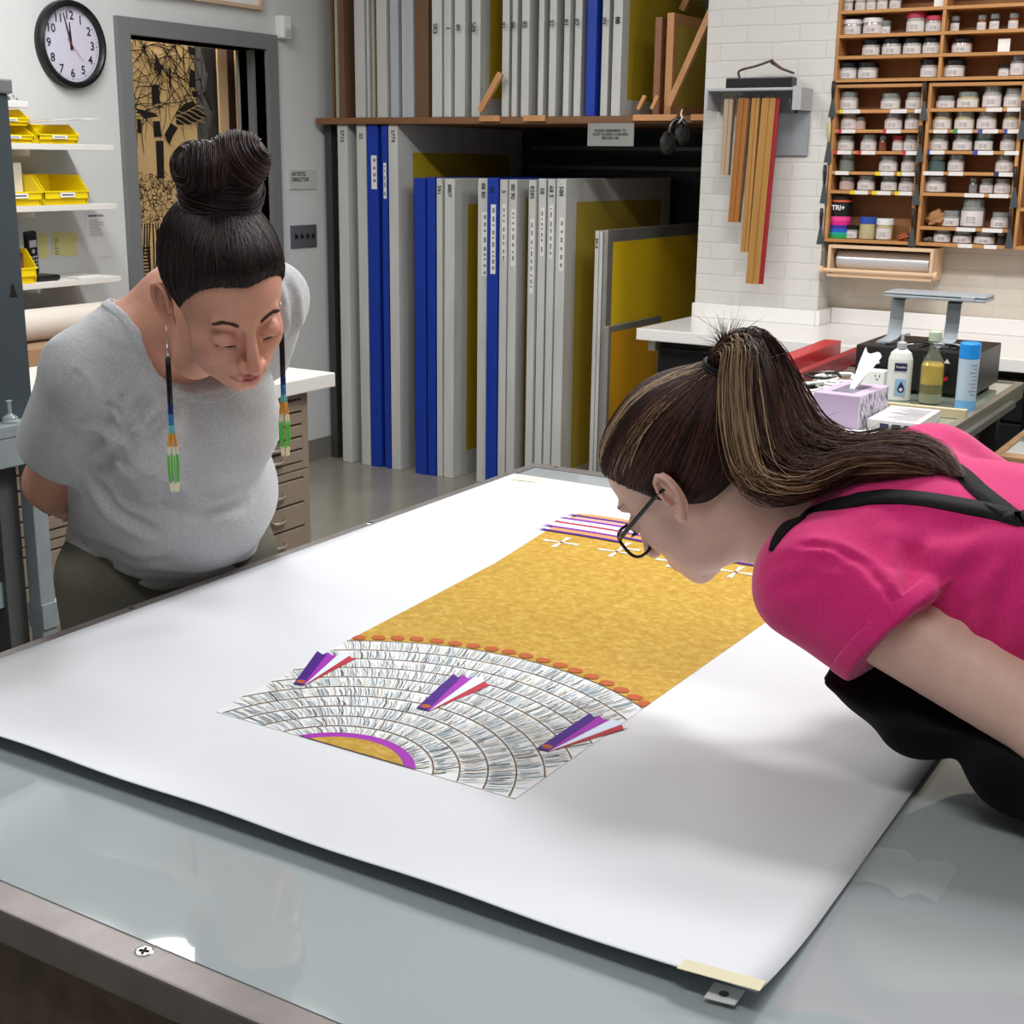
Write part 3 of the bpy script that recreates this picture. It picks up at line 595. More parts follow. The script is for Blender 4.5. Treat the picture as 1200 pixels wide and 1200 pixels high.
for a, b, mk, tl, lb, c_ in ups:
    screen(yat(b, 60), yat(a, 60), ZU, ZU+(.62 if c_ == 'w' and a > 500 else .66), .95, m_blue if c_ == 'b' else m_alu, m_olive, lb, GU, mark=None, tape=0, x=XF-.005+rs.uniform(-.01, .01), bar=.085 if a != 719.5 else .07)
    if mk:
        vs, fs = text_mesh(mk, .030, bold=.0006); Q = frameM((XF-.0185, (yat(a, 60)+yat(b, 60))/2, 2.130), (0, 0, -1), (0, -1, 0)); q = bpy.data.objects[[o.name for o in C.objects if o.get('label') == lb][0]]
        MB().add([Q@v for v in vs], fs, m_mark).build('marking', m_mark, q); None
screen(yat(765.5), yat(758), ZU, ZU+.40, .5, m_woodd, m_brol, 'small dark wooden-framed screen on the upper shelf', GU, bar=.04, name='wooden_screen'); screen(yat(779), yat(771), ZU, ZU+.415, .50, m_woodf, m_brol, 'small pale wooden-framed screen beside the diagonal brace', GU, bar=.045, name='wooden_screen')
# raw wooden dividers and braces
def stick(P, w, t, label, name='wooden_brace', m=None):
    P = [Vector(p) for p in P]; d = (P[1]-P[0]); L = d.length; d.normalize(); n = Vector((-1, 0, 0)); s_ = d.cross(n).normalized(); b = MB()
    vs = [P[0]+s_*(w/2)*a+n*(t/2)*c for a in (-1, 1) for c in (-1, 1)]+[P[1]+s_*(w/2)*a+n*(t/2)*c for a in (-1, 1) for c in (-1, 1)]
    b.add(vs, [(0, 1, 3, 2), (4, 6, 7, 5), (0, 4, 5, 1), (2, 3, 7, 6), (0, 2, 6, 4), (1, 5, 7, 3)], m or m_woodf); return tag(b.build(name, m or m_woodf), label, 'brace')
def XO(u, v, x): p = onx(u, v, x); return (x, p[1], p[2])
stick([XO(563, 130, 5.40), XO(587, 86, 5.40)], .028, .02, 'short slanting wood brace in front of a yellow olive screen'); stick([XO(784, 124, 5.40), XO(834, 12, 5.40)], .026, .022, 'long slanting wood brace at the right end of the upper shelf')
stick([XO(748, 128, 5.41), XO(756, 112, 5.41)], .015, .015, 'tiny slanting brace left of the dark wooden-framed screen'); stick([XO(764, 128, 5.41), XO(771, 112, 5.41)], .015, .015, 'tiny slanting brace between the two wooden-framed screens')
stick([XO(800, 12, 5.95), XO(812, -14, 5.95)], .03, .03, 'short wood brace at the upper right corner of the rack')
o = MB().box((5.96, 2.34, 1.7375), (6.0, 2.40, 2.6), m_woodd).build('wooden_post', m_woodd); tag(o, 'dark wooden post at the right end of the upper shelf', 'post')
# dark flat-file rack deep inside the alcove
m_rk = mat('dark_steel', '#33373a', rough=.45, metal=.5); m_rkl = mat('steel_rail', '#6c7073', rough=.4, metal=.5)
ra = empty('drying_rack', (6.5, 3.2, 1.2), 'dark steel shelving deep in the alcove under the upper shelf', 'rack')
XR = 6.64; ry0, ry1 = onx(829, 180, XR)[1], onx(621, 180, XR)[1]; rz = [onx(720, v, XR)[2] for v in (150, 174, 197)]
ry0 = max(ry0, 2.33)
MB().box((XR+.02, ry0, 0), (6.885, ry1, rz[0]+.02), m_rk, .004).build('cabinet', m_rk, ra)
for z in rz: MB().box((XR, ry0, z-.010), (XR+.02, ry1, z+.010), m_rkl, .002).build('rail', m_rkl, ra)
for a_, b_ in ((0, 1), (1, 2)): MB().box((XR+.008, ry0+.05, rz[b_]+.018), (XR+.02, ry1-.05, rz[a_]-.03), mat('drawer_black', '#16181a', rough=.6)).build('drawer', mat('drawer_black', '#16181a'), ra)
# notice plate and ear defenders on the shelf edge
sg = empty('shelf_sign', (5.41, 2.79, 1.66), 'grey printed notice hanging from the front edge of the upper shelf', 'sign'); MB().box((5.40, 2.683, 1.610), (5.406, 2.908, 1.706), mat('notice_grey', '#8d8d8a', rough=.6), .001).build('plate', None, sg)
sg.children[0].data.materials[0] = MATS['notice_grey']
vs, fs = text_mesh('PLEASE REMEMBER TO\nDUST SCREEN CORNERS\nBEFORE USE', .0155, bold=.0004); Q = frameM((5.3990, 2.795, 1.659), (0, -1, 0), (0, 0, 1)); MB().add([Q@v for v in vs], fs, m_mark).build('lettering', m_mark, sg)
em = empty('ear_defenders', (5.38, 2.47, 1.64), 'black ear defenders hanging from the shelf edge near the brick pillar', 'ear defenders'); m_gb = mat('gloss_black', '#0b0c0e', rough=.2, coat=.5)
cy, cz = 2.50, 1.635
def cup(c, r): b = MB(); b.lathe([(0, -.030), (r*.7, -.026), (r, -.008), (r, .006), (r*.8, .022), (0, .024)], M=Matrix.Translation(c)@Matrix.Rotation(PI/2, 4, 'Y')@Matrix.Diagonal((1.25, 1, 1, 1)), m=m_gb); return b.build('ear_cup', m_gb, em)
cup((5.36, cy, cz-.010), .038); cup((5.385, cy-.055, cz+.025), .036)
MB().tube(catmull([(5.36, cy, cz), (5.375, cy-.005, cz+.06), (5.385, cy-.03, cz+.085), (5.39, cy-.06, cz+.065), (5.385, cy-.055, cz+.02)], 20), .011, m_gb, 8).build('headband', m_gb, em)
MB().tube(catmull([(5.40, cy-.04, cz+.125), (5.38, cy-.045, cz+.105), (5.37, cy-.055, cz+.09), (5.38, cy-.035, cz+.07)], 12), .004, m_white, 6).build('hook', m_white, em)
# ------------------------------------------------------------------ counter along the far wall
m_lam = mat('white_laminate', '#e2e0de', rough=.18, spec=.5); m_cab = mat('black_cabinet', '#141416', rough=.35); m_st_ = mat('steel', '#b9bbbd', rough=.28, metal=1.)
ct = empty('counter', (5.0, 0, 0), 'long white counter along the far wall with black cabinets below', 'counter')
b = MB(); b.box((4.73, -2.75, .875), (5.255, 2.31, .92), m_lam, .004); b.box((5.25, -2.75, .875), (5.395, 1.765, .92), m_lam); b.build('worktop', m_lam, ct)
b = MB(); b.box((5.240, 1.770, .9202), (5.258, 2.305, .978), m_lam, .003); b.box((5.380, -2.75, .9202), (5.398, 1.750, .982), m_lam, .003); b.box((5.24, 1.751, .9202), (5.398, 1.7695, .980), m_lam, .003); b.build('upstand', m_lam, ct)
for k in range(7):
    y1 = 2.24-k*.70; y0 = y1-.685
    if y0 < -2.7: break
    c_ = empty('base_cabinet', (5.0, (y0+y1)/2, 0), None, None); bpy.data.objects.remove(c_)
    bx_ = MB().box((4.80, y0, .05), (5.24, y1, .872), m_cab, .003).build('cabinet_body', m_cab, ct)
    dr = MB().box((4.782, y0+.006, .70), (4.80, y1-.006, .845), m_cab, .004).build('drawer', m_cab, ct)
    MB().box((4.772, (y0+y1)/2+.10, .785), (4.784, (y0+y1)/2+.15, .797), m_st_, .004).build('pull', m_st_, dr); MB().cyl((4.774, y0+.16, .79), (4.784, y0+.16, .79), .009, m_st_, 12).build('lock', m_st_, dr)
    dd = MB().box((4.782, y0+.006, .06), (4.80, y1-.006, .69), m_cab, .004).build('door', m_cab, ct)
MB().box((4.79, 2.255, .83), (4.83, 2.285, .872), m_alu).build('end_bracket', m_alu, ct)
# ------------------------------------------------------------------ squeegee holder on the pillar
m_gm = mat('grey_enamel', '#a5a7ac', rough=.4, spec=.4); m_gp = mat('grey_panel', '#8a8d93', rough=.5)
rk = empty('squeegee_holder', (5.2, 2.0, 1.79), 'grey metal holder with hooks fixed to the brick pillar', 'holder')
b = MB(); b.box((5.12, 1.845, 1.818), (5.255, 2.235, 1.828), m_gm, .001); b.box((5.12, 1.845, 1.745), (5.255, 1.855, 1.818), m_gm); b.box((5.12, 2.225, 1.745), (5.255, 2.235, 1.818), m_gm); b.box((5.115, 1.84, 1.745), (5.122, 1.875, 1.832), m_gm); b.build('box_frame', m_gm, rk)
MB().box((5.247, 1.850, 1.578), (5.257, 2.13, 1.818), m_gp, .001).build('back_panel', m_gp, rk)
for k in range(6):
    y = 2.175-k*.054; MB().tube([(5.246, y, 1.800), (5.20, y, 1.800), (5.175, y, 1.790), (5.17, y, 1.780), (5.178, y, 1.772), (5.188, y, 1.778)], .0022, m_st_, 6).build('hook', m_st_, rk)
MB().cyl((5.245, 1.905, 1.742), (5.249, 1.905, 1.742), .006, m_blackp, 12).build('bolt', m_blackp, rk)
m_sq = [mat('squeegee_grey', '#a08d76', rough=.6, noise=(20, .12, 6, (1, 1, .06))), mat('squeegee_orange', '#96602a', rough=.4, noise=(20, .15, 6, (1, 1, .06))), mat('squeegee_tan', '#a0753c', rough=.4, noise=(20, .12, 6, (1, 1, .06)))]
m_rub = mat('squeegee_rubber', '#5a3f2a', rough=.6); m_rubr = mat('red_rubber', '#8c1224', rough=.5)
for k, (u0, u1, v0, d0, d1, v1, mi, lb) in enumerate(((850, 861, 116, 843, 856, 205, 0, 'shortest squeegee, weathered grey wood, leftmost on the holder'), (866, 880, 115, 853, 868, 260, 1, 'second shortest squeegee, orange wood'), (882, 892, 115, 868, 878.5, 295, 2, 'narrow tan squeegee, second from the right'), (894, 912, 115, 875, 891, 332, 2, 'longest squeegee, tan wood with a red rubber edge'))):
    yA, yB = onx(u0, v0, 5.165)[1], onx(u1, v0, 5.165)[1]; zt = onx(u0, v0, 5.165)[2]; yC, yD = onx(d0, v1, 5.165)[1], onx(d1, v1, 5.165)[1]; zb = onx(d0, v1, 5.165)[2]
    yc = (yC+yD)/2; yt = (yA+yB)/2; s_ = empty('squeegee', (5.17, yt, zt), lb, 'squeegee', 'wooden squeegees on the holder'); w_ = abs(yA-yB)
    b = MB()
    def prismx(a0, a1, x0, x1, m):
        vs = []
        for (yy, z) in ((yt, zt), (yc, zb)):
            for (aa, xx) in ((a0, x0), (a1, x0), (a1, x1), (a0, x1)): vs.append((xx, yy+aa, z))
        b.add(vs, [(0, 1, 2, 3), (7, 6, 5, 4), (0, 4, 5, 1), (1, 5, 6, 2), (2, 6, 7, 3), (3, 7, 4, 0)], m)
    prismx(w_*.5, w_*.05, 5.158, 5.182, m_sq[mi]); prismx(w_*.05, -w_*.36, 5.162, 5.178, m_sq[mi]); b.build('handle', m_sq[mi], s_)
    b = MB(); prismx(-w_*.36, -w_*.62 if k == 3 else -w_*.5, 5.166, 5.174, m_rubr if k == 3 else m_rub); b.build('blade', m_rubr if k == 3 else m_rub, s_)
    b = MB(); b.tube([(5.17, yt+.006*math.cos(t), zt+.002+.009*math.sin(t)) for t in np.linspace(0, 2*PI, 13)], .0014, m_st_, 5, cap=False); b.build('eyelet', m_st_, s_)
tool = empty('scoop_coater', (5.18, 2.03, 1.84), 'black bar with a bent wire handle lying on the squeegee holder', 'tool'); MB().box((5.15, 1.895, 1.829), (5.21, 2.165, 1.868), m_blackp, .004).build('bar', m_blackp, tool)
MB().tube(catmull([(5.18, 2.12, 1.868), (5.175, 2.12, 1.895), (5.175, 2.05, 1.912), (5.175, 1.985, 1.932)], 14), .0045, mat('wire_brown', '#5c4640', rough=.4, metal=.6), 6).build('wire_handle', None, tool)
tool.children[-1].data.materials[0] = MATS['wire_brown']
MB().tube([(5.175, 1.99, 1.925), (5.18, 1.95, 1.900), (5.185, 1.90, 1.882)], [.008, .005, .004], mat('wire_brown', '#5c4640'), 8).build('lever', MATS['wire_brown'], tool)
# ------------------------------------------------------------------ jar racks
m_oak = mat('oak', '#b5824e', rough=.5, noise=(14, .14, 6, (1, .12, 1))); m_oakb = mat('oak_back', '#94643c', rough=.65, noise=(10, .14, 5))
XJ, XW = 5.27, 5.395
def rack(name, y_hi, y_lo, z_lo, z_hi, shelves, label, div=()):
    r = empty(name, (5.33, (y_hi+y_lo)/2, z_lo), label, 'rack'); t = .012
    MB().box((XW-.006, y_lo, z_lo), (XW, y_hi, z_hi), m_oakb).build('back', m_oakb, r)
    for y in (y_hi-t, y_lo): MB().box((XJ, y, z_lo), (XW-.006, y+t, z_hi), m_oak, .001).build('side_panel', m_oak, r)
    for z in shelves: MB().box((XJ, y_lo+t, z-.012), (XW-.006, y_hi-t, z), m_oak, .001).build('shelf', m_oak, r)
    for y in div: MB().box((XJ+.002, y-.006, z_lo), (XW-.006, y+.006, z_hi), m_oak).build('divider', m_oak, r)
    return r
SU = [1.862, 1.946, 2.023, 2.110, 2.200]
rack('jar_rack', 1.772, .30, 1.850, 2.46, SU+[2.29, 2.38, 2.46], 'wide upper wooden jar rack above the smaller racks', div=(1.372,))
SL1 = [1.749, 1.676, 1.597, 1.520, 1.448]
rack('jar_rack', 1.765, 1.418, 1.250, 1.842, SL1+[1.262, 1.842], 'left lower wooden jar rack, with a rainbow tube at its bottom')
SL2 = [1.752, 1.676, 1.600, 1.524, 1.447, 1.322]
rack('jar_rack', 1.405, 1.060, 1.250, 1.842, SL2+[1.262, 1.842], 'middle lower wooden jar rack, with a brown paper bag near its bottom')
rack('jar_rack', 1.048, .70, 1.250, 1.842, [1.752, 1.676, 1.60, 1.40, 1.524, 1.262, 1.842], 'right lower wooden jar rack, cut off by the picture edge')
m_cap = {'k': mat('black_lid', '#0e0e10', rough=.3), 'w': mat('white_lid', '#d7d7d9', rough=.4), 'r': mat('red_lid', '#b0304a', rough=.4), 'c': mat('clear_lid', '#8e9391', rough=.14, metal=.35), 'b': mat('blue_lid', '#2a4aa0', rough=.4)}
m_lab = mat('jar_label', '#cfcac8', rough=.6); m_jar = {c_: mat('jar_'+n_, h, rough=.15, coat=.6) for c_, n_, h in (('w', 'white', '#a39f9a'), ('g', 'greygreen', '#6f7a74'), ('y', 'cream', '#b3a781'), ('t', 'teal', '#48605e'), ('k', 'dark', '#3a3634'), ('o', 'orange', '#7a4630'), ('p', 'pinkish', '#b8a09a'), ('s', 'silver', '#7d8182'))}
m_logo = mat('label_logo', '#2c2023', rough=.6)
protos = {}
def jar_proto(lid, body, tall, lab=True):
    k = (lid, body, tall, lab)
    if k in protos: return protos[k], False
    r = empty('pigment_jar', (0, 0, 0)); b = MB()
    nk = .86 if lid == 'c' else .97; zt = .74 if tall else .70
    b.lathe([(0, 0), (.46, 0), (.5, .04), (.5, zt-.12), (nk*.5, zt), (nk*.5, zt+.02)], m=m_jar[body], n=20); b.build('glass_body', m_jar[body], r)
    b = MB(); lw = .53 if lid != 'c' else nk*.5+.02; b.lathe([(nk*.5-.02, zt), (lw, zt+.01), (lw, .97), (lw-.03, 1.0), (0, 1.0)], m=m_cap[lid], n=20); b.build('lid', m_cap[lid], r)
    if lab:
        b = MB(); n = 9; a0, a1 = PI-1.15, PI+1.15; vs = []
        for i in range(n): a = a0+(a1-a0)*i/(n-1); vs += [(.508*math.cos(a), .508*math.sin(a), .06), (.508*math.cos(a), .508*math.sin(a), zt-.16)]
        b.add(vs, [(2*i, 2*i+1, 2*i+3, 2*i+2) for i in range(n-1)], m_lab, True); lb = b.build('label_band', m_lab, r)
        b = MB(); 
        for zz in (.18, .26, .34): b.box((-.513, -.22, zz), (-.505, .16, zz+.022), m_pr)
        b.build('label_print', m_pr, lb)
    protos[k] = r; return r, True
def jar(u, vb, wpx, hpx, lid, body, label, grp, z=None, lab=True, xo=.055, tall=False):
    x = XJ+xo; p = onx(u, vb, x); s_ = 1575/proj((x, p[1], p[2]))[2]; w = wpx/s_; h = hpx/s_/.985
    r, new = jar_proto(lid, body, tall, lab); o = r if new else copy_tree(r)
    o.location = (x, p[1], z+.0008 if z is not None else p[2]); o.scale = (min(w, .105), w, h); o['label'] = label; o['category'] = 'jar'; o['group'] = grp
    protos[(lid, body, tall, lab)] = r; return o
G0 = 'jars on the upper rack'; G1 = 'jars on the left lower rack'; G2 = 'jars on the middle lower rack'
A = lambda *a, **k: jar(*a, **k)
# upper rack, shelf by shelf (top visible shelf first)
for i, (u, w) in enumerate(((993.5, 13), (1008.5, 13), (1021, 12), (1034, 13), (1049, 14))): A(u, 10, w, 16, 'w', 'w', ['first', 'second', 'third', 'fourth', 'fifth'][i]+' small white jar from the left on the top visible shelf', G0, z=SU[3])
for (u, w, h, l, bd, lb) in ((999, 22, 17, 'w', 'w', 'low wide white tub, leftmost on the shelf with the red-lidded jars'), (1023, 23, 18, 'w', 'w', 'low wide white tub left of the red-lidded jars'), (1038, 12, 15, 'c', 'g', 'small dim jar half hidden by a white tub on the red-lid shelf'), (1073, 22, 23, 'r', 'w', 'taller red-lidded jar on the upper rack'), (1095, 21, 18, 'r', 'w', 'shorter red-lidded jar on the upper rack')): A(u, 38, w, h, l, bd, lb, G0, z=SU[2])
for (u, w, h, bd, lb) in ((1119, 11, 17, 'k', 'small dark jar right of the rack divider, on the red-lid shelf'), (1150, 11, 17, 'o', 'small dark jar with an orange base, left of a dark pair'), (1165, 12, 18, 'k', 'small dark jar, middle of the dark group on the red-lid shelf'), (1187, 12, 18, 'o', 'small dark jar with an orange base near the picture edge')): A(u, 36, w, h, 'c', bd, lb, G0, z=SU[2])
for i, (u, w, h) in enumerate(((1021, 21, 17), (1045, 23, 18), (1069, 22, 18), (1092, 22, 18))): A(u, 64, w, h, 'k', 'w', ['first', 'second', 'third', 'fourth'][i]+' black-lidded jar from the left in the row of four', G0, z=SU[1])
A(1127, 60, 23, 16, 'k', 'p', 'black-lidded jar alone right of the divider above another', G0, z=SU[1])
for (u, w, h, lb) in ((994, 22, 18, 'leftmost black-lidded jar on the lowest shelf of the upper rack'), (1017, 23, 18, 'second black-lidded jar on the lowest shelf of the upper rack'), (1089, 21, 20, 'black-lidded jar just left of the divider, lowest upper shelf'), (1118, 24, 19, 'black-lidded jar just right of the divider, lowest upper shelf'), (1176, 13, 13, 'small black-lidded jar beside a tall clear bottle')): A(u, 90, w, h, 'k', 'w', lb, G0, z=SU[0])
A(1192, 86, 17, 24, 'c', 's', 'tall clear bottle with a dark crest label on the upper rack', G0, z=SU[0], tall=True)
q = onx(1176, 58, XJ+.03); o = MB().box((XJ+.03, q[1]-.021, SU[1]), (XJ+.034, q[1]+.021, SU[1]+.046), m_paper).build('card', m_paper); tag(o, 'small white card standing on the upper jar rack', 'card')
q = onx(1101, 4, XJ+.03); o = MB().box((XJ+.03, q[1]-.02, SU[3]), (XJ+.034, q[1]+.02, SU[3]+.05), m_paper).build('card', m_paper); tag(o, 'small white card left of the divider on the top visible shelf', 'card')
# left lower rack
ROW = ['top', 'second', 'third', 'fourth', 'fifth']
L1 = [[(994.5, 22, 20, 'c', 'w', 'leftmost'), (1043.5, 23, 18, 'c', 'w', 'middle'), (1071, 20, 19, 'c', 'w', 'rightmost')], [(995, 20, 20, 'c', 'p', 'pink-labelled leftmost'), (1008, 12, 14, 'c', 'p', 'small half-hidden'), (1047, 21, 19, 'c', 'w', 'middle'), (1069, 18, 19, 'c', 'w', 'rightmost')],
      [(991, 20, 17, 'c', 'w', 'leftmost'), (1018, 19, 18, 'c', 'w', 'second'), (1034, 9, 17, 'c', 'o', 'narrow dark'), (1052, 13, 17, 'r', 'p', 'small red-lidded'), (1067, 17, 18, 'c', 'w', 'rightmost')], [(992, 18, 20, 'c', 'g', 'clear grey-green'), (1041, 22, 18, 'c', 'w', 'middle'), (1065, 18, 19, 'c', 'w', 'rightmost')],
      [(992, 18, 15, 'c', 'p', 'unlabelled leftmost'), (1015, 21, 17, 'c', 'w', 'second'), (1042, 20, 18, 'c', 'g', 'green-topped third'), (1063, 20, 16, 'c', 'w', 'rightmost')]]
for r_, row in enumerate(L1):
    for (u, w, h, l, bd, lb) in row: A(u, 129+24*r_, w, h, l, bd, '%s jar on the %s shelf of the left lower rack' % (lb, ROW[r_]), G1, z=SL1[r_], lab=lb not in ('clear grey-green', 'unlabelled leftmost', 'narrow dark', 'small half-hidden'))
L2 = [[(1108, 22, 14, 'c', 'w', 'low leftmost'), (1134, 25, 18, 'c', 'y', 'cream-filled second'), (1162, 22, 25, 'c', 'w', 'tallest'), (1187, 22, 22, 'c', 'w', 'rightmost')], [(1104, 22, 20, 'c', 'y', 'cream-filled leftmost'), (1130, 23, 20, 'c', 'y', 'cream-filled second'), (1156, 23, 21, 'c', 'w', 'blue-drop-labelled third'), (1185, 20, 20, 'c', 'y', 'rightmost')],
      [(1100, 22, 18, 'c', 'w', 'leftmost'), (1128, 23, 18, 'c', 'w', 'second'), (1153, 22, 20, 'c', 't', 'teal-filled third'), (1181, 18, 19, 'c', 'w', 'rightmost')], [(1097.5, 20, 18, 'c', 't', 'teal-filled leftmost'), (1120, 19, 19, 'c', 'w', 'square-labelled second'), (1177, 21, 20, 'c', 'w', 'rightmost')],
      [(1096, 25, 18, 'c', 'w', 'wide leftmost'), (1140, 10, 17, 'c', 's', 'narrow silver'), (1156, 16, 17, 'c', 's', 'silver'), (1175, 20, 17, 'c', 'w', 'rightmost')]]
for r_, row in enumerate(L2):
    for (u, w, h, l, bd, lb) in row: A(u, 127+24.5*r_, w, h, l, bd, '%s jar on the %s shelf of the middle lower rack' % (lb, ROW[r_]), G2, z=SL2[r_], lab=lb not in ('teal-filled leftmost', 'narrow silver'))
for (u, w, h, l, bd, lb) in ((1114, 21, 18, 'c', 's', 'square grey jar right of the brown paper bag'), (1139, 27, 32, 'c', 's', 'largest jar, with a big white label, above the bottom shelf'), (1172, 22, 18, 'c', 'w', 'white-labelled jar right of the largest jar')): A(u, 266, w, h, l, bd, lb, G2, z=SL2[5], tall=w == 27)
for (u, w, h, bd, lb) in ((1104, 21, 17, 's', 'leftmost grey jar on the bottom shelf of the middle rack'), (1128, 23, 15, 's', 'second grey jar on the bottom shelf of the middle rack'), (1154, 25, 15, 's', 'third grey jar on the bottom shelf of the middle rack'), (1173, 12, 14, 'k', 'small dark jar at the right of the bottom shelf')): A(u, 286, w, h, 'c', bd, lb, G2, z=1.262, lab=bd == 's')
A(997, 284, 16, 15, 'k', 'w', 'small dark-lidded jar right of the rainbow tube', G1, z=1.262); A(1015.5, 284, 19, 25, 'b', 'y', 'blue-lidded jar on the bottom shelf of the left rack', G1, z=1.262, lab=False); A(1035.5, 284, 19, 24, 'w', 'y', 'cream tub on the bottom shelf of the left rack', G1, z=1.262)
A(1197, 128, 12, 20, 'c', 'w', 'jar on the top shelf of the right lower rack at the picture edge', 'jars on the right lower rack', z=1.752)
# rainbow tube
q = onx(983.5, 281, XJ+.05); tb = empty('cardboard_tube', (XJ+.05, q[1], 1.262), 'tall cardboard tube with a black top and rainbow bands', 'tube'); bands = [('#2e9a4a', .0, .012), ('#17a08c', .012, .024), ('#2456b8', .024, .038), ('#3a2c8c', .038, .052), ('#d0207c', .052, .068), ('#e0468c', .068, .085), ('#141114', .085, .140), ('#c25a3a', .140, .148), ('#141114', .148, .160)]
R_ = .040
for h, a, c_ in bands: MB().lathe([(0, a), (R_, a), (R_, c_), (0, c_)], (XJ+.05, q[1], 1.263), mat('band_'+h[1:], h, rough=.4), 28).build('band', MATS['band_'+h[1:]], tb)
vs, fs = text_mesh('TRI+', .026, bold=.001); Q = frameM((XJ+.05-R_-.001, q[1], 1.263+.118), (0, -1, 0), (0, 0, 1)); MB().add([Q@v for v in vs], fs, m_lab).build('lettering', m_lab, tb)
# paper bag, orange cloth scrap, small pieces
def blob(name, c_, r, m, label, cat, sd=0):
    rr = np.random.default_rng(sd); ph = rr.uniform(0, 6, 6); bm = bmesh.new(); bmesh.ops.create_icosphere(bm, subdivisions=3, radius=1)
    b = MB(); vs = []
    for v in bm.verts:
        p = v.co; k = 1+.18*math.sin(5*p.x+ph[0])*math.sin(6*p.y+ph[1])+.10*math.sin(9*p.z+ph[2]+4*p.y); vs.append((c_[0]+p.x*r[0]*k, c_[1]+p.y*r[1]*k, max(c_[2]+p.z*r[2]*k, c_[2]-r[2]*.8)))
    bm.verts.index_update(); b.add(vs, [[v.index for v in f.verts] for f in bm.faces], m, False); bm.free(); return tag(b.build(name, m), label, cat)
m_bag = mat('brown_paper', '#9a7048', rough=.7); q = onx(1087, 262, XJ+.055)
blob('paper_bag', (XJ+.055, 1.342, 1.322+.026), (.036, .040, .032), m_bag, 'crumpled brown paper bag on the middle lower rack', 'bag', 2)
blob('cloth_scrap', (XJ+.055, 1.462, 1.262+.014), (.03, .026, .017), mat('terracotta', '#9a5236', rough=.7), 'terracotta scrap at the right end of the left rack bottom shelf', 'scrap', 5); blob('cloth_scrap', (XJ+.05, 1.365, 1.262+.010), (.03, .022, .012), mat('mixed_grey', '#6c6764', rough=.7), 'small grey bundle at the left of the middle rack bottom shelf', 'scrap', 6)
# shelf-edge labels and coloured tags
m_tag = {k: mat('tag_'+k, h, rough=.6) for k, h in (('white', '#d8d4d2'), ('yellow', '#d8c020'), ('red', '#b82848'), ('blue', '#3448a0'), ('green', '#2f8a5a'), ('navy', '#222a52'))}
def etag(u0, u1, z, c_):
    y0, y1 = onx(u1, 200, XJ)[1], onx(u0, 200, XJ)[1]; return MB().box((XJ-.002, y0, z-.0135), (XJ-.0005, y1, z+.001), m_tag[c_])
ET = [(SL1[0], ((983, 1003, 'white'), (979, 983, 'yellow'), (1038, 1057, 'white'), (1066, 1080, 'white'))), (SL1[1], ((983, 999, 'white'), (979, 983, 'red'), (1031, 1035, 'red'), (1035, 1052, 'white'))), (SL1[2], ((980, 996, 'white'), (976, 980, 'red'), (1003, 1007, 'red'), (1008, 1024, 'white'), (1056, 1060, 'red'), (1060, 1075, 'white'))),
      (SL1[3], ((979, 995, 'white'), (1026, 1032, 'yellow'), (1032, 1048, 'white'), (1052, 1056, 'yellow'), (1057, 1073, 'white'))), (SL1[4], ((998, 1004, 'yellow'), (1004, 1019, 'white'), (1024, 1030, 'yellow'), (1030, 1046, 'white'), (1051, 1056, 'yellow'), (1056, 1071, 'white'))),
      (SL2[0], ((1149, 1167, 'white'), (1173, 1192, 'white'))), (SL2[1], ((1090, 1106, 'white'), (1113, 1118, 'green'), (1118, 1135, 'white'), (1142, 1147, 'blue'), (1147, 1165, 'white'), (1172, 1176, 'blue'), (1176, 1193, 'white'))), (SL2[2], ((1084.5, 1088, 'blue'), (1088, 1105, 'white'), (1138, 1144, 'blue'), (1144, 1162, 'white'), (1175, 1192, 'white'))),
      (SL2[3], ((1082, 1106, 'white'), (1112, 1129, 'white'), (1165, 1171, 'navy'), (1171, 1189, 'white'))), (SL2[4], ((1133, 1156, 'white'), (1162, 1185, 'white'))), (SL2[5], ((1127, 1150, 'white'), (1158, 1182, 'white'))), (1.262, ((1131, 1148, 'white'), (1162, 1177, 'white')))]
racks = [o for o in C.objects if o.name.startswith('jar_rack') and o.type == 'EMPTY']
for z, L_ in ET:
    for u0, u1, c_ in L_: etag(u0, u1, z, c_).build('shelf_label', m_tag[c_], racks[1] if u1 < 1082 else racks[2])
# palette knives hanging at the rack sides
m_kh = mat('knife_handle', '#2a1c18', rough=.5); m_kb = mat('knife_blade', '#4a5055', rough=.4, metal=.3); kp = None
KN = [(977, 95, 137, 'k', 'scraper hanging at the left rack side, highest of four'), (972, 143, 190, 'y', 'scraper with a pale handle at the left rack side, second of four'), (967, 193, 238, 'k', 'scraper hanging at the left rack side, third of four'), (963, 244, 286, 'k', 'scraper hanging at the left rack side, lowest of four'),
      (1084, 95, 141, 'k', 'scraper hanging between the racks, highest of four'), (1079, 147, 190, 'k', 'scraper hanging between the racks, second of four'), (1075, 192, 240, 'k', 'scraper hanging between the racks, third of four'), (1070, 244, 289, 'k', 'scraper hanging between the racks, lowest of four'),
      (1199, 118, 163, 'k', 'scraper hanging at the right, highest of three'), (1190, 195, 243, 'k', 'scraper hanging at the right, middle of three'), (1184, 245, 291, 'k', 'scraper hanging at the right, lowest of three')]
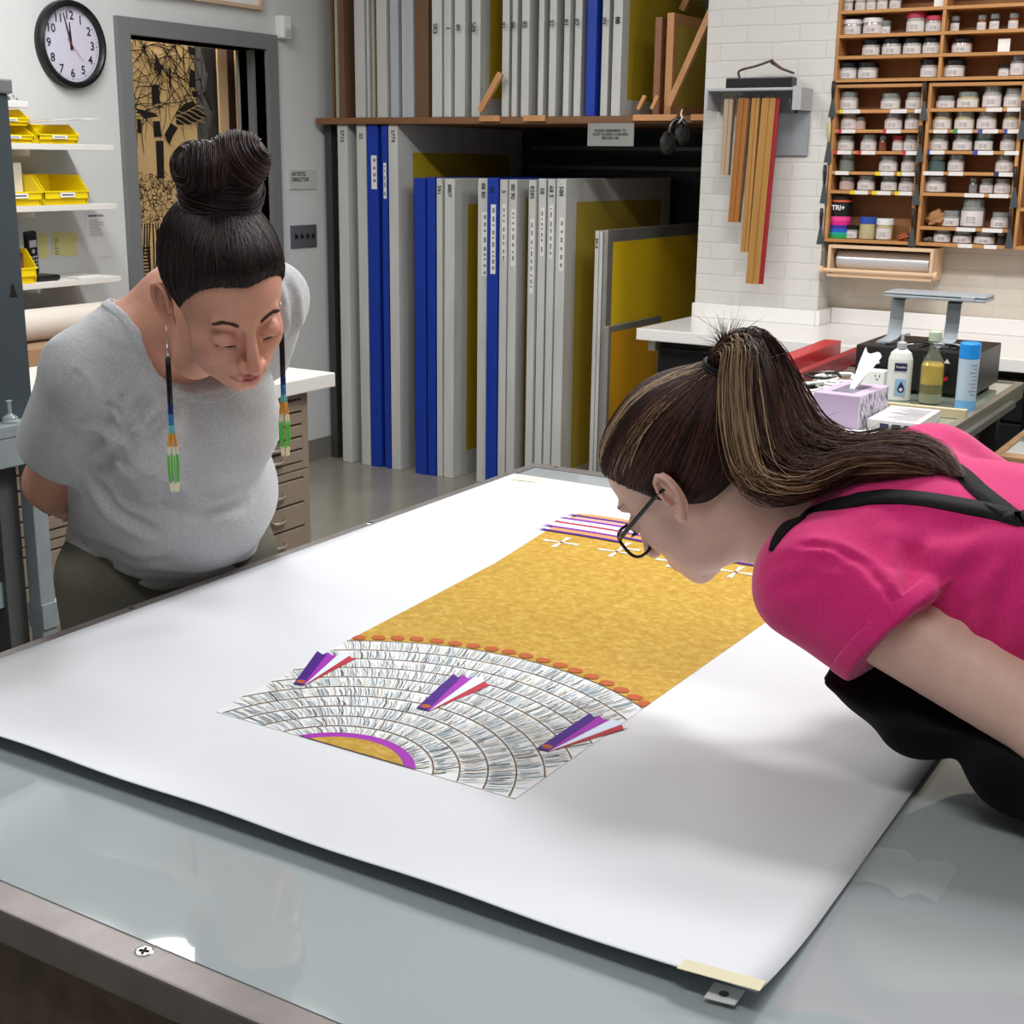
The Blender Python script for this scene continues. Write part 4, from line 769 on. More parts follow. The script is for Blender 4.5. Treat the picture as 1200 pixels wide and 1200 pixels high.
for u, v0, v1, hc, lb in KN:
    p0 = onx(u, v0, XJ-.012); p1 = onx(u-2, v1, XJ-.012); H = p0[2]-p1[2]; W = .030
    r = empty('scraper', (XJ-.012, p0[1], p0[2]), lb, 'scraper', 'scrapers hanging on the jar racks'); m1 = m_kh if hc == 'k' else mat('knife_handle_pale', '#c9b98a', rough=.5); dy = (p1[1]-p0[1])
    b = MB(); b.tube([(XJ-.012, p0[1], p0[2]), (XJ-.012, p0[1]+dy*.2, p0[2]-H*.2), (XJ-.012, p0[1]+dy*.5, p0[2]-H*.5)], [.006, .008, .005], m1, 8); b.build('handle', m1, r)
    b = MB(); za, zb = p0[2]-H*.48, p1[2]; ya, yb = p0[1]+dy*.5, p1[1]; vs = [(x, yy, z) for x in (XJ-.013, XJ-.011) for (yy, z) in ((ya-.004, za), (ya+.004, za), (yb+W/2, zb), (yb-W/2, zb))]
    b.add(vs, [(0, 1, 2, 3), (7, 6, 5, 4), (0, 4, 5, 1), (1, 5, 6, 2), (2, 6, 7, 3), (3, 7, 4, 0)], m_kb); b.build('blade', m_kb, r)
    MB().cyl((XJ-.012, p0[1], p0[2]-.003), (XJ+.004, p0[1], p0[2]-.003), .0018, m_st_, 6).build('nail', m_st_, r)
# foil roll in its wooden holder
m_pw = mat('pale_wood', '#d6b694', rough=.5, noise=(14, .07, 4, (1, .1, 1))); fh = empty('roll_holder', (5.3, 1.53, 1.13), 'pale wooden holder with a dowel under the left jar rack', 'holder')
b = MB(); ya, yb = 1.325, 1.735
b.box((5.24, ya, 1.228), (5.39, yb, 1.240), m_pw, .001); b.box((5.24, ya, 1.118), (5.39, yb, 1.128), m_pw, .001); b.box((5.24, ya, 1.128), (5.39, ya+.012, 1.228), m_pw, .001); b.box((5.24, yb-.012, 1.128), (5.39, yb, 1.228), m_pw, .001); b.build('case', m_pw, fh)
MB().cyl((5.235, ya-.02, 1.143), (5.235, yb+.02, 1.143), .008, m_pw, 16).build('dowel', m_pw, fh)
for y in (ya-.022, yb+.012): MB().cyl((5.235, y, 1.143), (5.235, y+.014, 1.143), .014, m_pw, 16).build('knob', m_pw, fh)
m_foil = mat('foil', '#e6e7ea', rough=.3, metal=.45); o = MB().cyl((5.315, ya+.025, 1.180), (5.315, yb-.022, 1.180), .036, m_foil, 32).build('foil_roll', m_foil); tag(o, 'silver foil roll lying in the pale wooden holder', 'roll')
# ------------------------------------------------------------------ glass-topped work table at the right
m_rail = mat('worn_aluminium', '#a8a294', rough=.35, metal=.7); m_gt = mat('green_glass', '#8f9a8c', rough=.06, spec=.6, coat=1.); m_leg = mat('dark_leg', '#3a3c3e', rough=.5, metal=.3)
wt = empty('work_table', (3.6, 1.2, 0), 'glass-topped work table with a worn metal edge, holding bottles and an amplifier', 'table')
tx0, tx1, ty0, ty1, tz = 3.12, 4.335, .785, 1.49, .90
MB().box((tx0+.02, ty0+.02, tz-.02), (tx1-.02, ty1-.02, tz), m_gt).build('glass_top', m_gt, wt)
for a, b_ in (((tx0, ty0, tz-.045), (tx1, ty0+.022, tz+.004)), ((tx0, ty1-.022, tz-.045), (tx1, ty1, tz+.004)), ((tx0, ty0+.022, tz-.045), (tx0+.022, ty1-.022, tz+.004)), ((tx1-.022, ty0+.022, tz-.045), (tx1, ty1-.022, tz+.004))): MB().box(a, b_, m_rail, .002).build('edge_rail', m_rail, wt)
for x in (tx0+.06, tx1-.10):
    for y in (ty0+.05, ty1-.09): MB().box((x, y, 0), (x+.045, y+.045, tz-.045), m_leg).build('leg', m_leg, wt)
MB().box((tx0+.06, ty0+.10, .70), (tx1-.06, ty1-.10, .73), mat('table_shelf', '#2e2c2b', rough=.6)).build('lower_shelf', mat('table_shelf', '#2e2c2b'), wt)
MB().box((3.30, ty0-.035, tz-.028), (4.05, ty0-.020, tz-.010), mat('dark_slot2', '#4a4a44', rough=.5)).build('handle_bar', None, wt); wt.children[-1].data.materials[0] = MATS['dark_slot2']
MB().cyl((4.16, ty0-.05, tz-.02), (4.16, .30, tz-.02), .012, m_st_, 16).build('cross_bar', m_st_, wt)
TZ = tz+.0005
# amplifier and the laptop stand on it
am = empty('amplifier', (3.98, 1.0, tz), 'black amplifier with sockets on its back, standing on the glass work table', 'amplifier'); m_amp = mat('amp_black', '#1b1a19', rough=.4); m_ampf = mat('amp_face', '#0b0b0c', rough=.5)
ax0, ax1, ay0, ay1, az = 3.93, 4.24, .845, 1.195, 1.032
MB().box((ax0, ay0, TZ+.012), (ax1, ay1, az), m_amp, .004).build('case', m_amp, am); fc = MB().box((ax0-.004, ay0+.01, TZ+.018), (ax0, ay1-.01, az-.016), m_ampf, .001).build('rear_panel', m_ampf, am)
for x in (ax0+.04, ax1-.04):
    for y in (ay0+.03, ay1-.03): MB().cyl((x, y, TZ), (x, y, TZ+.013), .014, m_blackp, 12).build('foot', m_blackp, am)
m_rd = mat('red_post', '#a01c24', rough=.3)
for k in range(4): MB().cyl((ax0-.018, .925+.022*(k % 2), .955+.022*(k//2)), (ax0-.004, .925+.022*(k % 2), .955+.022*(k//2)), .006, m_rd if k < 2 else m_blackp, 10).build('speaker_terminal', m_rd if k < 2 else m_blackp, am)
for k in range(6): MB().cyl((ax0-.012, 1.155-.016*(k % 3), .985+.016*(k//3)), (ax0-.004, 1.155-.016*(k % 3), .985+.016*(k//3)), .004, m_lab, 8).build('socket', m_lab, am)
b = MB(); b.add([(ax0-.0052, .936, .999), (ax0-.0052, .918, .999), (ax0-.0052, .927, 1.012)], [(0, 1, 2)], m_lab); b.build('warning_mark', m_lab, am)
m_blu = mat('anodised_grey', '#a3abb2', rough=.35, metal=.25); lp = empty('laptop_stand', (4.08, 1.0, az), 'silver two-legged laptop stand on top of the amplifier', 'stand')
for u0, u1, dv in ((1045, 1057, 0), (1111, 1123, 0)):
    yt0 = onx((u0+u1)/2, 375, 4.12)[1]; b = MB(); P = [(3.99, .004), (4.06, .006), (4.10, .012), (4.115, .06), (4.12, .118), (4.14, .126), (4.21, .124)]
    vs = []
    for i, (x, z) in enumerate(P):
        dx, dz = (P[min(i+1, 6)][0]-P[max(i-1, 0)][0]), (P[min(i+1, 6)][1]-P[max(i-1, 0)][1]); l = math.hypot(dx, dz); nx_, nz = -dz/l*.003, dx/l*.003
        for s in (-1, 1): vs += [(x+nx_*s, yt0-.020, az+z+nz*s), (x+nx_*s, yt0+.020, az+z+nz*s)]
    fs = []
    for i in range(6):
        o_ = i*4; fs += [(o_, o_+1, o_+5, o_+4), (o_+2, o_+6, o_+7, o_+3), (o_, o_+4, o_+6, o_+2), (o_+1, o_+3, o_+7, o_+5)]
    fs += [(0, 2, 3, 1), (24, 25, 27, 26)]; b.add(vs, fs, m_blu, False); b.build('leg', m_blu, lp)
o = empty('laptop', (4.13, 1.0, az+.13), 'closed silver laptop lying on the two-legged stand', 'laptop'); pA = onx(1036, 358, 4.06); pB = onx(1155, 362, 4.06); yA, yB = pA[1], pB[1]
MB().box((4.05, yB, az+.132), (4.17, yA, az+.141), m_blu, .003).build('base', m_blu, o); MB().box((4.05, yB, az+.1425), (4.17, yA, az+.149), m_blu, .003).build('lid', m_blu, o); MB().box((4.046, yB+.03, az+.134), (4.051, yB+.07, az+.147), m_gm, .001).build('clip', m_gm, o)
b = MB()
for k in range(5): b.tube(catmull([(3.97, 1.12-.05*k, az+.003), (4.0+.01*k, 1.06-.04*k, az+.008), (3.98, 1.00-.03*k, az+.014), (4.02, .93-.01*k, az+.005)], 20), .003, m_gm if k % 2 else m_blackp, 6)
tag(b.build('cable', None), 'tangle of cables lying on top of the amplifier', 'cable', kind='stuff')
# lotion bottle
def cyl_txt(b, s, size, c_, r, z, m, dirv, off=0): 
    vs, fs = text_mesh(s, size, bold=size*.02)
    return vs, fs
tocam = _n(V(-1, -.27, 0)); perp = V(-tocam[1], tocam[0], 0)
def lab_flat(c_, w, h, z, d, m, name, parent, sx=0.):
    """thin rectangle facing the camera side of a bottle, standing at distance d from its axis"""
    o3 = np.array([c_[0], c_[1], 0])+tocam*d+perp*sx; b = MB(); vs = [o3+perp*(w/2)*a+V(0, 0, z+h*k) for a, k in ((-1, 0), (1, 0), (1, 1), (-1, 1))]; vs2 = [v-tocam*.001 for v in vs]
    b.add(vs+vs2, [(0, 1, 2, 3), (7, 6, 5, 4), (0, 4, 5, 1), (1, 5, 6, 2), (2, 6, 7, 3), (3, 7, 4, 0)], m); return b.build(name, m, parent)
c1 = onz(1052, 463, .905); c1 = V(3.80, 1.025, 0); lo = empty('lotion_bottle', (c1[0], c1[1], TZ), 'white pump lotion bottle with a blue label, left of the yellow liquid', 'bottle'); m_lo = mat('lotion_white', '#d6d7d2', rough=.3, sss=.1)
Ms = Matrix.Translation((c1[0], c1[1], TZ))@Matrix.Rotation(math.atan2(tocam[1], tocam[0]), 4, 'Z')@Matrix.Diagonal((.62, 1, 1, 1))
MB().lathe([(0, 0), (.031, 0), (.034, .004), (.034, .10), (.0335, .118), (.028, .136), (.016, .146), (.012, .149)], M=Ms, m=m_lo, n=40).build('body', m_lo, lo)
MB().lathe([(0, .147), (.0135, .147), (.0135, .163), (.010, .166), (.0045, .168), (.0045, .188), (0, .188)], M=Matrix.Translation((c1[0], c1[1], TZ)), m=m_gm, n=24).build('pump_collar', m_gm, lo)
MB().tube([(c1[0], c1[1], TZ+.180), (c1[0]+.002, c1[1]-.004, TZ+.189), (c1[0]+.02, c1[1]-.012, TZ+.187)], .0035, m_gm, 8).build('pump_spout', m_gm, lo)
m_nv = mat('navy_print', '#1c2350', rough=.5); m_lb = mat('light_blue_print', '#8fb0d0', rough=.5); dd = .0222
lab_flat(c1, .034, .022, .925-.0+.075-.013, dd, m_nv, 'brand_label', lo, .002); vs, fs = text_mesh('Vaseline', .0085, bold=.0002)
o3 = V(c1[0], c1[1], 0)+tocam*(dd+.0006)+perp*.002; Q = frameM((o3[0], o3[1], .998), tuple(perp), (0, 0, 1)); MB().add([Q@v for v in vs], fs, m_lab).build('brand_lettering', m_lab, lo)
lab_flat(c1, .030, .046, .912+.006, dd-.0002, m_lb, 'blue_panel', lo, .004); b = MB(); b.lathe([(0, 0), (.0095, .0)], M=Q@Matrix.Translation((.004, -.062, .0004)), m=m_nv, n=20)
b.add([Q@Vector(p) for p in ((-.0045, -.057, .0004), (.0125, -.057, .0004), (.004, -.040, .0004))], [(0, 1, 2)], m_nv); b.lathe([(0, 0), (.005, .0)], M=Q@Matrix.Translation((.004, -.063, .0009)), m=m_lab, n=16); b.build('drop_mark', m_nv, lo)
# bottle of yellow liquid
c2 = V(3.80, .935, 0); ob = empty('oil_bottle', (c2[0], c2[1], TZ), 'clear square-shouldered bottle half full of yellow liquid with a pale green cap', 'bottle'); m_gl = mat('clear_glass', '#b8c0b0', rough=.04, alpha=.07, spec=.8); m_oil = mat('yellow_oil', '#a88c02', rough=.1, noise=(30, .18, 4)); m_wat = mat('murky_water', '#85866a', rough=.1)
Mo = Matrix.Translation((c2[0], c2[1], TZ)); MB().lathe([(0, .0), (.031, 0), (.033, .004), (.033, .108), (.029, .122), (.018, .140), (.0145, .150), (.0140, .172), (.0165, .174), (.0165, .180), (.0120, .180), (.0115, .150), (.027, .120), (.0305, .106), (.0305, .004), (0, .003)], M=Mo, m=m_gl, n=36).build('glass', m_gl, ob)
MB().lathe([(0, .0032), (.0302, .0042), (.0302, .030), (0, .030)], M=Mo, m=m_wat, n=32).build('water_layer', m_wat, ob); m_od = mat('dark_oil', '#5e520c', rough=.2, noise=(60, .3, 4))
MB().lathe([(0, .0302), (.0302, .0302), (.0302, .056), (0, .056)], M=Mo, m=m_od, n=32).build('dark_layer', m_od, ob); MB().lathe([(0, .0562), (.0302, .0562), (.0302, .108), (.025, .116), (0, .116)], M=Mo, m=m_oil, n=32).build('yellow_layer', m_oil, ob)
m_cg = mat('pale_green_cap', '#a9b8a0', rough=.5); MB().lathe([(0, .174), (.0175, .176), (.0175, .200), (.014, .204), (0, .204)], M=Mo, m=m_cg, n=28).build('cap', m_cg, ob)
# spray can
c3 = V(3.745, .826, 0); sp = empty('spray_can', (c3[0], c3[1], TZ), 'pale blue aerosol can with a bright blue cap at the table edge', 'can'); m_cb = mat('can_pale_blue', '#b5c8da', rough=.3, metal=.2); m_bc = mat('bright_blue_cap', '#1a86d8', rough=.35); Mc = Matrix.Translation((c3[0], c3[1], TZ))
MB().lathe([(0, 0), (.025, 0), (.027, .003), (.027, .140), (.0265, .143)], M=Mc, m=m_cb, n=36).build('body', m_cb, sp); MB().lathe([(.0265, .143), (.0275, .144), (.0275, .182), (.025, .186), (.0, .186)], M=Mc, m=m_bc, n=36).build('cap', m_bc, sp)
b = MB(); rr2 = random.Random(8)
for i in range(9):
    z = .045+i*.010; x0 = -.006; 
    a0, a1 = PI+.27-.05, PI+.27-.05-rr2.uniform(.5, .85); vs = []
    for t in np.linspace(a0+1.0, a1+1.0, 6): vs += [(c3[0]+.0274*math.cos(t), c3[1]+.0274*math.sin(t), TZ+z), (c3[0]+.0274*math.cos(t), c3[1]+.0274*math.sin(t), TZ+z+.003)]
    b.add(vs, [(2*j, 2*j+1, 2*j+3, 2*j+2) for j in range(5)], m_pr, True)
b.build('small_print', m_pr, sp); MB().lathe([(.0272, .004), (.0274, .030)], M=Mc, m=mat('can_blue_band', '#6fa8d4', rough=.3), n=36).build('blue_band', MATS['can_blue_band'], sp)
# tissue box, boxed paper, papers, strips
m_lil = mat('lilac_card', '#b5a2bd', rough=.6); m_pat = mat('patterned_card', '#c9c3d2', rough=.6)
Tt = Matrix.Translation((3.30, 1.045, TZ))@Matrix.Rotation(-.05, 4, 'Z'); ti = empty('tissue_box', (3.36, 1.05, TZ), 'lilac tissue box with a white tissue pulled up, on the glass work table', 'tissue box')
MB().box((-.0, -.06, 0), (.22, .06, .085), m_lil, .002, M=Tt).build('box', m_lil, ti)
b = MB(); b.box((.001, -.0612, .001), (.219, -.0598, .084), m_pat, M=Tt); b.build('patterned_side', m_pat, ti); rr3 = random.Random(2); b = MB()
for i in range(90):
    x, z, an = rr3.uniform(.01, .21), rr3.uniform(.008, .078), rr3.uniform(-.6, .6); l = .009; b.add([Tt@Vector(p) for p in ((x-l*math.sin(an)-.001, -.0618, z-l*math.cos(an)), (x-l*math.sin(an)+.001, -.0618, z-l*math.cos(an)), (x+l*math.sin(an)+.001, -.0618, z+l*math.cos(an)), (x+l*math.sin(an)-.001, -.0618, z+l*math.cos(an)))], [(0, 1, 2, 3)], m_nv if i % 3 else m_lil)
b.build('leaf_pattern', m_nv, ti); MB().box((.04, -.03, .085), (.18, .03, .0858), mat('tissue_slot', '#6e6a78', rough=.6), M=Tt).build('opening', MATS['tissue_slot'], ti)
b = MB(); g_ = 12; vs = []
for i in range(g_+1):
    for j in range(g_+1):
        a, k = i/g_-.5, j/g_; w = .018+.075*k*(1-.35*k); x = .10+.050*k+a*w*.55+.006*math.sin(9*a+4*k); y = -.005+a*w*.9-.020*k+.010*math.sin(7*a+2*k)*k; z = .082+.105*k-.018*k*abs(a)*2+.008*math.sin(12*a)*k; vs.append(Tt@Vector((x, y, z)))
b.add(vs, [(i*(g_+1)+j, i*(g_+1)+j+1, (i+1)*(g_+1)+j+1, (i+1)*(g_+1)+j) for i in range(g_) for j in range(g_)], m_paper, True); b.build('tissue', m_paper, ti)
pb = empty('paper_box', (3.42, .91, TZ), 'flat white printed carton in front of the bottles', 'box'); Tb = Matrix.Translation((3.33, .905, TZ))@Matrix.Rotation(.02, 4, 'Z'); MB().box((0, -.065, 0), (.23, .065, .026), m_lab, .001, M=Tb).build('carton', m_lab, pb)
b = MB(); 
for i in range(16): x = .02+i*.012; b.box((x, -.05, .0262), (x+.004, -.05+.09*rr3.uniform(.5, 1), .0266), m_pr, M=Tb)
for y_, z_ in ((-.05, .006), (-.02, .006), (.01, .006)): b.box((-.0006, y_, z_), (.0001, y_+.022, z_+.012), m_nv, M=Tb)
b.build('print', m_pr, pb)
for k, (x, y, r_, w, h) in enumerate(((3.23, .965, .1, .13, .18), (3.25, .89, -.15, .12, .16), (3.22, 1.12, .3, .13, .19))):
    o = empty('printed_sheet', (x, y, TZ), ['printed sheet lying in front of the tissue box', 'printed sheet lying in front of the white carton', 'printed sheet farthest left behind the ponytail'][k], 'paper'); Tp = Matrix.Translation((x, y, TZ+.0004+k*.0012))@Matrix.Rotation(r_, 4, 'Z'); MB().box((-w/2, -h/2, 0), (w/2, h/2, .0006), m_paper, M=Tp).build('sheet', m_paper, o)
    b = MB()
    for i in range(14): b.box((-w*.42+i*w*.06, -h*.4, .0007), (-w*.42+i*w*.06+.003, -h*.4+h*.8*rr3.uniform(.4, 1), .001), [m_pr, m_lb, m_lil][i % 3], M=Tp)
    b.build('print', m_pr, o)
m_bw = mat('pale_strip', '#c3b594', rough=.5); o = MB().box((-.0, -.012, 0), (.018, .25, .026), m_bw, .002, M=Matrix.Translation((3.60, .80, TZ))@Matrix.Rotation(.05, 4, 'Z')).build('wooden_strip', m_bw); tag(o, 'pale wooden strip lying across the glass table before the bottles', 'strip')
o = MB().box((3.685, .865, TZ), (3.71, 1.10, TZ+.008), mat('brown_strip', '#5e4038', rough=.5), .002).build('wooden_strip', None); o.data.materials[0] = MATS['brown_strip']; tag(o, 'thin dark brown strip directly under the lotion bottle and yellow liquid', 'strip')
# white plug strip, cable heap, keyboard-like tray, red trays
ps = empty('power_strip', (3.88, 1.11, TZ), 'white power outlet box standing left of the lotion bottle', 'outlet'); MB().box((3.86, 1.085, TZ), (3.90, 1.155, TZ+.070), m_white, .004).build('body', m_white, ps); b = MB()
for z in (.020, .050):
    for y in (1.098, 1.110): b.box((3.8592, y, TZ+z), (3.8602, y+.002, TZ+z+.008), m_slot)
    b.box((3.8592, 1.103, TZ+z-.008), (3.8602, 1.107, TZ+z-.004), m_slot)
b.build('sockets', m_slot, ps)
b = MB(); rr4 = random.Random(5)
for k in range(16):
    x, y = 3.50+rr4.uniform(0, .38), 1.235+rr4.uniform(-.05, .05); ph_, ra_, rb_ = rr4.uniform(0, 6), rr4.uniform(.04, .11), rr4.uniform(.03, .06); P = [(x+ra_*math.cos(ph_+q_*1.1), y+rb_*math.sin(ph_+q_*1.1), TZ+.006+.0025*k+rr4.uniform(0, .008)) for q_ in range(6)]; b.tube(catmull(P, 30), .0045, m_white if k % 5 else m_blackp, 6)
for k in range(6): b.tube(catmull([(3.52, 1.16, TZ+.006+k*.010), (3.40, 1.20, TZ+.008+k*.010), (3.44, 1.30, TZ+.006+k*.010), (3.56, 1.33, TZ+.006+k*.010)], 20), .0045, m_white, 6)
tag(b.build('cable_heap', None), 'heap of white cables beside the tissue box', 'cables', kind='stuff')
tr = empty('metal_tray', (3.95, 1.42, TZ), 'long grey slotted metal tray behind the cables', 'tray'); b = MB(); b.box((3.55, 1.36, TZ), (4.28, 1.47, TZ+.018), m_grey, .003); b.build('tray', m_grey, tr); b = MB()
for k in range(18): b.box((3.58+k*.038, 1.385, TZ+.0182), (3.592+k*.038, 1.40, TZ+.0195), m_blackp)
b.build('slots', m_blackp, tr)
m_red = mat('red_metal', '#b01622', rough=.35); m_red2 = mat('dark_red_metal', '#8a1420', rough=.4)
o = MB().box((-.40, -.030, 0), (.36, .030, .045), m_red, .003, M=Matrix.Translation((4.15, 1.44, TZ+.019))@Matrix.Rotation(.04, 4, 'Z')).build('red_bar', m_red); tag(o, 'thick red metal bar lying on the slotted tray', 'bar')
o = MB().box((-.36, -.014, 0), (.40, .014, .048), m_red2, .003, M=Matrix.Translation((4.14, 1.345, TZ))@Matrix.Rotation(.03, 4, 'Z')).build('red_bar', m_red2); tag(o, 'darker red metal bar leaning beside the thick red bar', 'bar')
# second glass-topped bench at the right edge of the view
m_bl = mat('bench_wood', '#a98560', rough=.5, noise=(12, .1, 4)); bn = empty('side_bench', (3.9, .4, 0), 'low bench with a glass top and wooden edge at the right picture border', 'table')
MB().box((3.91, -.6, .745), (4.62, .745, .760), m_gt).build('glass_top', m_gt, bn); MB().box((3.85, -.6, .70), (3.91, .745, .765), m_bl, .003).build('front_edge', m_bl, bn); MB().box((3.85, .745, .70), (4.65, .765, .765), m_bl, .003).build('side_edge', m_bl, bn)
b = MB(); b.box((3.89, -.6, .0), (4.62, .73, .70), m_cab); b.build('carcass', m_cab, bn); MB().box((3.872, -.5, .655), (3.888, .70, .670), m_st_, .002).build('rail', m_st_, bn)
# ------------------------------------------------------------------ light table in the foreground
m_rim = mat('brushed_rim', '#8b8583', rough=.42, metal=.75, noise=(26, .10, 6, (1, 1, 1)), bump=(300, .05, .0005)); m_rimd = mat('far_rim', '#77787a', rough=.4, metal=.7)
m_glass = mat('frosted_glass', '#a3acaf', rough=.04, spec=.5, coat=1., noise=(1.2, .02, 3)); m_glass.node_tree.nodes['Principled BSDF'].inputs['Coat Roughness'].default_value = .01
m_mdf = mat('mottled_board', '#5b4c40', rough=.55, noise=(34, .30, 8), bump=(60, .2, .001))
TX0, TX1, TY0, TY1, TT = .675, 2.512, -.05, 1.466, .900
lt = empty('light_table', (1.6, .7, 0), 'large light table with frosted glass top and brushed metal rim in the foreground', 'table')
MB().box((TX0+.036, TY0+.036, TT-.022), (TX1-.036, TY1-.024, TT-.001), m_glass).build('glass_top', m_glass, lt)
for nm, a, b_ in (('near', (TX0, TY0, TT-.034), (TX0+.034, TY1, TT+.001)), ('far', (TX1-.034, TY0, TT-.034), (TX1, TY1, TT+.001)), ('left', (TX0+.034, TY1-.022, TT-.034), (TX1-.034, TY1, TT+.001)), ('right', (TX0+.034, TY0, TT-.034), (TX1-.034, TY0+.034, TT+.001))):
    MB().box(a, b_, m_rim, .0025).build('rim_rail', m_rim, lt)
for a, b_ in (((TX0+.012, TY0+.02, .42), (TX0+.032, TY1-.02, TT-.034)), ((TX1-.032, TY0+.02, .42), (TX1-.012, TY1-.02, TT-.034)), ((TX0+.032, TY1-.04, .42), (TX1-.032, TY1-.02, TT-.034)), ((TX0+.032, TY0+.02, .42), (TX1-.032, TY0+.04, TT-.034))): MB().box(a, b_, m_mdf, .001).build('side_panel', m_mdf, lt)
MB().box((TX0+.03, TY0+.04, .42), (TX1-.03, TY1-.04, .44), m_mdf).build('bottom_panel', m_mdf, lt)
for x in (TX0+.05, TX1-.12):
    for y in (TY0+.06, TY1-.13): MB().box((x, y, 0), (x+.07, y+.07, .42), mat('table_leg', '#3b3b3d', rough=.5), .003).build('leg', mat('table_leg', '#3b3b3d'), lt)
m_scr = mat('screw_zinc', '#c9cac8', rough=.25, metal=1.)
def screw(x, y, r=.0085):
    b = MB(); b.lathe([(0, .0004), (r*.75, .0006), (r, 0)], (x, y, TT+.0012), m_scr, 24)
    for a in (.4, .4+PI/2): b.box((-r*.55, -r*.10, .0008), (r*.55, r*.10, .0016), mat('screw_slot', '#1d1d1f', rough=.6), M=Matrix.Translation((x, y, TT+.001))@Matrix.Rotation(a, 4, 'Z'))
    b.build('screw', m_scr, lt)
screw(.697, .779); screw(.692, .20); screw(.692, 1.30); screw(1.32, 1.455, .006); screw(1.9, 1.455, .006); screw(2.37, 1.455, .006); screw(2.495, 1.40, .006); screw(2.495, 1.15, .006); screw(.692, 1.40, .006)
# ------------------------------------------------------------------ the large sheet with its print
SX0, SX1, SY0, SY1 = .893, 2.392, .310, 1.445
def sz(x, y=0.):
    t = max(0., (SX0+.17-x)/.17); s = max(0., (SY0+.10-y)/.10)
    return TT+.0015+.0165*t*t+.004*s*s*(1-.5*t)+.0012*t*math.sin(y*23)
m_sheet = mat('print_paper', '#d3d6db', rough=.75, spec=.25)
sh_ = empty('print_sheet', (1.66, .88, TT), 'huge white sheet carrying the gold print, lying on the light table', 'print')
b = MB(); nx_, ny_ = 60, 40; vs = []
for i in range(nx_+1):
    for j in range(ny_+1):
        x = SX0+(SX1-SX0)*(i/nx_)**1.4; y = SY0+(SY1-SY0)*j/ny_; vs.append((x, y, sz(x, y)))
nv = len(vs); vs += [(x, y, z-.0006) for x, y, z in vs]; fs = []
for i in range(nx_):
    for j in range(ny_):
        a = i*(ny_+1)+j; fs.append((a, a+ny_+1, a+ny_+2, a+1)); fs.append((nv+a, nv+a+1, nv+a+ny_+2, nv+a+ny_+1))
for i in range(nx_): a = i*(ny_+1); c_ = a+ny_+1; fs.append((a, nv+a, nv+c_, c_)); a += ny_; c_ += ny_; fs.append((a, c_, nv+c_, nv+a))
for j in range(ny_): a = j; fs.append((a, a+1, nv+a+1, nv+a)); a = nx_*(ny_+1)+j; fs.append((a, nv+a, nv+a+1, a+1))
b.add(vs, fs, m_sheet, True); b.build('paper', m_sheet, sh_)
# print: everything below is ink, fractions of a millimetre above the paper
m_gold = mat('ink_gold', '#c99a2c', rough=.6, spec=.25); g = m_gold.node_tree
t1 = g.nodes.new('ShaderNodeTexNoise'); t1.inputs['Scale'].default_value = 80; t1.inputs['Detail'].default_value = 7; t1.inputs['Distortion'].default_value = .8
tc_ = g.nodes.new('ShaderNodeTexCoord'); mp_ = g.nodes.new('ShaderNodeMapping'); mp_.inputs['Scale'].default_value = (1.3, .9, 1); g.links.new(tc_.outputs['Object'], mp_.inputs['Vector']); g.links.new(mp_.outputs['Vector'], t1.inputs['Vector'])
cr = g.nodes.new('ShaderNodeValToRGB'); cr.color_ramp.elements[0].position = .36; cr.color_ramp.elements[0].color = srgb('#a9852c'); cr.color_ramp.elements[1].position = .70; cr.color_ramp.elements[1].color = srgb('#c6a552'); e_ = cr.color_ramp.elements.new(.52); e_.color = srgb('#b79237')
g.links.new(t1.outputs['Fac'], cr.inputs['Fac']); g.links.new(cr.outputs['Color'], g.nodes['Principled BSDF'].inputs['Base Color'])
ink = lambda n, h: mat('ink_'+n, h, rough=.6, spec=.25)
m_whi, m_brn, m_pur, m_mag, m_dot, m_redi, m_vio, m_lbl, m_pnk, m_tan = ink('white', '#dcdee0'), ink('brown', '#6a5236'), ink('purple', '#7a2a9c'), ink('magenta', '#9a2ea8'), ink('brick', '#ad5628'), ink('red', '#b03040'), ink('violet', '#45187c'), ink('pale_blue', '#d4e0f2'), ink('pink', '#d69c96'), ink('tan', '#c98f5c')
LX = [1.103, 1.199, 1.296, 1.401, 1.594, 1.818, 2.024, 2.18]; LYl = [1.082, 1.090, 1.095, 1.104, 1.115, 1.130, 1.158, 1.170]; LYr = [.660, .658, .655, .653, .648, .642, .634, .628]
yl = lambda x: float(np.interp(x, LX, LYl)); yr = lambda x: float(np.interp(x, LX, LYr)); XB = 1.103
CX, CY, RO = 1.049, .870, .408
class Art(MB):
    def flat(s, pts, lay, m): s.add([(x, y, sz(x, y)+.0003+.00022*lay) for x, y in pts], [tuple(range(len(pts)))], m); return s
    def strip(s, P, Q, lay, m):
        vs = []; 
        for (a, b_), (c_, d_) in zip(P, Q): vs += [(a, b_, sz(a, b_)+.0003+.00022*lay), (c_, d_, sz(c_, d_)+.0003+.00022*lay)]
        s.add(vs, [(2*i, 2*i+1, 2*i+3, 2*i+2) for i in range(len(P)-1)], m); return s
art = Art(); xs_ = np.linspace(XB, 2.175, 60)
art.strip([(x, yl(x)) for x in xs_], [(x, yr(x)) for x in xs_], 0, m_gold)
inside = lambda x, y: x >= XB and yr(x) <= y <= yl(x)
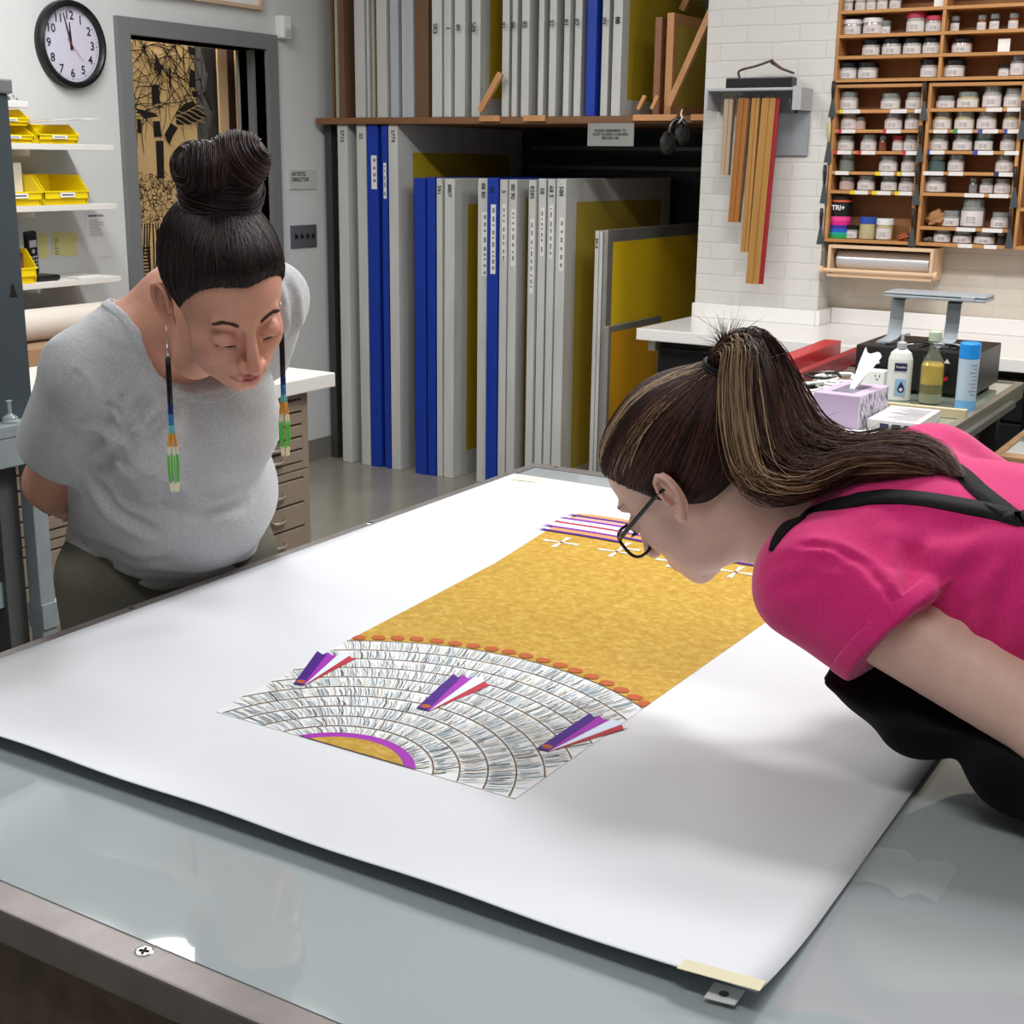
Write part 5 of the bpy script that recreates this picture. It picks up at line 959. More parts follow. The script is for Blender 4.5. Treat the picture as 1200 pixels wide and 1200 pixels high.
# white fan area
def rlim(th, R):
    c_, s_ = math.cos(th), math.sin(th); r = R
    for _ in range(60):
        if inside(CX+r*c_, CY+r*s_) or r < .05: break
        r -= R/60
    lo, hi = r, min(r+R/60, R)
    for _ in range(12):
        m_ = (lo+hi)/2
        if inside(CX+m_*c_, CY+m_*s_): lo = m_
        else: hi = m_
    return lo
th0 = math.asin(.999); ths = np.linspace(-1.45, 1.45, 420)
def r_in(th): return (XB-CX)/math.cos(th)
P, Q = [], []
for th in ths:
    a, c_ = max(r_in(th), .0), rlim(th, RO)
    if c_ > a+.001: P.append((CX+a*math.cos(th), CY+a*math.sin(th))); Q.append((CX+c_*math.cos(th), CY+c_*math.sin(th)))
art.strip(P, Q, 1, m_whi)
RAD = [.095, .118, .147, .178, .209, .240, .273, .306, .338, .371, .4065]
rp = random.Random(21); cols = [ink('h%d' % i, h) for i, h in enumerate(('#3c3a38', '#6d7884', '#8fa3ae', '#b8c6cc', '#e9e4d0', '#9c9a94', '#5a564e', '#f0f2f4', '#a9b6c2', '#c9bfae'))]; wts = [4, 7, 14, 17, 12, 12, 4, 18, 12, 8]
for k in range(len(RAD)-1):
    ra_, rb_ = RAD[k], RAD[k+1]; n = int(2.9*(ra_+rb_)/2/.00175)
    for i in range(n):
        th = -1.45+2.9*(i+rp.random())/n; off = (.0035+rp.uniform(-.0015, .0025))/((ra_+rb_)/2); r0 = ra_+rp.uniform(-.001, .006); r1 = rb_-rp.uniform(-.001, .006)
        if rp.random() < .35: r1 = r0+(r1-r0)*rp.uniform(.4, .9)
        pts = [(r0+(r1-r0)*t, th+off*t*t) for t in (0, .5, 1)]; xy = [(CX+r*math.cos(a), CY+r*math.sin(a)) for r, a in pts]
        if not all(inside(x, y) for x, y in xy): continue
        w_ = rp.uniform(.0003, .0008); m = rp.choices(cols, wts)[0]; nx2, ny2 = -math.sin(th)*w_, math.cos(th)*w_
        art.strip([(x-nx2, y-ny2) for x, y in xy], [(x+nx2, y+ny2) for x, y in xy], 2 if m in (cols[4], cols[7]) else 3, m)
for k, R_c in enumerate(RAD[1:]):
    run = []
    for th in np.linspace(-1.5, 1.5, 260):
        x, y = CX+R_c*math.cos(th), CY+R_c*math.sin(th)
        if inside(x, y): run.append(th)
        elif run: break
    seg = []; allr = [th for th in np.linspace(-1.5, 1.5, 260) if inside(CX+R_c*math.cos(th), CY+R_c*math.sin(th))]
    cur = []
    for th in np.linspace(-1.5, 1.5, 260):
        if inside(CX+R_c*math.cos(th), CY+R_c*math.sin(th)): cur.append(th)
        else:
            if len(cur) > 1: seg.append(cur)
            cur = []
    for cseg in seg: art.strip([(CX+(R_c-.0009)*math.cos(t), CY+(R_c-.0009)*math.sin(t)) for t in cseg], [(CX+(R_c+.0009)*math.cos(t), CY+(R_c+.0009)*math.sin(t)) for t in cseg], 4, m_brn)
def disc(R_d, lay, m):
    a = math.acos((XB-CX)/R_d); art.flat([(CX+R_d*math.cos(t), CY+R_d*math.sin(t)) for t in np.linspace(-a, a, 48)], lay, m)
disc(.0985, 4, m_mag); disc(.0865, 5, m_pur); disc(.0855, 6, m_gold)
for i, (x, y) in enumerate([(1.402, 1.096), (1.417, 1.073), (1.430, 1.050), (1.442, 1.026), (1.450, .998), (1.456, .971), (1.462, .945), (1.466, .918), (1.469, .892), (1.469, .865), (1.467, .837), (1.464, .809), (1.458, .783), (1.451, .755), (1.442, .728), (1.431, .702), (1.419, .677), (1.407, .657)]):
    P = [(x+.0088*math.cos(t), min(max(y+.0105*math.sin(t), yr(x)), yl(x))) for t in np.linspace(0, 2*PI, 20)[:-1]]; art.flat(P, 4, m_dot)
# three folded-feather fans
Fp = lambda L: [tuple(onz(u, v, .9045)[:2]) for u, v in L]
for F in ([(343.8, 800.5), (356, 802), (371.8, 762), (378, 766), (385, 763.5), (389, 767), (396, 766), (403, 765.5), (409.5, 767.2), (412, 769.5), (418.5, 769.5)],
          [(488, 828.7), (502.5, 832), (531.5, 788.7), (537, 793), (543.5, 789.5), (548, 794), (555, 792.5), (562, 792), (568.7, 796.5), (570, 800.5), (576.5, 800.7)],
          [(629, 876), (642.5, 879.5), (691.5, 834.5), (696, 839.5), (703, 837.5), (707, 842), (715.5, 842), (722, 843), (728.5, 847.5), (730.5, 852), (737.8, 851)]):
    p = Fp(F); b0, b1 = p[0], p[1]; mid = lambda a, c_, t: (a[0]+(c_[0]-a[0])*t, a[1]+(c_[1]-a[1])*t)
    art.flat([b1, mid(b1, b0, .05), p[8], p[9], p[10]], 5, m_redi); art.flat([b1, p[6], p[7], p[8]], 6, m_lbl); art.flat([mid(b0, b1, .85), p[4], p[5], p[6], b1], 7, m_mag); art.flat([b0, p[2], p[3], p[4], mid(b0, b1, .9)], 8, m_violet if False else m_vio)
    c_ = mid(mid(b0, b1, .5), p[3], .09); art.flat([(c_[0]+.0055*math.cos(t), c_[1]+.0065*math.sin(t)) for t in np.linspace(0, 2*PI, 14)[:-1]], 9, m_dot)
# white crosses
for (cx, cy) in ((1.980, 1.098), (1.982, .990), (1.983, .882), (1.985, .774)):
    for a in range(4):
        d_ = (math.cos(a*PI/2+.08), math.sin(a*PI/2+.08)); n_ = (-d_[1], d_[0]); P = [(cx+d_[0]*r+n_[0]*w_, cy+d_[1]*r+n_[1]*w_) for r, w_ in ((.004, .0018), (.034, .0052), (.032, 0), (.034, -.0052), (.004, -.0018))]
        art.flat(P, 4, m_whi)
    art.flat([(cx+.0028*math.cos(t), cy+.0028*math.sin(t)) for t in np.linspace(0, 2*PI, 9)[:-1]], 5, ink('dark', '#40342a'))
# ribbons across the top: colour bands and wavy dark stripes with notched ends
def band(x0, x1, m, lay, y0=None, y1=None):
    ys = np.linspace(y0 if y0 else 1.150, y1 if y1 else .632, 30); wv = lambda y: .0035*math.sin((y-.6)*17)
    art.strip([(x0+wv(y), y) for y in ys], [(x1+wv(y), y) for y in ys], lay, m)
band(2.040, 2.060, m_tan, 4, 1.160); band(2.066, 2.094, m_lbl, 4, 1.175); band(2.100, 2.124, m_lbl, 4, 1.180); band(2.130, 2.152, m_pnk, 4, 1.160); band(2.156, 2.178, m_tan, 4, 1.150)
for x, m, ye in ((2.036, m_vio, 1.172), (2.064, m_pur, 1.178), (2.097, m_redi, 1.176), (2.127, m_pur, 1.180), (2.154, m_vio, 1.176)):
    band(x-.005, x+.005, m, 6, ye-.02); w0 = .0035*math.sin((ye-.62)*17)
    art.flat([(x-.005+w0, ye-.02), (x+.005+w0, ye-.02), (x+.006+w0, ye+.006), (x+w0, ye-.006), (x-.006+w0, ye+.010)], 6, m)
art.build('printed_artwork', m_gold, sh_)
# masking tape and registration tab at the near right corner
m_mask = mat('masking_tape', '#ddd6b8', rough=.7); m_mask.node_tree.nodes['Principled BSDF'].inputs['Alpha'].default_value = .85
def tapeq(pts, name, label, lift=.0015):
    P = [tuple(p) for p in pts]; b = MB(); b.add([(x, y, sz(x, y)+lift) for x, y in P]+[(x, y, sz(x, y)+lift-.0006) for x, y in P], [(0, 1, 2, 3), (7, 6, 5, 4), (0, 4, 5, 1), (1, 5, 6, 2), (2, 6, 7, 3), (3, 7, 4, 0)], m_mask); return tag(b.build(name, m_mask), label, 'tape')
zc = .921
q4 = [onz(u, v, zc)[:2] for u, v in ((804, 1119), (898, 1147), (890, 1163), (793, 1135))]; tapeq(q4, 'masking_tape', 'cream masking tape along the near right corner of the big sheet')
tapeq([onz(u, v, .903)[:2] for u, v in ((606, 557), (634, 560), (628, 565), (600, 562))], 'masking_tape', 'small cream tape at the far corner of the big sheet')
tb_ = empty('registration_tab', (.89, .34, TT), 'small white tab with a dark hole sticking out under the near corner', 'tab'); pts = [onz(u, v, .905)[:2] for u, v in ((837, 1150), (825, 1168), (861, 1177), (873, 1160))]; b = MB(); b.add([(x, y, TT+.0045) for x, y in pts]+[(x, y, TT+.0035) for x, y in pts], [(0, 1, 2, 3), (7, 6, 5, 4), (0, 4, 5, 1), (1, 5, 6, 2), (2, 6, 7, 3), (3, 7, 4, 0)], m_paper); b.build('card', m_paper, tb_)
hc = np.mean([onz(u, v, .905) for u, v in ((837, 1150), (825, 1168), (861, 1177), (873, 1160))], 0); MB().lathe([(0, 0), (.0042, 0)], (hc[0]-.001, hc[1], TT+.0049), mat('hole_grey', '#5c6064', rough=.8), 20).build('hole', MATS['hole_grey'], tb_)
# crumpled clear film on the glass at the right
m_film = mat('clear_film', '#e8eef0', rough=.12, spec=.6, alpha=.12)
b = MB(); rf = random.Random(3); g_ = 14; vs = []
c_ = onz(1045, 1028, TT); 
for i in range(g_+1):
    for j in range(g_+1): vs.append((c_[0]-.03+.075*i/g_+.006*math.sin(j*.8), c_[1]-.05+.085*j/g_, TT+.002+.005*abs(math.sin(i*1.1+j*.6)*math.cos(j*.9-i*.3))))
b.add(vs, [(i*(g_+1)+j, (i+1)*(g_+1)+j, (i+1)*(g_+1)+j+1, i*(g_+1)+j+1) for i in range(g_) for j in range(g_)], m_film, True); tag(b.build('plastic_film', m_film), 'crumpled clear plastic film on the glass right of the sheet', 'film')
# ------------------------------------------------------------------ flat-file cabinet behind the person on the left
m_ff = mat('taupe_enamel', '#8e8073', rough=.45, spec=.35); m_ffd = mat('taupe_dark', '#5d5349', rough=.6); m_hn = mat('cup_handle', '#a89c8e', rough=.35, metal=.4)
def flat_file(z0, z1, label):
    r = empty('flat_file', (2.7, 3.1, z0), label, 'cabinet', 'stacked flat-file cabinets'); x0, x1, y0, y1 = 2.02, 3.215, 2.70, 3.45
    b = MB(); b.box((x0, y0+.016, z0), (x1, y1, z1), m_ffd); b.build('carcass', m_ffd, r); b = MB(); t = .030
    b.box((x0, y0, z0), (x0+t, y0+.02, z1), m_ff, .002); b.box((x1-t, y0, z0), (x1, y0+.02, z1), m_ff, .002); b.box((x0+t, y0, z0), (x1-t, y0+.02, z0+.022), m_ff, .002); b.box((x0+t, y0, z1-.022), (x1-t, y0+.02, z1), m_ff, .002); b.box((x1-.002, y0+.02, z0), (x1+.001, y1, z1), m_ff); b.build('face_frame', m_ff, r)
    n = 5; h = (z1-z0-.048)/n
    for k in range(n):
        za = z0+.024+k*h; d_ = MB().box((x0+t+.003, y0-.004, za+.003), (x1-t-.003, y0+.014, za+h-.003), m_ff, .003).build('drawer', m_ff, r)
        for hx in (2.32, 3.055):
            b = MB(); b.tube([(hx-.030, y0-.004, za+h*.5), (hx-.022, y0-.016, za+h*.5-.003), (hx, y0-.020, za+h*.5-.004), (hx+.022, y0-.016, za+h*.5-.003), (hx+.030, y0-.004, za+h*.5)], .0055, m_hn, 8); b.build('handle', m_hn, d_)
    return r
flat_file(.16, .598, 'lower taupe flat-file cabinet of the stack with a white top'); flat_file(.602, .848, 'upper taupe flat-file cabinet directly beneath the white top')
r = MB().box((2.04, 2.74, 0), (3.19, 3.43, .16), mat('plinth_dark', '#3a3632', rough=.7)).build('plinth', None); r.data.materials[0] = MATS['plinth_dark']; tag(r, 'dark plinth under the flat-file cabinets', 'plinth')
tp = MB().box((2.0, 2.655, .850), (3.30, 3.50, .895), m_lam, .004).build('cabinet_top', m_lam); tag(tp, 'thick white top lying on the flat-file cabinets', 'worktop')
o = MB().box((3.05, 2.83, .8955), (3.24, 3.05, .8975), m_gm).build('cutting_mat', m_gm); tag(o, 'grey mat near the right end of the white cabinet top', 'mat')
# table under the shelves with the paper roll
m_bt = mat('birch_table', '#c09a72', rough=.5); rt = empty('side_table', (3.35, 4.0, 0), 'birch table under the wall shelves carrying a white paper roll', 'table')
MB().box((2.6, 3.75, .765), (4.0, 4.46, .795), m_bt, .003).build('tabletop', m_bt, rt); MB().box((2.65, 3.80, .66), (3.95, 4.42, .765), mat('olive_paint', '#8a8468', rough=.6)).build('apron_board', MATS['olive_paint'], rt)
for x in (2.68, 3.87):
    for y in (3.82, 4.36): MB().box((x, y, 0), (x+.05, y+.05, .66), m_bt).build('leg', m_bt, rt)
o = MB().box((2.9, 4.02, .796), (3.85, 4.36, .86), mat('carton_brown', '#9c8064', rough=.7), .003).build('flat_carton', None); o.data.materials[0] = MATS['carton_brown']; tag(o, 'flat brown carton under the white paper roll', 'box')
o = MB().cyl((2.95, 4.19, .922), (3.83, 4.19, .922), .060, mat('roll_white', '#d6cfc6', rough=.6), 32).build('paper_roll', None); o.data.materials[0] = MATS['roll_white']; tag(o, 'large white paper roll lying on the brown carton', 'roll')
# blue-grey painted bench with the dark cabinet on it
m_bg = mat('blue_grey_paint', '#8e989e', rough=.55, noise=(24, .08, 6), bump=(60, .1, .001)); m_bgd = mat('grey_side', '#595a5c', rough=.6)
bt = empty('painted_bench', (1.7, 2.5, 0), 'worn blue-grey painted bench at the left picture edge', 'bench')
px0 = ony(25, 510, 2.42)[0]; px1 = ony(42, 510, 2.42)[0]
MB().box((.7, 2.40, .955), (px1+.045, 2.66, .982), m_bg, .003).build('bench_top', m_bg, bt); MB().box((.7, 2.402, .890), (px1+.020, 2.43, .955), m_bg, .003).build('top_rail', m_bg, bt)
MB().box((px1-.035, 2.405, 0), (px1+.005, 2.445, .890), m_bg, .003).build('post', m_bg, bt); MB().box((px0-.05, 2.45, 0), (px1-.036, 2.60, .890), m_bgd, .002).build('side_board', m_bgd, bt); MB().box((px1-.036, 2.400, .50), (px1+.020, 2.450, .56), m_bg, .002).build('collar', m_bg, bt)
MB().box((.72, 2.64, .0), (px1-.04, 2.66, .890), mat('bench_dark', '#151515', rough=.8)).build('back_board', MATS['bench_dark'], bt)
MB().box((1.0, 2.46, .56), (px0-.005, 2.50, .62), mat('pale_blue_metal', '#a3b4bd', rough=.4, metal=.3), .002).build('cross_rail', MATS['pale_blue_metal'], bt); 
for k in range(2): MB().cyl((px0-.03, 2.458, .575+.025*k), (px0-.03, 2.46, .575+.025*k), .004, m_blackp, 10).build('bolt', m_blackp, bt)
cx1 = ony(37, 460, 2.45)[0]; m_ck = mat('slate_cabinet', '#3c464c', rough=.5, noise=(8, .1, 5)); dk = empty('tall_cabinet', (1.6, 2.5, .983), 'dark slate-coloured cabinet standing on the painted bench at the left edge', 'cabinet')
b = MB(); ct_ = ony(11, 110, 2.45); b.box((.9, 2.45, .983), (cx1, 2.63, ct_[2]), m_ck, .003); b.build('body', m_ck, dk)
MB().box((.89, 2.44, ct_[2]), (cx1+.006, 2.64, ct_[2]+.030), mat('cabinet_cap_grey', '#7c8082', rough=.4, metal=.3), .004).build('top_cap', MATS['cabinet_cap_grey'], dk)
q = ony(15, 342, 2.45); b = MB(); b.add([(q[0]-.010, 2.4495, q[2]-.012), (q[0]+.012, 2.4495, q[2]-.012), (q[0]+.008, 2.4495, q[2]-.002), (q[0]+.003, 2.4495, q[2]+.016), (q[0]-.004, 2.4495, q[2]+.016), (q[0]-.006, 2.4495, q[2]-.002)], [(0, 1, 2, 3, 4, 5)], m_blackp); b.build('keyhole_mark', m_blackp, dk)
# clear wrap and small clear pump on the bench
b = MB(); q = ony(8, 462, 2.43); m_cl = mat('clear_plastic', '#cfd8da', rough=.1, alpha=.35, spec=.7)
b.lathe([(0, 0), (.018, .002), (.016, .012), (.004, .020), (.004, .045), (.008, .047), (0, .050)], (q[0]-.0, 2.425, .983), m_cl, 20); tag(b.build('clear_pump', m_cl), 'small clear plastic pump on the painted bench', 'pump')
# ------------------------------------------------------------------ people: shared anatomy
def head_sdf(q):
    """head-local: x to the person's right, y forward, z up; origin between the ears"""
    ax = np.abs(q[..., 0]); s = np.stack([ax, q[..., 1], q[..., 2]], -1)
    d = ell(s, (0, -.014, .031), (.073, .092, .080))
    d = su(d, ell(s, (0, .032, .036), (.056, .049, .049)), .02)
    d = su(d, ell(s, (0, .028, -.035), (.056, .053, .070)), .03)
    d = su(d, ell(s, (.020, .022, -.078), (.030, .050, .028)), .03)
    d = su(d, ell(s, (.036, .052, -.034), (.022, .024, .024)), .022)      # cheek
    d = su(d, sph(s, (.006, .068, -.098), .0165), .022)                   # chin
    d = su(d, ell(s, (0, .070, -.066), (.027, .021, .026)), .018)         # muzzle
    d = su(d, cone(s, (.004, .086, .017), (.040, .074, .018), .006, .006), .012)   # brow
    d = ss(d, ell(s, (.031, .101, -.006), (.0170, .0145, .0105)), .014)    # eye sockets
    d = su(d, cone(s, (0, .087, .006), (0, .107, -.040), .0070, .0090), .010)      # nose bridge
    d = su(d, sph(s, (0, .1080, -.0435), .0094), .006)
    d = su(d, ell(s, (.0130, .0980, -.047), (.0068, .0105, .0072)), .006)  # wings
    d = ss(d, ell(s, (.0070, .1020, -.0550), (.0038, .0060, .0034)), .003)
    lid = ell(s, (.031, .0750, -.008), (.0155, .0150, .0130)); d = su(d, lid, .005)
    d = ss(d, cone(s, (.0185, .0890, -.0155), (.043, .0820, -.0130), .0010, .0010), .002)     # lid line
    d = ss(d, cone(s, (.0175, .0885, .0035), (.044, .081, .0025), .0010, .0010), .003)        # lid crease
    d = ss(d, cone(s, (0, .0965, -.058), (0, .0955, -.064), .0022, .0022), .004)              # philtrum
    up = su(cone(s, (0, .0925, -.0700), (.013, .0890, -.0707), .0048, .0038), cone(s, (.013, .0890, -.0707), (.0250, .0815, -.0735), .0038, .0018), .003)
    lo = su(cone(s, (0, .0905, -.0795), (.011, .0880, -.0785), .0058, .0048), cone(s, (.011, .0880, -.0785), (.0240, .0810, -.0745), .0048, .0020), .003)
    d = su(d, up, .0035); d = su(d, lo, .0035)
    d = ss(d, cone(s, (0, .0960, -.0747), (.0235, .0820, -.0741), .0009, .0009), .002)
    d = ss(d, ell(s, (0, .0905, -.0890), (.014, .006, .0045)), .005)
    # ears
    c, t = math.cos(.42), math.sin(.42)
    e = s-np.array([.0745, -.012, -.010]); e = np.stack([e[..., 0]*c+e[..., 1]*t, -e[..., 0]*t+e[..., 1]*c, e[..., 2]], -1)
    k = .22; e = np.stack([e[..., 0], e[..., 1]*math.cos(k)+e[..., 2]*math.sin(k), -e[..., 1]*math.sin(k)+e[..., 2]*math.cos(k)], -1)
    def yz(L, x, r): return chain(e, [V(x, a, b) for a, b in L], [r]*len(L))
    ear = ell(e, (.001, -.006, .002), (.0042, .0165, .0285)); ear = su(ear, ell(e, (.0035, .003, -.0245), (.0045, .0085, .0095)), .005)
    ear = su(ear, yz([(.006, -.002), (.010, .010), (.006, .023), (-.005, .030), (-.017, .024), (-.0215, .008), (-.018, -.008), (-.009, -.021), (-.002, -.027)], .0068, .0029), .003)
    ear = su(ear, yz([(-.004, .020), (-.011, .010), (-.012, -.002), (-.007, -.013)], .0050, .0026), .004)
    ear = ss(ear, ell(e, (.0070, -.001, -.003), (.0060, .0070, .0095)), .002)
    ear = su(ear, cone(e, (.003, .007, -.004), (.0065, .0055, -.008), .003, .0028), .003)
    return su(d, ear, .005)
def skin_cols(q, base, lip, cheek):
    """natural colour of the skin itself: lips, cheeks, ear rims"""
    q = q.copy(); s = np.stack([np.abs(q[:, 0]), q[:, 1], q[:, 2]], 1); col = np.tile(base, (len(q), 1))
    def mixc(w, c): nonlocal col; w = np.clip(w, 0, 1)[:, None]; col = col*(1-w)+np.asarray(c)*w
    mixc(np.exp(-((s-[.042, .07, -.035])**2).sum(1)/.022**2)*.30, cheek)
    mixc(np.exp(-((s-[0, .11, -.038])**2).sum(1)/.014**2)*.35, cheek)
    mixc(np.exp(-((s-[.084, -.02, -.01])**2).sum(1)/.03**2)*.35, cheek)
    up = cone(s, (0, .0935, -.0707), (.0225, .0840, -.0731), .0052, .0026); lo = cone(s, (0, .0925, -.0793), (.0220, .0835, -.0750), .0066, .0030)
    mixc((1-np.minimum(up, lo)/.0016)*.75, lip)
    return col
def hand_parts(w, d, nrm, thumb_side, curl=.5, s=1.0):
    """list of (a,b,ra,rb) cones of a five-fingered hand; w wrist, d pointing direction, nrm = back of the hand, thumb_side = sideways"""
    w = V(*w); d = _n(d); n = _n(np.asarray(nrm)-d*np.dot(nrm, d)); t = _n(np.asarray(thumb_side)-d*np.dot(thumb_side, d)-n*np.dot(thumb_side, n)); L = []
    for k, (off, ln) in enumerate(((.030, .072), (.010, .080), (-.010, .075), (-.029, .060))):
        L.append((w+t*off*.45*s, w+d*.088*s+t*off*s, .014*s, .0105*s))
        p = w+d*.088*s+t*off*s; dd = d; 
        for j, fr in enumerate((.45, .32, .23)):
            a = curl*(.5+.45*j); dd = _n(dd*math.cos(a)-n*math.sin(a)); n2 = n
            q = p+dd*ln*fr*s; L.append((p, q, (.0095-.0012*j)*s, (.0088-.0014*j)*s)); p = q
    p = w+d*.022*s+t*.022*s; dd = _n(d*.72+t*.62-n*.25)
    for j, ln in enumerate((.042, .032, .026)):
        q = p+dd*ln*s; L.append((p, q, (.0135-.002*j)*s, (.0115-.002*j)*s)); p = q; dd = _n(dd*.9+d*.35-n*.25*curl)
    return L
def hand_sdf(p, L):
    d = None
    for a, b, ra, rb in L:
        e = cone(p, a, b, ra, rb); d = e if d is None else su(d, e, .005)
    return d
def strands(name, paths, radii, cols, m, parent, nn=4, **tags):
    """many hair strands as one mesh; paths (S,K,3), radii (S,K) cols (S,3)"""
    S, K, _ = paths.shape
    T = np.gradient(paths, axis=1); T /= np.linalg.norm(T, axis=2)[..., None]+1e-12
    ref = np.array([.31, .22, .92]); A = np.cross(T, ref); A /= np.linalg.norm(A, axis=2)[..., None]+1e-9; B = np.cross(T, A)
    an = np.arange(nn)*2*PI/nn
    P = paths[:, :, None, :]+radii[:, :, None, None]*(A[:, :, None, :]*np.cos(an)[None, None, :, None]+B[:, :, None, :]*np.sin(an)[None, None, :, None])
    idx = np.arange(S*K*nn).reshape(S, K, nn); a = idx[:, :-1, :]; b = np.roll(idx, -1, 2)[:, :-1, :]; c = np.roll(idx, -1, 2)[:, 1:, :]; d = idx[:, 1:, :]
    Q = np.stack([a, b, c, d], -1).reshape(-1, 4)
    col = np.repeat(cols[:, None, :] if cols.ndim == 2 else cols, K if cols.ndim == 2 else 1, 1)
    col = np.repeat(col[:, :, None, :], nn, 2).reshape(-1, 3)
    return mesh_obj(name, P.reshape(-1, 3), Q, m, parent, col=col, **tags)
def lin(h): return np.array(srgb(h)[:3])
def ribbon(name, P, Nn, w, th, m, parent, taper=0):
    """strap: P (K,3) centre line, Nn surface normals, width w, thickness th"""
    T = np.gradient(P, axis=0); T /= np.linalg.norm(T, axis=1)[:, None]; S = np.cross(T, Nn); S /= np.linalg.norm(S, axis=1)[:, None]
    b = MB(); vs = []
    W_ = [w*(min(1, .25+.75*i/taper) if taper else 1) for i in range(len(P))]
    for p, s, n, w in zip(P, S, Nn, W_):
        vs += [p-s*w/2, p+s*w/2, p+s*w/2+n*th, p-s*w/2+n*th]
    fs = []
    for i in range(len(P)-1):
        for k in range(4): fs.append((i*4+k, i*4+(k+1) % 4, i*4+4+(k+1) % 4, i*4+4+k))
    fs += [(3, 2, 1, 0), tuple(len(vs)-4+k for k in range(4))]
    b.add(vs, fs, m, True); return b.build(name, m, parent)
m_hair = mat('dark_hair', '#1a1214', rough=.48, spec=.32, attr='col')
m_hair.node_tree.nodes['Principled BSDF'].inputs['Anisotropic'].default_value = .3
def skin_mat(name, sc=60):
    return mat(name, '#c08a70', rough=.46, spec=.38, attr='col', noise=(sc, .035, 5), bump=(420, .10, .0006), sss=.12)
def creases(p, L):
    """sum of soft folds; L = list of (A, B, width, depth): ridge/valley lines between two points"""
    d = np.zeros(p.shape[:-1])
    for A, B, w, a in L:
        A = np.asarray(A); B = np.asarray(B); ab = B-A; t = np.clip(((p-A)@ab)/ab.dot(ab), 0, 1)
        r = np.linalg.norm(p-A-t[..., None]*ab, axis=-1)/w; d += a*(np.exp(-r*r)-.42*np.exp(-(r-1.9)**2))*np.sin(np.clip(t, .02, .98)*PI)**.5
    return d
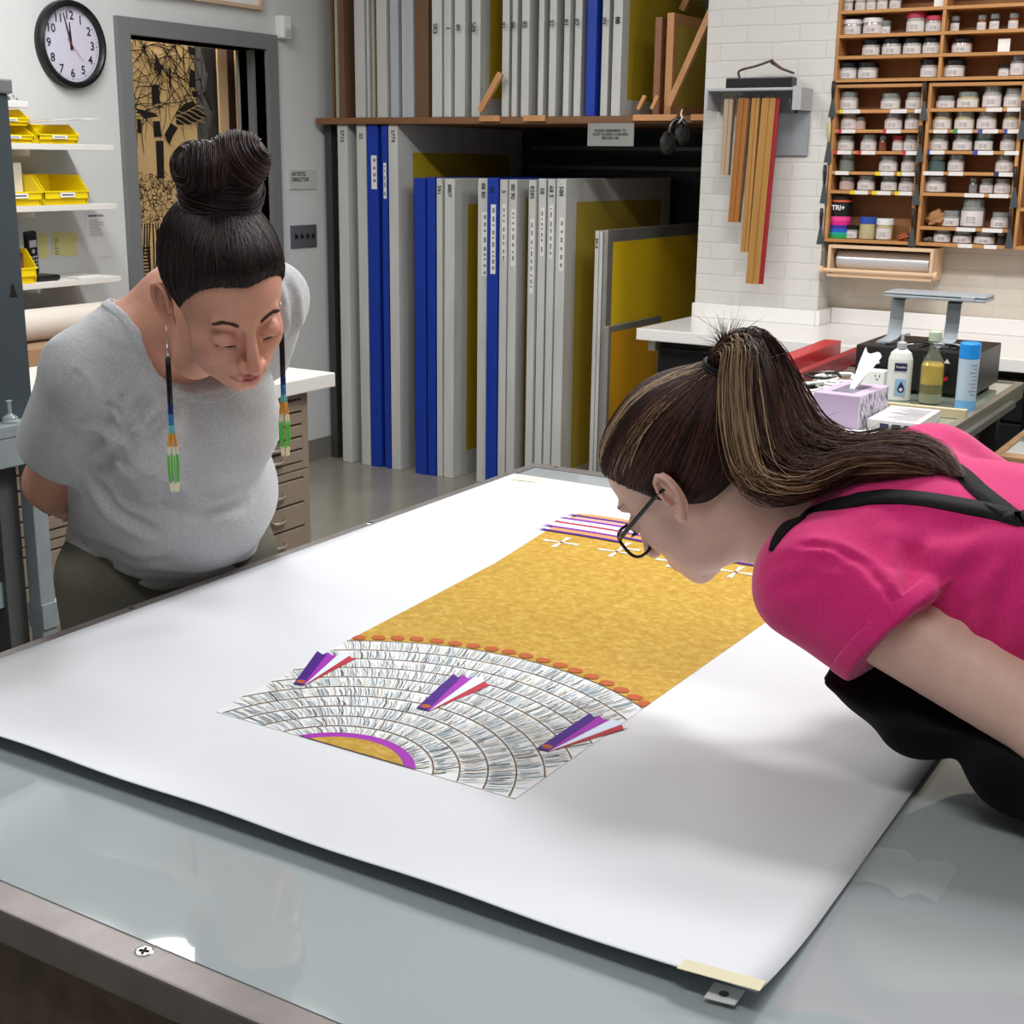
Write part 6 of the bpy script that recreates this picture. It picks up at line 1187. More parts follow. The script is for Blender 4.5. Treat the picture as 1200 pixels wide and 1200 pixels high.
# ------------------------------------------------------------------ person in the grey T-shirt, standing at the far long side of the table
def make_left():
    M = np.array([[-.85268, -.34156, -.39532], [.49723, -.76277, -.41346], [-.16031, -.54911, .82023]]); c = V(1.341, 1.274, 1.374)+RW@V(.009, -.001, 0)
    RS = atd(103, 436, 1.93); LS = atd(311, 352, 2.02); SM = (RS+LS)/2
    HC = V(1.56, 1.62, .915); left = _n((.93, -.36, 0)); fwd = _n((-.36, -.93, 0))
    RE = atd(60, 566, 2.13); LE = atd(285, 445, 2.27)
    RWr = V(1.50, 1.80, .975); LWr = V(1.645, 1.79, .99)
    LH = HC+left*.092+V(0, 0, -.04); RH = HC-left*.092+V(0, 0, -.04)
    LK = LH+V(.01, -.02, -.42); RK = RH+V(-.01, -.02, -.42); LA = V(LK[0], LK[1]+.04, .09); RA = V(RK[0], RK[1]+.04, .09)
    up = (SM-HC); ax = np.linspace(0, 1, 5)
    sh = _n(LS-RS)
    spine = [HC+V(0, .01, -.05), HC+V(.0, -.005, .07), HC+(SM-HC)*.42+V(0, .015, 0), HC+(SM-HC)*.72+V(.0, .028, .0), SM+V(.005, .012, -.005), SM+V(-.005, -.02, .055)]
    side = [left, left, _n(left*.7+sh*.3), _n(left*.3+sh*.7), sh, sh]
    # loft across-axis: cross(tangent, side); tangent up, side = her left -> across = up x left = forward... 
    def torso(p, e=0.): return loft(p, spine, [.158+e, .150+e, .140+e, .155+e, .130+e, .055+e], [.115+e, .112+e, .105+e, .112+e, .078+e, .05+e], side, rk=[.105+e, .095+e, .085+e, .095+e, .070+e, .045+e])
    neck_b = c+M@V(0, -.045, -.085)
    chestN = SM+_n(np.cross(sh, up))*.0
    H1 = hand_parts(RWr, _n(V(.9, .05, .05)), V(-.1, .9, .3), V(0, .1, .95), .35); H2 = hand_parts(LWr, _n(V(-.85, .25, -.1)), V(.1, .9, .3), V(0, -.1, .95), .35)
    def skin(p):
        q = (p-c)@M
        d = head_sdf(q)
        d = su(d, chain(p, [neck_b, c+M@V(0, -.055, -.115), SM+V(-.005, -.01, .035)], [.046, .048, .062]), .016)
        d = su(d, cone(p, c+M@V(0, -.01, -.085), SM+V(-.055, -.085, -.02), .030, .030), .03)
        t = torso(p); t = su(t, cone(p, SM+V(0, 0, .03), LS, .055, .050), .03); t = su(t, cone(p, SM+V(0, 0, .03), RS, .055, .050), .03)
        d = su(d, t, .02)
        for a, b, w in ((LS, LE, LWr), (RS, RE, RWr)):
            m1 = a*.5+b*.5; m2 = b*.62+w*.38
            arm = chain(p, [a, m1, b], [.052, .047, .040]); arm = su(arm, chain(p, [b, m2, w], [.040, .041, .027]), .02); d = su(d, arm, .015)
        d = su(d, hand_sdf(p, H1), .008); d = su(d, hand_sdf(p, H2), .008)
        for h, k, a in ((LH, LK, LA), (RH, RK, RA)):
            leg = chain(p, [h, k, k*.72+a*.28+V(0, .012, 0), a], [.088, .056, .056, .036]); d = su(d, leg, .02)
            d = su(d, cone(p, a+V(0, .02, -.05), a+V(0, -.12, -.065), .030, .022), .02)
        return d
    xs = axis(1.05, 1.80, (1.235, 1.435), .0019, .007); ys = axis(1.05, 1.98, (1.14, 1.40), .0019, .007); zs = axis(0.0, 1.54, (1.235, 1.47), .0019, .007)
    vs, Q = nets(skin, xs, ys, zs)
    q = (vs-c)@M
    inh = (np.abs(q[:, 0]) < .1) & (q[:, 2] > -.13)
    base = lin('#d29a84'); col = skin_cols(q, base, lin('#ab585a'), lin('#bb6a58'))
    col = np.where(inh[:, None], col, base)
    root = empty('person', (1.50, 1.66, 0), 'person in a grey t-shirt with a dark hair bun, bending over, hands behind back', 'person')
    mesh_obj('body', vs, Q, skin_mat('skin_tan'), root, col=col)
    # ---- T-shirt
    m_sh = mat('grey_heather', '#b4b6ba', rough=.9, spec=.15, noise=(260, .16, 3, (1, 1, 2.2)), bump=(700, .25, .0008), sheen=.25)
    fd = _n(np.cross(up, sh)); fd = fd if fd.dot(fwd) > 0 else -fd
    belly = HC+fwd*.075+V(0, 0, .10)
    seg = lambda u1, v1, u2, v2, d1, d2, w, a: (atd(u1, v1, d1), atd(u2, v2, d2), w, a)
    Rb = np.stack([sh, _n(up-sh*up.dot(sh)), fd], 1); bu = march(lambda p: torso(p, .013), 236, 512, 1.2)[0]+_n(ray(236, 512))*.050
    def shirt0(p):
        t = torso(p, .013)
        t = su(t, ell(p, belly, (.165, .135, .13)), .05)
        t = su(t, ell(p, SM+fd*.062-up*.22+sh*.062, (.068, .062, .066)), .045); t = su(t, ell(p, SM+fd*.062-up*.22-sh*.062, (.068, .062, .066)), .045)
        t = su(t, ell(p, bu, (.130, .116, .078), Rb), .022)
        t = su(t, cone(p, SM+V(0, 0, .02), LS, .066, .062), .03); t = su(t, cone(p, SM+V(0, 0, .02), RS, .066, .062), .03)
        sR = chain(p, [RS, RS*.42+RE*.58, RS*.2+RE*.8], [.064, .070, .074]); sL = chain(p, [LS, LS*.42+LE*.58, LS*.2+LE*.8], [.062, .062, .066])
        aR = _n(RE-RS); aL = _n(LE-LS)
        sR = si(sR, (p-(RS*.34+RE*.66))@aR, .004); sL = si(sL, (p-(LS*.36+LE*.64))@aL, .004)
        inR = cone(p, RS*.5+RE*.5, RE, .050, .060); sR = ss(sR, inR, .004)
        t = su(t, sR, .018); t = su(t, sL, .018)
        return t
    nk = [c+M@V(0, -.05, -.06), SM+fd*.045+V(.0, 0, .028), SM+fd*.10+up*-.02]
    def hemcut(p): return (HC[2]-.072+.020*np.sin((p@left)*20)*.3)-p[..., 2]
    def shirt1(p):
        d = shirt0(p)
        d = si(d, hemcut(p), .006)
        neckhole = ell(p, SM+fd*.085+V(0, 0, .055), (1, 1, 1)) if False else chain(p, [c+M@V(0, -.06, -.08), SM+V(.0, 0, .06), SM+fd*.10+V(0, 0, .035)], [.085, .095, .072])
        return ss(d, neckhole, .005)
    folds = []
    def fold(pts, w, a):
        P = march(shirt1, [x[0] for x in pts], [x[1] for x in pts], 1.2)
        for i in range(len(P)-1): folds.append((P[i], P[i+1], w, a))
    fold([(138, 528), (170, 556), (205, 580)], .010, .012)
    fold([(150, 548), (185, 580), (235, 600), (285, 590)], .010, .006)
    fold([(145, 520), (170, 508), (195, 480)], .010, .008)
    fold([(140, 512), (158, 490), (170, 465)], .009, .006)
    fold([(110, 560), (135, 600), (185, 622)], .009, .007)
    fold([(85, 620), (130, 645), (200, 655)], .009, .005)
    fold([(120, 655), (180, 668), (250, 668), (300, 650)], .008, .006)
    fold([(78, 640), (140, 672), (200, 680)], .007, .004)
    fold([(56, 402), (90, 440), (136, 478), (150, 500)], .004, .0045)
    fold([(136, 478), (160, 430), (178, 395)], .003, .0025)
    fold([(138, 520), (110, 500), (85, 500)], .010, -.006)
    fold([(140, 528), (120, 545), (100, 548)], .010, .006)
    fold([(338, 330), (344, 360), (340, 395)], .008, .006)
    def shirt(p): return shirt1(p)+creases(p, folds)*1.55+.0016*(np.sin(p@V(38, 11, 24))*np.sin(p@V(-17, 42, 19)+1.)+np.sin(p@V(60, -31, 44)+2.)*.5)
    vs, Q = nets(shirt, axis(1.0, 1.85, None, 0, .0042), axis(1.10, 1.90, None, 0, .0042), axis(.85, 1.46, None, 0, .0042))
    vs = smooth_mesh(vs, Q, 1, .4)
    mesh_obj('t_shirt', vs, Q, m_sh, root)
    nkh = lambda p: chain(p, [c+M@V(0, -.06, -.08), SM+V(.0, 0, .06), SM+fd*.10+V(0, 0, .035)], [.085, .095, .072])
    band = lambda p: np.maximum(np.maximum(np.abs(shirt0(p)+.0005)-.0022, nkh(p)-.012), -nkh(p)-.001)
    vs, Q = nets(band, axis(1.15, 1.62, None, 0, .0022), axis(1.15, 1.60, None, 0, .0022), axis(1.16, 1.45, None, 0, .0022))
    vs = smooth_mesh(vs, Q, 2, .5); mesh_obj('neckband', vs, Q, m_sh, root)
    # ---- trousers
    m_tr = mat('olive_cloth', '#67655a', rough=.85, spec=.2, noise=(120, .07, 4), bump=(500, .2, .0006))
    def trous(p):
        t = loft(p, [HC+V(0, 0, -.12), HC+V(0, 0, -.02), HC+V(0, -.002, .05)], [.158, .152, .146], [.122, .118, .112], left)
        for h, k, a in ((LH, LK, LA), (RH, RK, RA)):
            t = su(t, chain(p, [h+V(0, 0, .0), k, a+V(0, 0, .0)], [.100, .075, .070]), .03)
        t = si(t, (p[..., 2]-(HC[2]+.045)), .004); t = si(t, .05-p[..., 2], .004)
        return t
    vs, Q = nets(trous, axis(1.2, 1.8, None, 0, .009), axis(1.4, 1.9, None, 0, .009), axis(0, 1.0, None, 0, .009))
    mesh_obj('trousers', vs, Q, m_tr, root)
    m_shoe = mat('black_shoe', '#1b1b1d', rough=.6)
    for a in (LA, RA):
        f = lambda p: si(cone(p, V(a[0], a[1]+.03, .038), V(a[0], a[1]-.15, .03), .045, .040), -p[..., 2]+.0, .002)
        v2, q2 = nets(f, axis(a[0]-.08, a[0]+.08, None, 0, .008), axis(a[1]-.24, a[1]+.12, None, 0, .008), axis(-.004, .12, None, 0, .008))
        mesh_obj('shoe', v2, q2, m_shoe, root)
    # ---- hair
    T = V(-.014, -.050, .108)      # where the bun sits, head-local
    def cap(q):
        s = np.stack([np.sqrt(q[..., 0]**2+.016**2), q[..., 1], q[..., 2]], -1)
        d = ell(s, (0, -.018, .038), (.0800, .101, .0885))
        d = su(d, ell(s, (0, .03, .06), (.060, .058, .055)), .02)
        # hairline: keep what lies above/behind a tilted plane and behind the ears
        n = V(.42, .80, -.52); hl = (s-V(.058, .050, .045))@n
        n2 = _n((.0, .95, -.25)); h2 = (s-V(.072, .030, .0))@n2-np.clip(.068-s[..., 0], 0, 1)*.50
        low = -.045-s[..., 2]-0.0*s[..., 1]
        cut = np.maximum(hl, h2)
        d = si(d, cut, .006); d = si(d, (-.060-s[..., 2]), .01)
        d = ss(d, ell(s, (.088, -.010, -.018), (.022, .026, .038)), .006)
        return d
    cols_d = np.stack([lin(x) for x in ('#120c0e', '#1c1315', '#2a1c1b', '#191114', '#3a2a28')])
    def capw(p): return cap((p-c)@M)
    bl = [T+V(-.004, -.006, .012), T+V(.030, -.008, .052), T+V(-.030, -.008, .054)]
    def bun(q):
        d = ell(q, T+V(0, -.003, .012), (.054, .050, .036))
        d = su(d, ell(q, T+V(.024, -.004, .050), (.037, .038, .031)), .006); d = su(d, ell(q, T+V(-.024, -.006, .054), (.040, .040, .033)), .006)
        return d
    def hairall(q): return su(cap(q), bun(q), .006)
    g = .0030
    vs, Q = nets(hairall, axis(-.11, .11, None, 0, g), axis(-.14, .12, None, 0, g), axis(-.08, .225, None, 0, g))
    col = np.tile(lin('#150e10'), (len(vs), 1)); hb = mesh_obj('hair', c+vs@M.T, Q, m_hair, root, col=col)
    # combed strands from the hairline up to the bun
    K = 14; P = []; R = []; CC = []
    def onsurf(fn, o, D, r0=.14):
        t = np.full(len(D), r0)
        for _ in range(60): t = t-np.clip(fn(o+t[:, None]*D)*.7, -.02, .02)
        return o+t[:, None]*D
    o = V(0, -.01, .03)
    A = RNG.uniform(-PI, PI, 2600)
    st = []
    for a in A:
        # start directions round the hairline (front a=0) and nape
        x = math.sin(a)*.075; y = math.cos(a)*.085-.005
        z = .048+.010*math.cos(3*a) if abs(a) < .75 else (.06-(abs(a)-.75)*.11 if abs(a) < 1.6 else -.045)
        z += RNG.uniform(-.004, .03); st.append((x, y, z))
    st = np.array(st)-o; st /= np.linalg.norm(st, axis=1)[:, None]; en = _n(T-o)
    en = np.tile(en, (len(st), 1))+RNG.normal(0, .10, (len(st), 3)); en /= np.linalg.norm(en, axis=1)[:, None]
    w = np.arccos(np.clip((st*en).sum(1), -1, 1))
    pts = []
    offs = RNG.uniform(-.0006, .0016, (len(st), 1))
    for k in range(K):
        f = k/(K-1); D = (np.sin((1-f)*w)[:, None]*st+np.sin(f*w)[:, None]*en)/np.sin(w)[:, None]
        q = onsurf(cap, o, D); pts.append(q+D*offs)
    pts = np.stack(pts, 1); rr = RNG.uniform(.0004, .0009, (len(pts), 1))*np.linspace(1, .8, K)[None]; rr[:, 0] *= .3
    cc = cols_d[RNG.integers(0, 5, len(pts))]
    strands('combed_strands', c+pts@M.T, rr, cc, m_hair, hb)
    # wound strands of the bun
    S = []; K2 = 26
    for i in range(1500):
        j = RNG.integers(0, 3); tt = np.linspace(0, RNG.uniform(1.6, 4.2), K2)+RNG.uniform(0, 2*PI)
        if j == 0:
            o2 = T+V(0, -.003, .012); r = V(.056, .052, .038); ph = RNG.uniform(-1.1, 1.3)+.12*np.sin(tt*2)
            q = np.stack([np.cos(tt)*np.cos(ph)*r[0], np.sin(tt)*np.cos(ph)*r[1], np.sin(ph)*r[2]], 1)+o2
        else:
            sg = 1 if j == 1 else -1; o2 = T+V(.024*sg, -.005, .052); r = V(.040, .041, .034); ph = RNG.uniform(-1.2, 1.2)+.15*np.sin(tt*2)
            # rings winding round an axis tilted sideways
            l = np.stack([np.sin(ph)*r[0], np.cos(tt)*np.cos(ph)*r[1], np.sin(tt)*np.cos(ph)*r[2]], 1); an = .5*sg
            l = np.stack([l[:, 0]*math.cos(an)-l[:, 2]*math.sin(an), l[:, 1], l[:, 0]*math.sin(an)+l[:, 2]*math.cos(an)], 1); q = l+o2
        S.append(q)
    S = np.array(S); sh2 = S.shape; q = S.reshape(-1, 3)
    q = seat(hairall, q, .0006, 3).reshape(sh2)+RNG.normal(0, .0009, (sh2[0], 1, 3))+np.cumsum(RNG.normal(0, .00022, sh2), 1)
    rr = RNG.uniform(.0004, .0010, (len(q), 1))*np.sin(np.linspace(.25, PI-.25, K2))[None]**.5
    cc = np.stack([lin(x) for x in ('#120c0e', '#2a1a1b', '#3b2526', '#1c1315', '#4a3030')])[RNG.integers(0, 5, len(q))]
    strands('bun_strands', c+q@M.T, rr, cc, m_hair, hb)
    # brows and lashes
    b = []; 
    for sg in (-1, 1):
        for i in range(230):
            f = RNG.uniform(0, 1); x = .014+.030*f; z = .0165+.006*math.sin(min(f*1.25, 1)*PI*.6)-.0035*max(0, f-.6)*2+RNG.uniform(-.0026, .0026)*(1-f*.6)
            D = V(sg*x, .10, z); p0 = V(sg*x, .12, z); t = 0
            for _ in range(30): t += float(head_sdf(p0-V(0, t, 0)))*.8
            p0 = p0-V(0, t, 0); dr = _n(V(sg*(.6+.4*f), -.25*f, .55*(1-f)))*.006
            b.append(seat(head_sdf, np.linspace(p0, p0+dr, 4), .0005, 3))
    b = np.array(b)
    for k0, k1 in ((0, len(b)//2), (len(b)//2, len(b))):
        strands('eyebrow', c+b[k0:k1]@M.T, np.tile(np.array([[.00022, .0003, .00022, .0001]]), (k1-k0, 1)), np.tile(lin('#3a2820'), (k1-k0, 1)), m_hair, root)
    b = []
    for sg in (-1, 1):
        b.append(np.array([V(sg*(.0185+.0250*f), .0893-.0072*f**1.6, -.0158+.0022*f*f) for f in np.linspace(0, 1, 5)]))
        for i in range(20):
            f = i/19; p0 = V(sg*(.0190+.0250*f), .0892-.0075*f**1.5, -.0157+.0025*f); dr = V(sg*.003*(f-.3), .0045, -.0035)
            b.append(np.array([p0+dr*t+V(0, 0, -.0008*math.sin(t*PI)) for t in np.linspace(-.3, 1, 5)]))
    b = np.array(b); rl = np.tile(np.array([[.0003, .0003, .00022, .00016, .0001]]), (len(b), 1)); rl[[0, 21]] = (.0005, .0009, .0010, .0008, .0004)
    for k0, k1 in ((0, len(b)//2), (len(b)//2, len(b))):
        strands('eyelash', c+b[k0:k1]@M.T, rl[k0:k1], np.tile(lin('#120c0c'), (k1-k0, 1)), m_hair, root)
    # long beaded earrings hanging straight down from the lobes
    m_bl = mat('black_bead', '#0c0c12', rough=.3); beads = [('#0c0c12', .34), ('#12306e', .42), ('#2b7fc0', .50), ('#7cc3c8', .56), ('#e3a13a', .66), ('#e8e2c8', .72), ('#63c247', .93), ('#f0e6c8', 1.01)]
    m_sil = mat('silver_wire', '#c9c9c9', rough=.25, metal=1.)
    for sg, L in ((1, .185), (-1, .175)):
        lobe = c+M@V(sg*.081, -.004, -.043); er = MB(); er.tube([lobe, lobe-V(0, 0, .028)], .0006, m_sil, 6)
        er.tube([lobe-V(0, 0, .024), lobe-V(0, 0, .044)], [.0012, .0020], m_sil, 8)
        z0 = lobe[2]-.042
        for k in range(6):
            a = 2*PI*k/6; prev = 0
            for colr, fr in beads:
                mm = mat('bead_'+colr[1:], colr, rough=.35); P = []
                for t in np.linspace(prev, min(fr, 1), 5):
                    rad = .0026 if t < .5 else .0026+.0045*math.sin(min((t-.5)/.5, 1)*PI*.85)
                    P.append(V(lobe[0]+math.cos(a)*rad, lobe[1]+math.sin(a)*rad, z0-L*t))
                er.tube(P, .0013, mm, 6); prev = fr
        er.build('earring', m_bl, root)
    return dict(c=c, M=M, skin=skin, shirt=shirt, root=root)
LP = make_left()
# ------------------------------------------------------------------ person in the pink T-shirt, bent over the print from the right
def make_right():
    M = np.array([[.99105, .10092, -.08739], [-.01327, .72587, .68770], [.13284, -.68038, .72072]]); c = V(1.434, .626, 1.192)
    LS = atd(968, 684, 1.43); SM = V(1.475, .405, 1.150); RS = 2*SM-LS
    HC = V(1.53, -.24, .99); side = V(-1, 0, 0)      # her left is -x
    LE = atd(1250, 862, 1.30); RE = V(1.75, .18, 1.04); LW = V(1.145, -.03, .945); RWr = V(1.78, -.03, .945)
    LH = HC+V(-.092, .0, -.03); RH = HC+V(.092, .0, -.03); LK = LH+V(-.02, .02, -.44); RK = RH+V(.02, .02, -.44); LA = V(LK[0], LK[1]-.06, .09); RA = V(RK[0], RK[1]-.06, .09)
    spine = [HC+V(0, -.06, -.02), HC+V(0, .10, .04), V(1.505, .06, 1.075), V(1.485, .24, 1.115), SM+V(0, -.02, -.005), SM+V(0, .05, .012)]
    # section axes: side = -x; tangent +y; across = t x s = +y x -x = +z (back)
    def torso(p, e=0.): return loft(p, spine, [.160+e, .150+e, .145+e, .160+e, .135+e, .058+e], [.115+e, .105+e, .105+e, .112+e, .080+e, .052+e], side, rk=[.10+e, .10+e, .11+e, .12+e, .088+e, .05+e])
    H1 = hand_parts(LW, _n(V(-.05, .98, -.10)), V(0, 0, 1), V(1, 0, 0), .12); H2 = hand_parts(RWr, _n(V(.05, .98, -.10)), V(0, 0, 1), V(-1, 0, 0), .12)
    def skin(p):
        q = (p-c)@M; d = head_sdf(q)
        d = su(d, chain(p, [c+M@V(0, -.045, -.085), c+M@V(0, -.060, -.125), SM+V(0, .01, .01)], [.050, .052, .064]), .022)
        d = su(d, cone(p, c+M@V(0, -.01, -.085), SM+V(-.0, .045, -.05), .030, .030), .03)
        t = torso(p); t = su(t, cone(p, SM, LS, .055, .050), .03); t = su(t, cone(p, SM, RS, .055, .050), .03); d = su(d, t, .02)
        for a, b, w in ((LS, LE, LW), (RS, RE, RWr)):
            m1 = a*.55+b*.45; m2 = b*.65+w*.35
            arm = chain(p, [a, m1, b], [.050, .0445, .039]); arm = su(arm, chain(p, [b, m2, w], [.040, .041, .026]), .02); d = su(d, arm, .015)
        d = su(d, hand_sdf(p, H1), .008); d = su(d, hand_sdf(p, H2), .008)
        for h, k, a in ((LH, LK, LA), (RH, RK, RA)):
            d = su(d, chain(p, [h, k, k*.72+a*.28+V(0, -.012, 0), a], [.090, .057, .057, .036]), .02)
            d = su(d, cone(p, a+V(0, -.02, -.05), a+V(0, .12, -.065), .030, .022), .02)
        return d
    xs = axis(1.00, 1.95, (1.33, 1.54), .0019, .007); ys = axis(-.50, .78, (.50, .76), .0019, .007); zs = axis(0.0, 1.34, (1.07, 1.31), .0019, .007)
    vs, Q = nets(skin, xs, ys, zs); q = (vs-c)@M
    base = lin('#e0b9a9'); col = skin_cols(q, base, lin('#b0605c'), lin('#d28a7a')); col = np.where(((np.abs(q[:, 0]) < .1) & (q[:, 2] > -.13))[:, None], col, base)
    root = empty('person', (1.53, -.26, 0), 'person in a pink t-shirt and black apron with a streaked ponytail, bending over the print', 'person')
    mesh_obj('body', vs, Q, skin_mat('skin_fair'), root, col=col)
    # ---- T-shirt
    m_p = mat('pink_jersey', '#d42a74', rough=.85, spec=.15, noise=(350, .10, 3), bump=(800, .22, .0007), sheen=.3)
    aL = _n(LE-LS); aR = _n(RE-RS); dn = V(0, 0, -1)
    # sleeve opening is cut on a slant
    cl = _n(aL*.86+V(-.1, .0, -.5)*.55)
    def shirt0(p):
        t = torso(p, .012)
        t = su(t, ell(p, SM+V(-.07, -.15, -.085), (.065, .075, .070)), .04); t = su(t, ell(p, SM+V(.07, -.15, -.085), (.065, .075, .070)), .04)
        t = su(t, cone(p, SM+V(0, 0, .008), LS, .066, .064), .035); t = su(t, cone(p, SM+V(0, 0, .008), RS, .066, .064), .035)
        sL = chain(p, [LS+V(0, .012, 0), LS*.6+LE*.4, LS*.35+LE*.65], [.068, .073, .079]); sL = si(sL, (p-(LS*.66+LE*.34))@cl, .004)
        sL = ss(sL, cone(p, LS*.60+LE*.40, LE, .056, .074), .004)
        sR = chain(p, [RS, RS*.5+RE*.5], [.066, .070]); sR = si(sR, (p-(RS*.62+RE*.38))@aR, .004)
        t = su(t, sL, .016); return su(t, sR, .016)
    nkp = [c+M@V(0, -.05, -.07), c+M@V(0, -.055, -.125), SM+V(0, .035, .01)]
    nkh = lambda p: chain(p, [c+M@V(0, -.04, -.06), c+M@V(0, -.055, -.135), SM+V(0, .050, -.02)], [.075, .074, .076])
    def shirt1(p):
        d = shirt0(p); d = si(d, (HC[1]+.00)-p[..., 1], .006); return ss(d, nkh(p), .005)
    folds = []
    def fold(pts, w, a):
        P = march(shirt1, [x[0] for x in pts], [x[1] for x in pts], .8)
        for i in range(len(P)-1): folds.append((P[i], P[i+1], w, a))
    fold([(935, 640), (975, 642), (1015, 662), (1040, 695), (1057, 716)], .0045, .0045)
    fold([(1066, 705), (1068, 670), (1070, 635)], .010, .006)
    
    fold([(1150, 650), (1135, 700), (1120, 750)], .011, .005)
    fold([(1090, 730), (1110, 690), (1140, 660)], .010, .004)
    fold([(1195, 660), (1170, 720), (1160, 760)], .012, .004)
    fold([(905, 690), (930, 680), (960, 675)], .010, .003)
    fold([(900, 665), (940, 655), (985, 660)], .008, .003)
    fold([(1030, 600), (1080, 620), (1150, 620)], .014, .003)
    def shirt(p): return shirt1(p)+creases(p, folds)*1.2+.0014*(np.sin(p@V(38, 11, 24))*np.sin(p@V(-17, 42, 19)+1.)+np.sin(p@V(60, -31, 44)+2.)*.5)
    vs, Q = nets(shirt, axis(1.15, 1.80, None, 0, .0042), axis(-.32, .56, None, 0, .0042), axis(.85, 1.36, None, 0, .0042))
    vs = smooth_mesh(vs, Q, 1, .4); mesh_obj('t_shirt', vs, Q, m_p, root)
    # raised hem of the near sleeve and the neckband
    band = lambda p: np.maximum(np.maximum(np.abs(shirt0(p)+.0004)-.0020, (p-(LS*.66+LE*.34))@cl), -((p-(LS*.66+LE*.34))@cl)-.020)
    vs, Q = nets(lambda p: np.maximum(band(p), sph(p, LS*.66+LE*.34, .084)), axis(1.15, 1.42, None, 0, .0024), axis(.2, .5, None, 0, .0024), axis(.98, 1.2, None, 0, .0024))
    mesh_obj('sleeve_hem', smooth_mesh(vs, Q, 2), Q, m_p, root)
    # ---- trousers and shoes
    m_j = mat('dark_denim', '#2b3040', rough=.85, noise=(200, .1, 4))
    def trous(p):
        t = loft(p, [HC+V(0, -.09, -.10), HC+V(0, -.02, -.01), HC+V(0, .06, .02)], [.160, .162, .160], [.12, .115, .118], side)
        for h, k, a in ((LH, LK, LA), (RH, RK, RA)): t = su(t, chain(p, [h, k, a], [.108, .078, .070]), .03)
        return si(si(t, (p[..., 1]-(HC[1]+.05)), .004), .05-p[..., 2], .004)
    vs, Q = nets(trous, axis(1.25, 1.85, None, 0, .010), axis(-.55, .0, None, 0, .010), axis(0, 1.2, None, 0, .010)); mesh_obj('trousers', vs, Q, m_j, root)
    for a in (LA, RA):
        f = lambda p: si(cone(p, V(a[0], a[1]-.03, .038), V(a[0], a[1]+.15, .03), .045, .040), -p[..., 2], .002)
        v2, q2 = nets(f, axis(a[0]-.08, a[0]+.08, None, 0, .008), axis(a[1]-.12, a[1]+.24, None, 0, .008), axis(-.004, .12, None, 0, .008)); mesh_obj('shoe', v2, q2, mat('black_shoe', '#1b1b1d', rough=.6), root)
    # ---- apron: bib under the chest, skirt hanging in front, straps crossing on the back
    m_ap = mat('black_canvas', '#0c0c0e', rough=.8, spec=.2, bump=(600, .3, .0006))
    pl = _n(V(-.25, .0, 1.))
    def apron(p):
        t = torso(p, .024)
        t = su(t, ell(p, SM+V(-.07, -.15, -.085), (.077, .090, .082)), .04); t = su(t, ell(p, SM+V(.07, -.15, -.085), (.077, .090, .082)), .04)
        t = su(t, cone(p, atd(1010, 760, 1.45), atd(1080, 800, 1.42), .055, .076), .03); t = su(t, sph(p, atd(1135, 812, 1.40), .070), .02)
        t = su(t, ell(p, atd(1215, 868, 1.37), (.085, .085, .075)), .008); t = su(t, ell(p, atd(1290, 905, 1.34), (.10, .09, .08)), .02)
        t = si(t, (p-V(1.475, .2, 1.045))@pl, .004); t = si(t, p[..., 1]-(.42), .01)
        t = t+.004*np.sin(p[..., 1]*70+p[..., 0]*25)*np.clip((1.03-p[..., 2])*14, 0, 1)
        return si(t, -.10-p[..., 1]-0*p[..., 0], .01)
    vs, Q = nets(apron, axis(1.20, 1.72, None, 0, .0048), axis(-.14, .46, None, 0, .0048), axis(.86, 1.2, None, 0, .0048)); mesh_obj('apron', smooth_mesh(vs, Q, 1), Q, m_ap, root)
    sk = lambda p: si(si(loft(p, [V(1.53, -.30, .45), V(1.53, -.26, .80), V(1.53, -.22, 1.02)], [.20, .185, .185], [.15, .145, .142], side), -.16-p[..., 1], .006), np.abs(p[..., 2]-.72)-.32, .006)
    vs, Q = nets(sk, axis(1.25, 1.80, None, 0, .010), axis(-.30, .0, None, 0, .010), axis(.36, 1.08, None, 0, .010)); mesh_obj('apron_skirt', vs, Q, m_ap, root)
    m_st = mat('black_webbing', '#121214', rough=.75, spec=.25, bump=(900, .5, .0008, (1, 3, 1)))
    def strap(pts, name='apron_strap', w=.021, ext=(), taper=0):
        u = catmull([(a, b, 0) for a, b in pts], 40); P = march(shirt0, u[:, 0], u[:, 1], .8)
        if len(ext): P = np.concatenate([P, seat(shirt0, catmull([P[-1]]+list(ext), 14)[1:], 0.)])
        Nn = grad(shirt0, P); return ribbon(name, P-Nn*.001, Nn, w, .0035, m_st, root, taper)
    strap([(904, 646), (912, 630), (926, 614), (955, 598), (990, 590), (1030, 583), (1075, 585), (1120, 592), (1165, 601), (1195, 611)], ext=[V(1.53, .10, 1.22), V(1.60, -.05, 1.2), V(1.66, -.14, 1.1)], taper=9)
    strap([(1088, 530), (1122, 552), (1150, 578), (1190, 610)], ext=[V(1.42, .12, 1.22), V(1.36, -.02, 1.15), V(1.34, -.12, 1.05)])
    # ---- hair
    T = V(.0, -.106, .064)
    def cap(q):
        s = np.stack([np.sqrt(q[..., 0]**2+.012**2), q[..., 1], q[..., 2]], -1)
        d = ell(s, (0, -.020, .031), (.0795, .100, .0855)); d = su(d, ell(s, (0, .026, .050), (.060, .054, .050)), .02)
        d = su(d, cone(s, (0, -.07, .045), T, .05, .020), .03)
        n = V(.42, .80, -.50); hl = (s-V(.058, .052, .050))@n
        h2 = .95*(s[..., 1]-.038)-.25*s[..., 2]-np.clip(.066-s[..., 0], 0, 1)*.9
        d = si(d, np.maximum(hl, h2), .006); nape = -.066-s[..., 2]-(s[..., 1]+.05)*.35
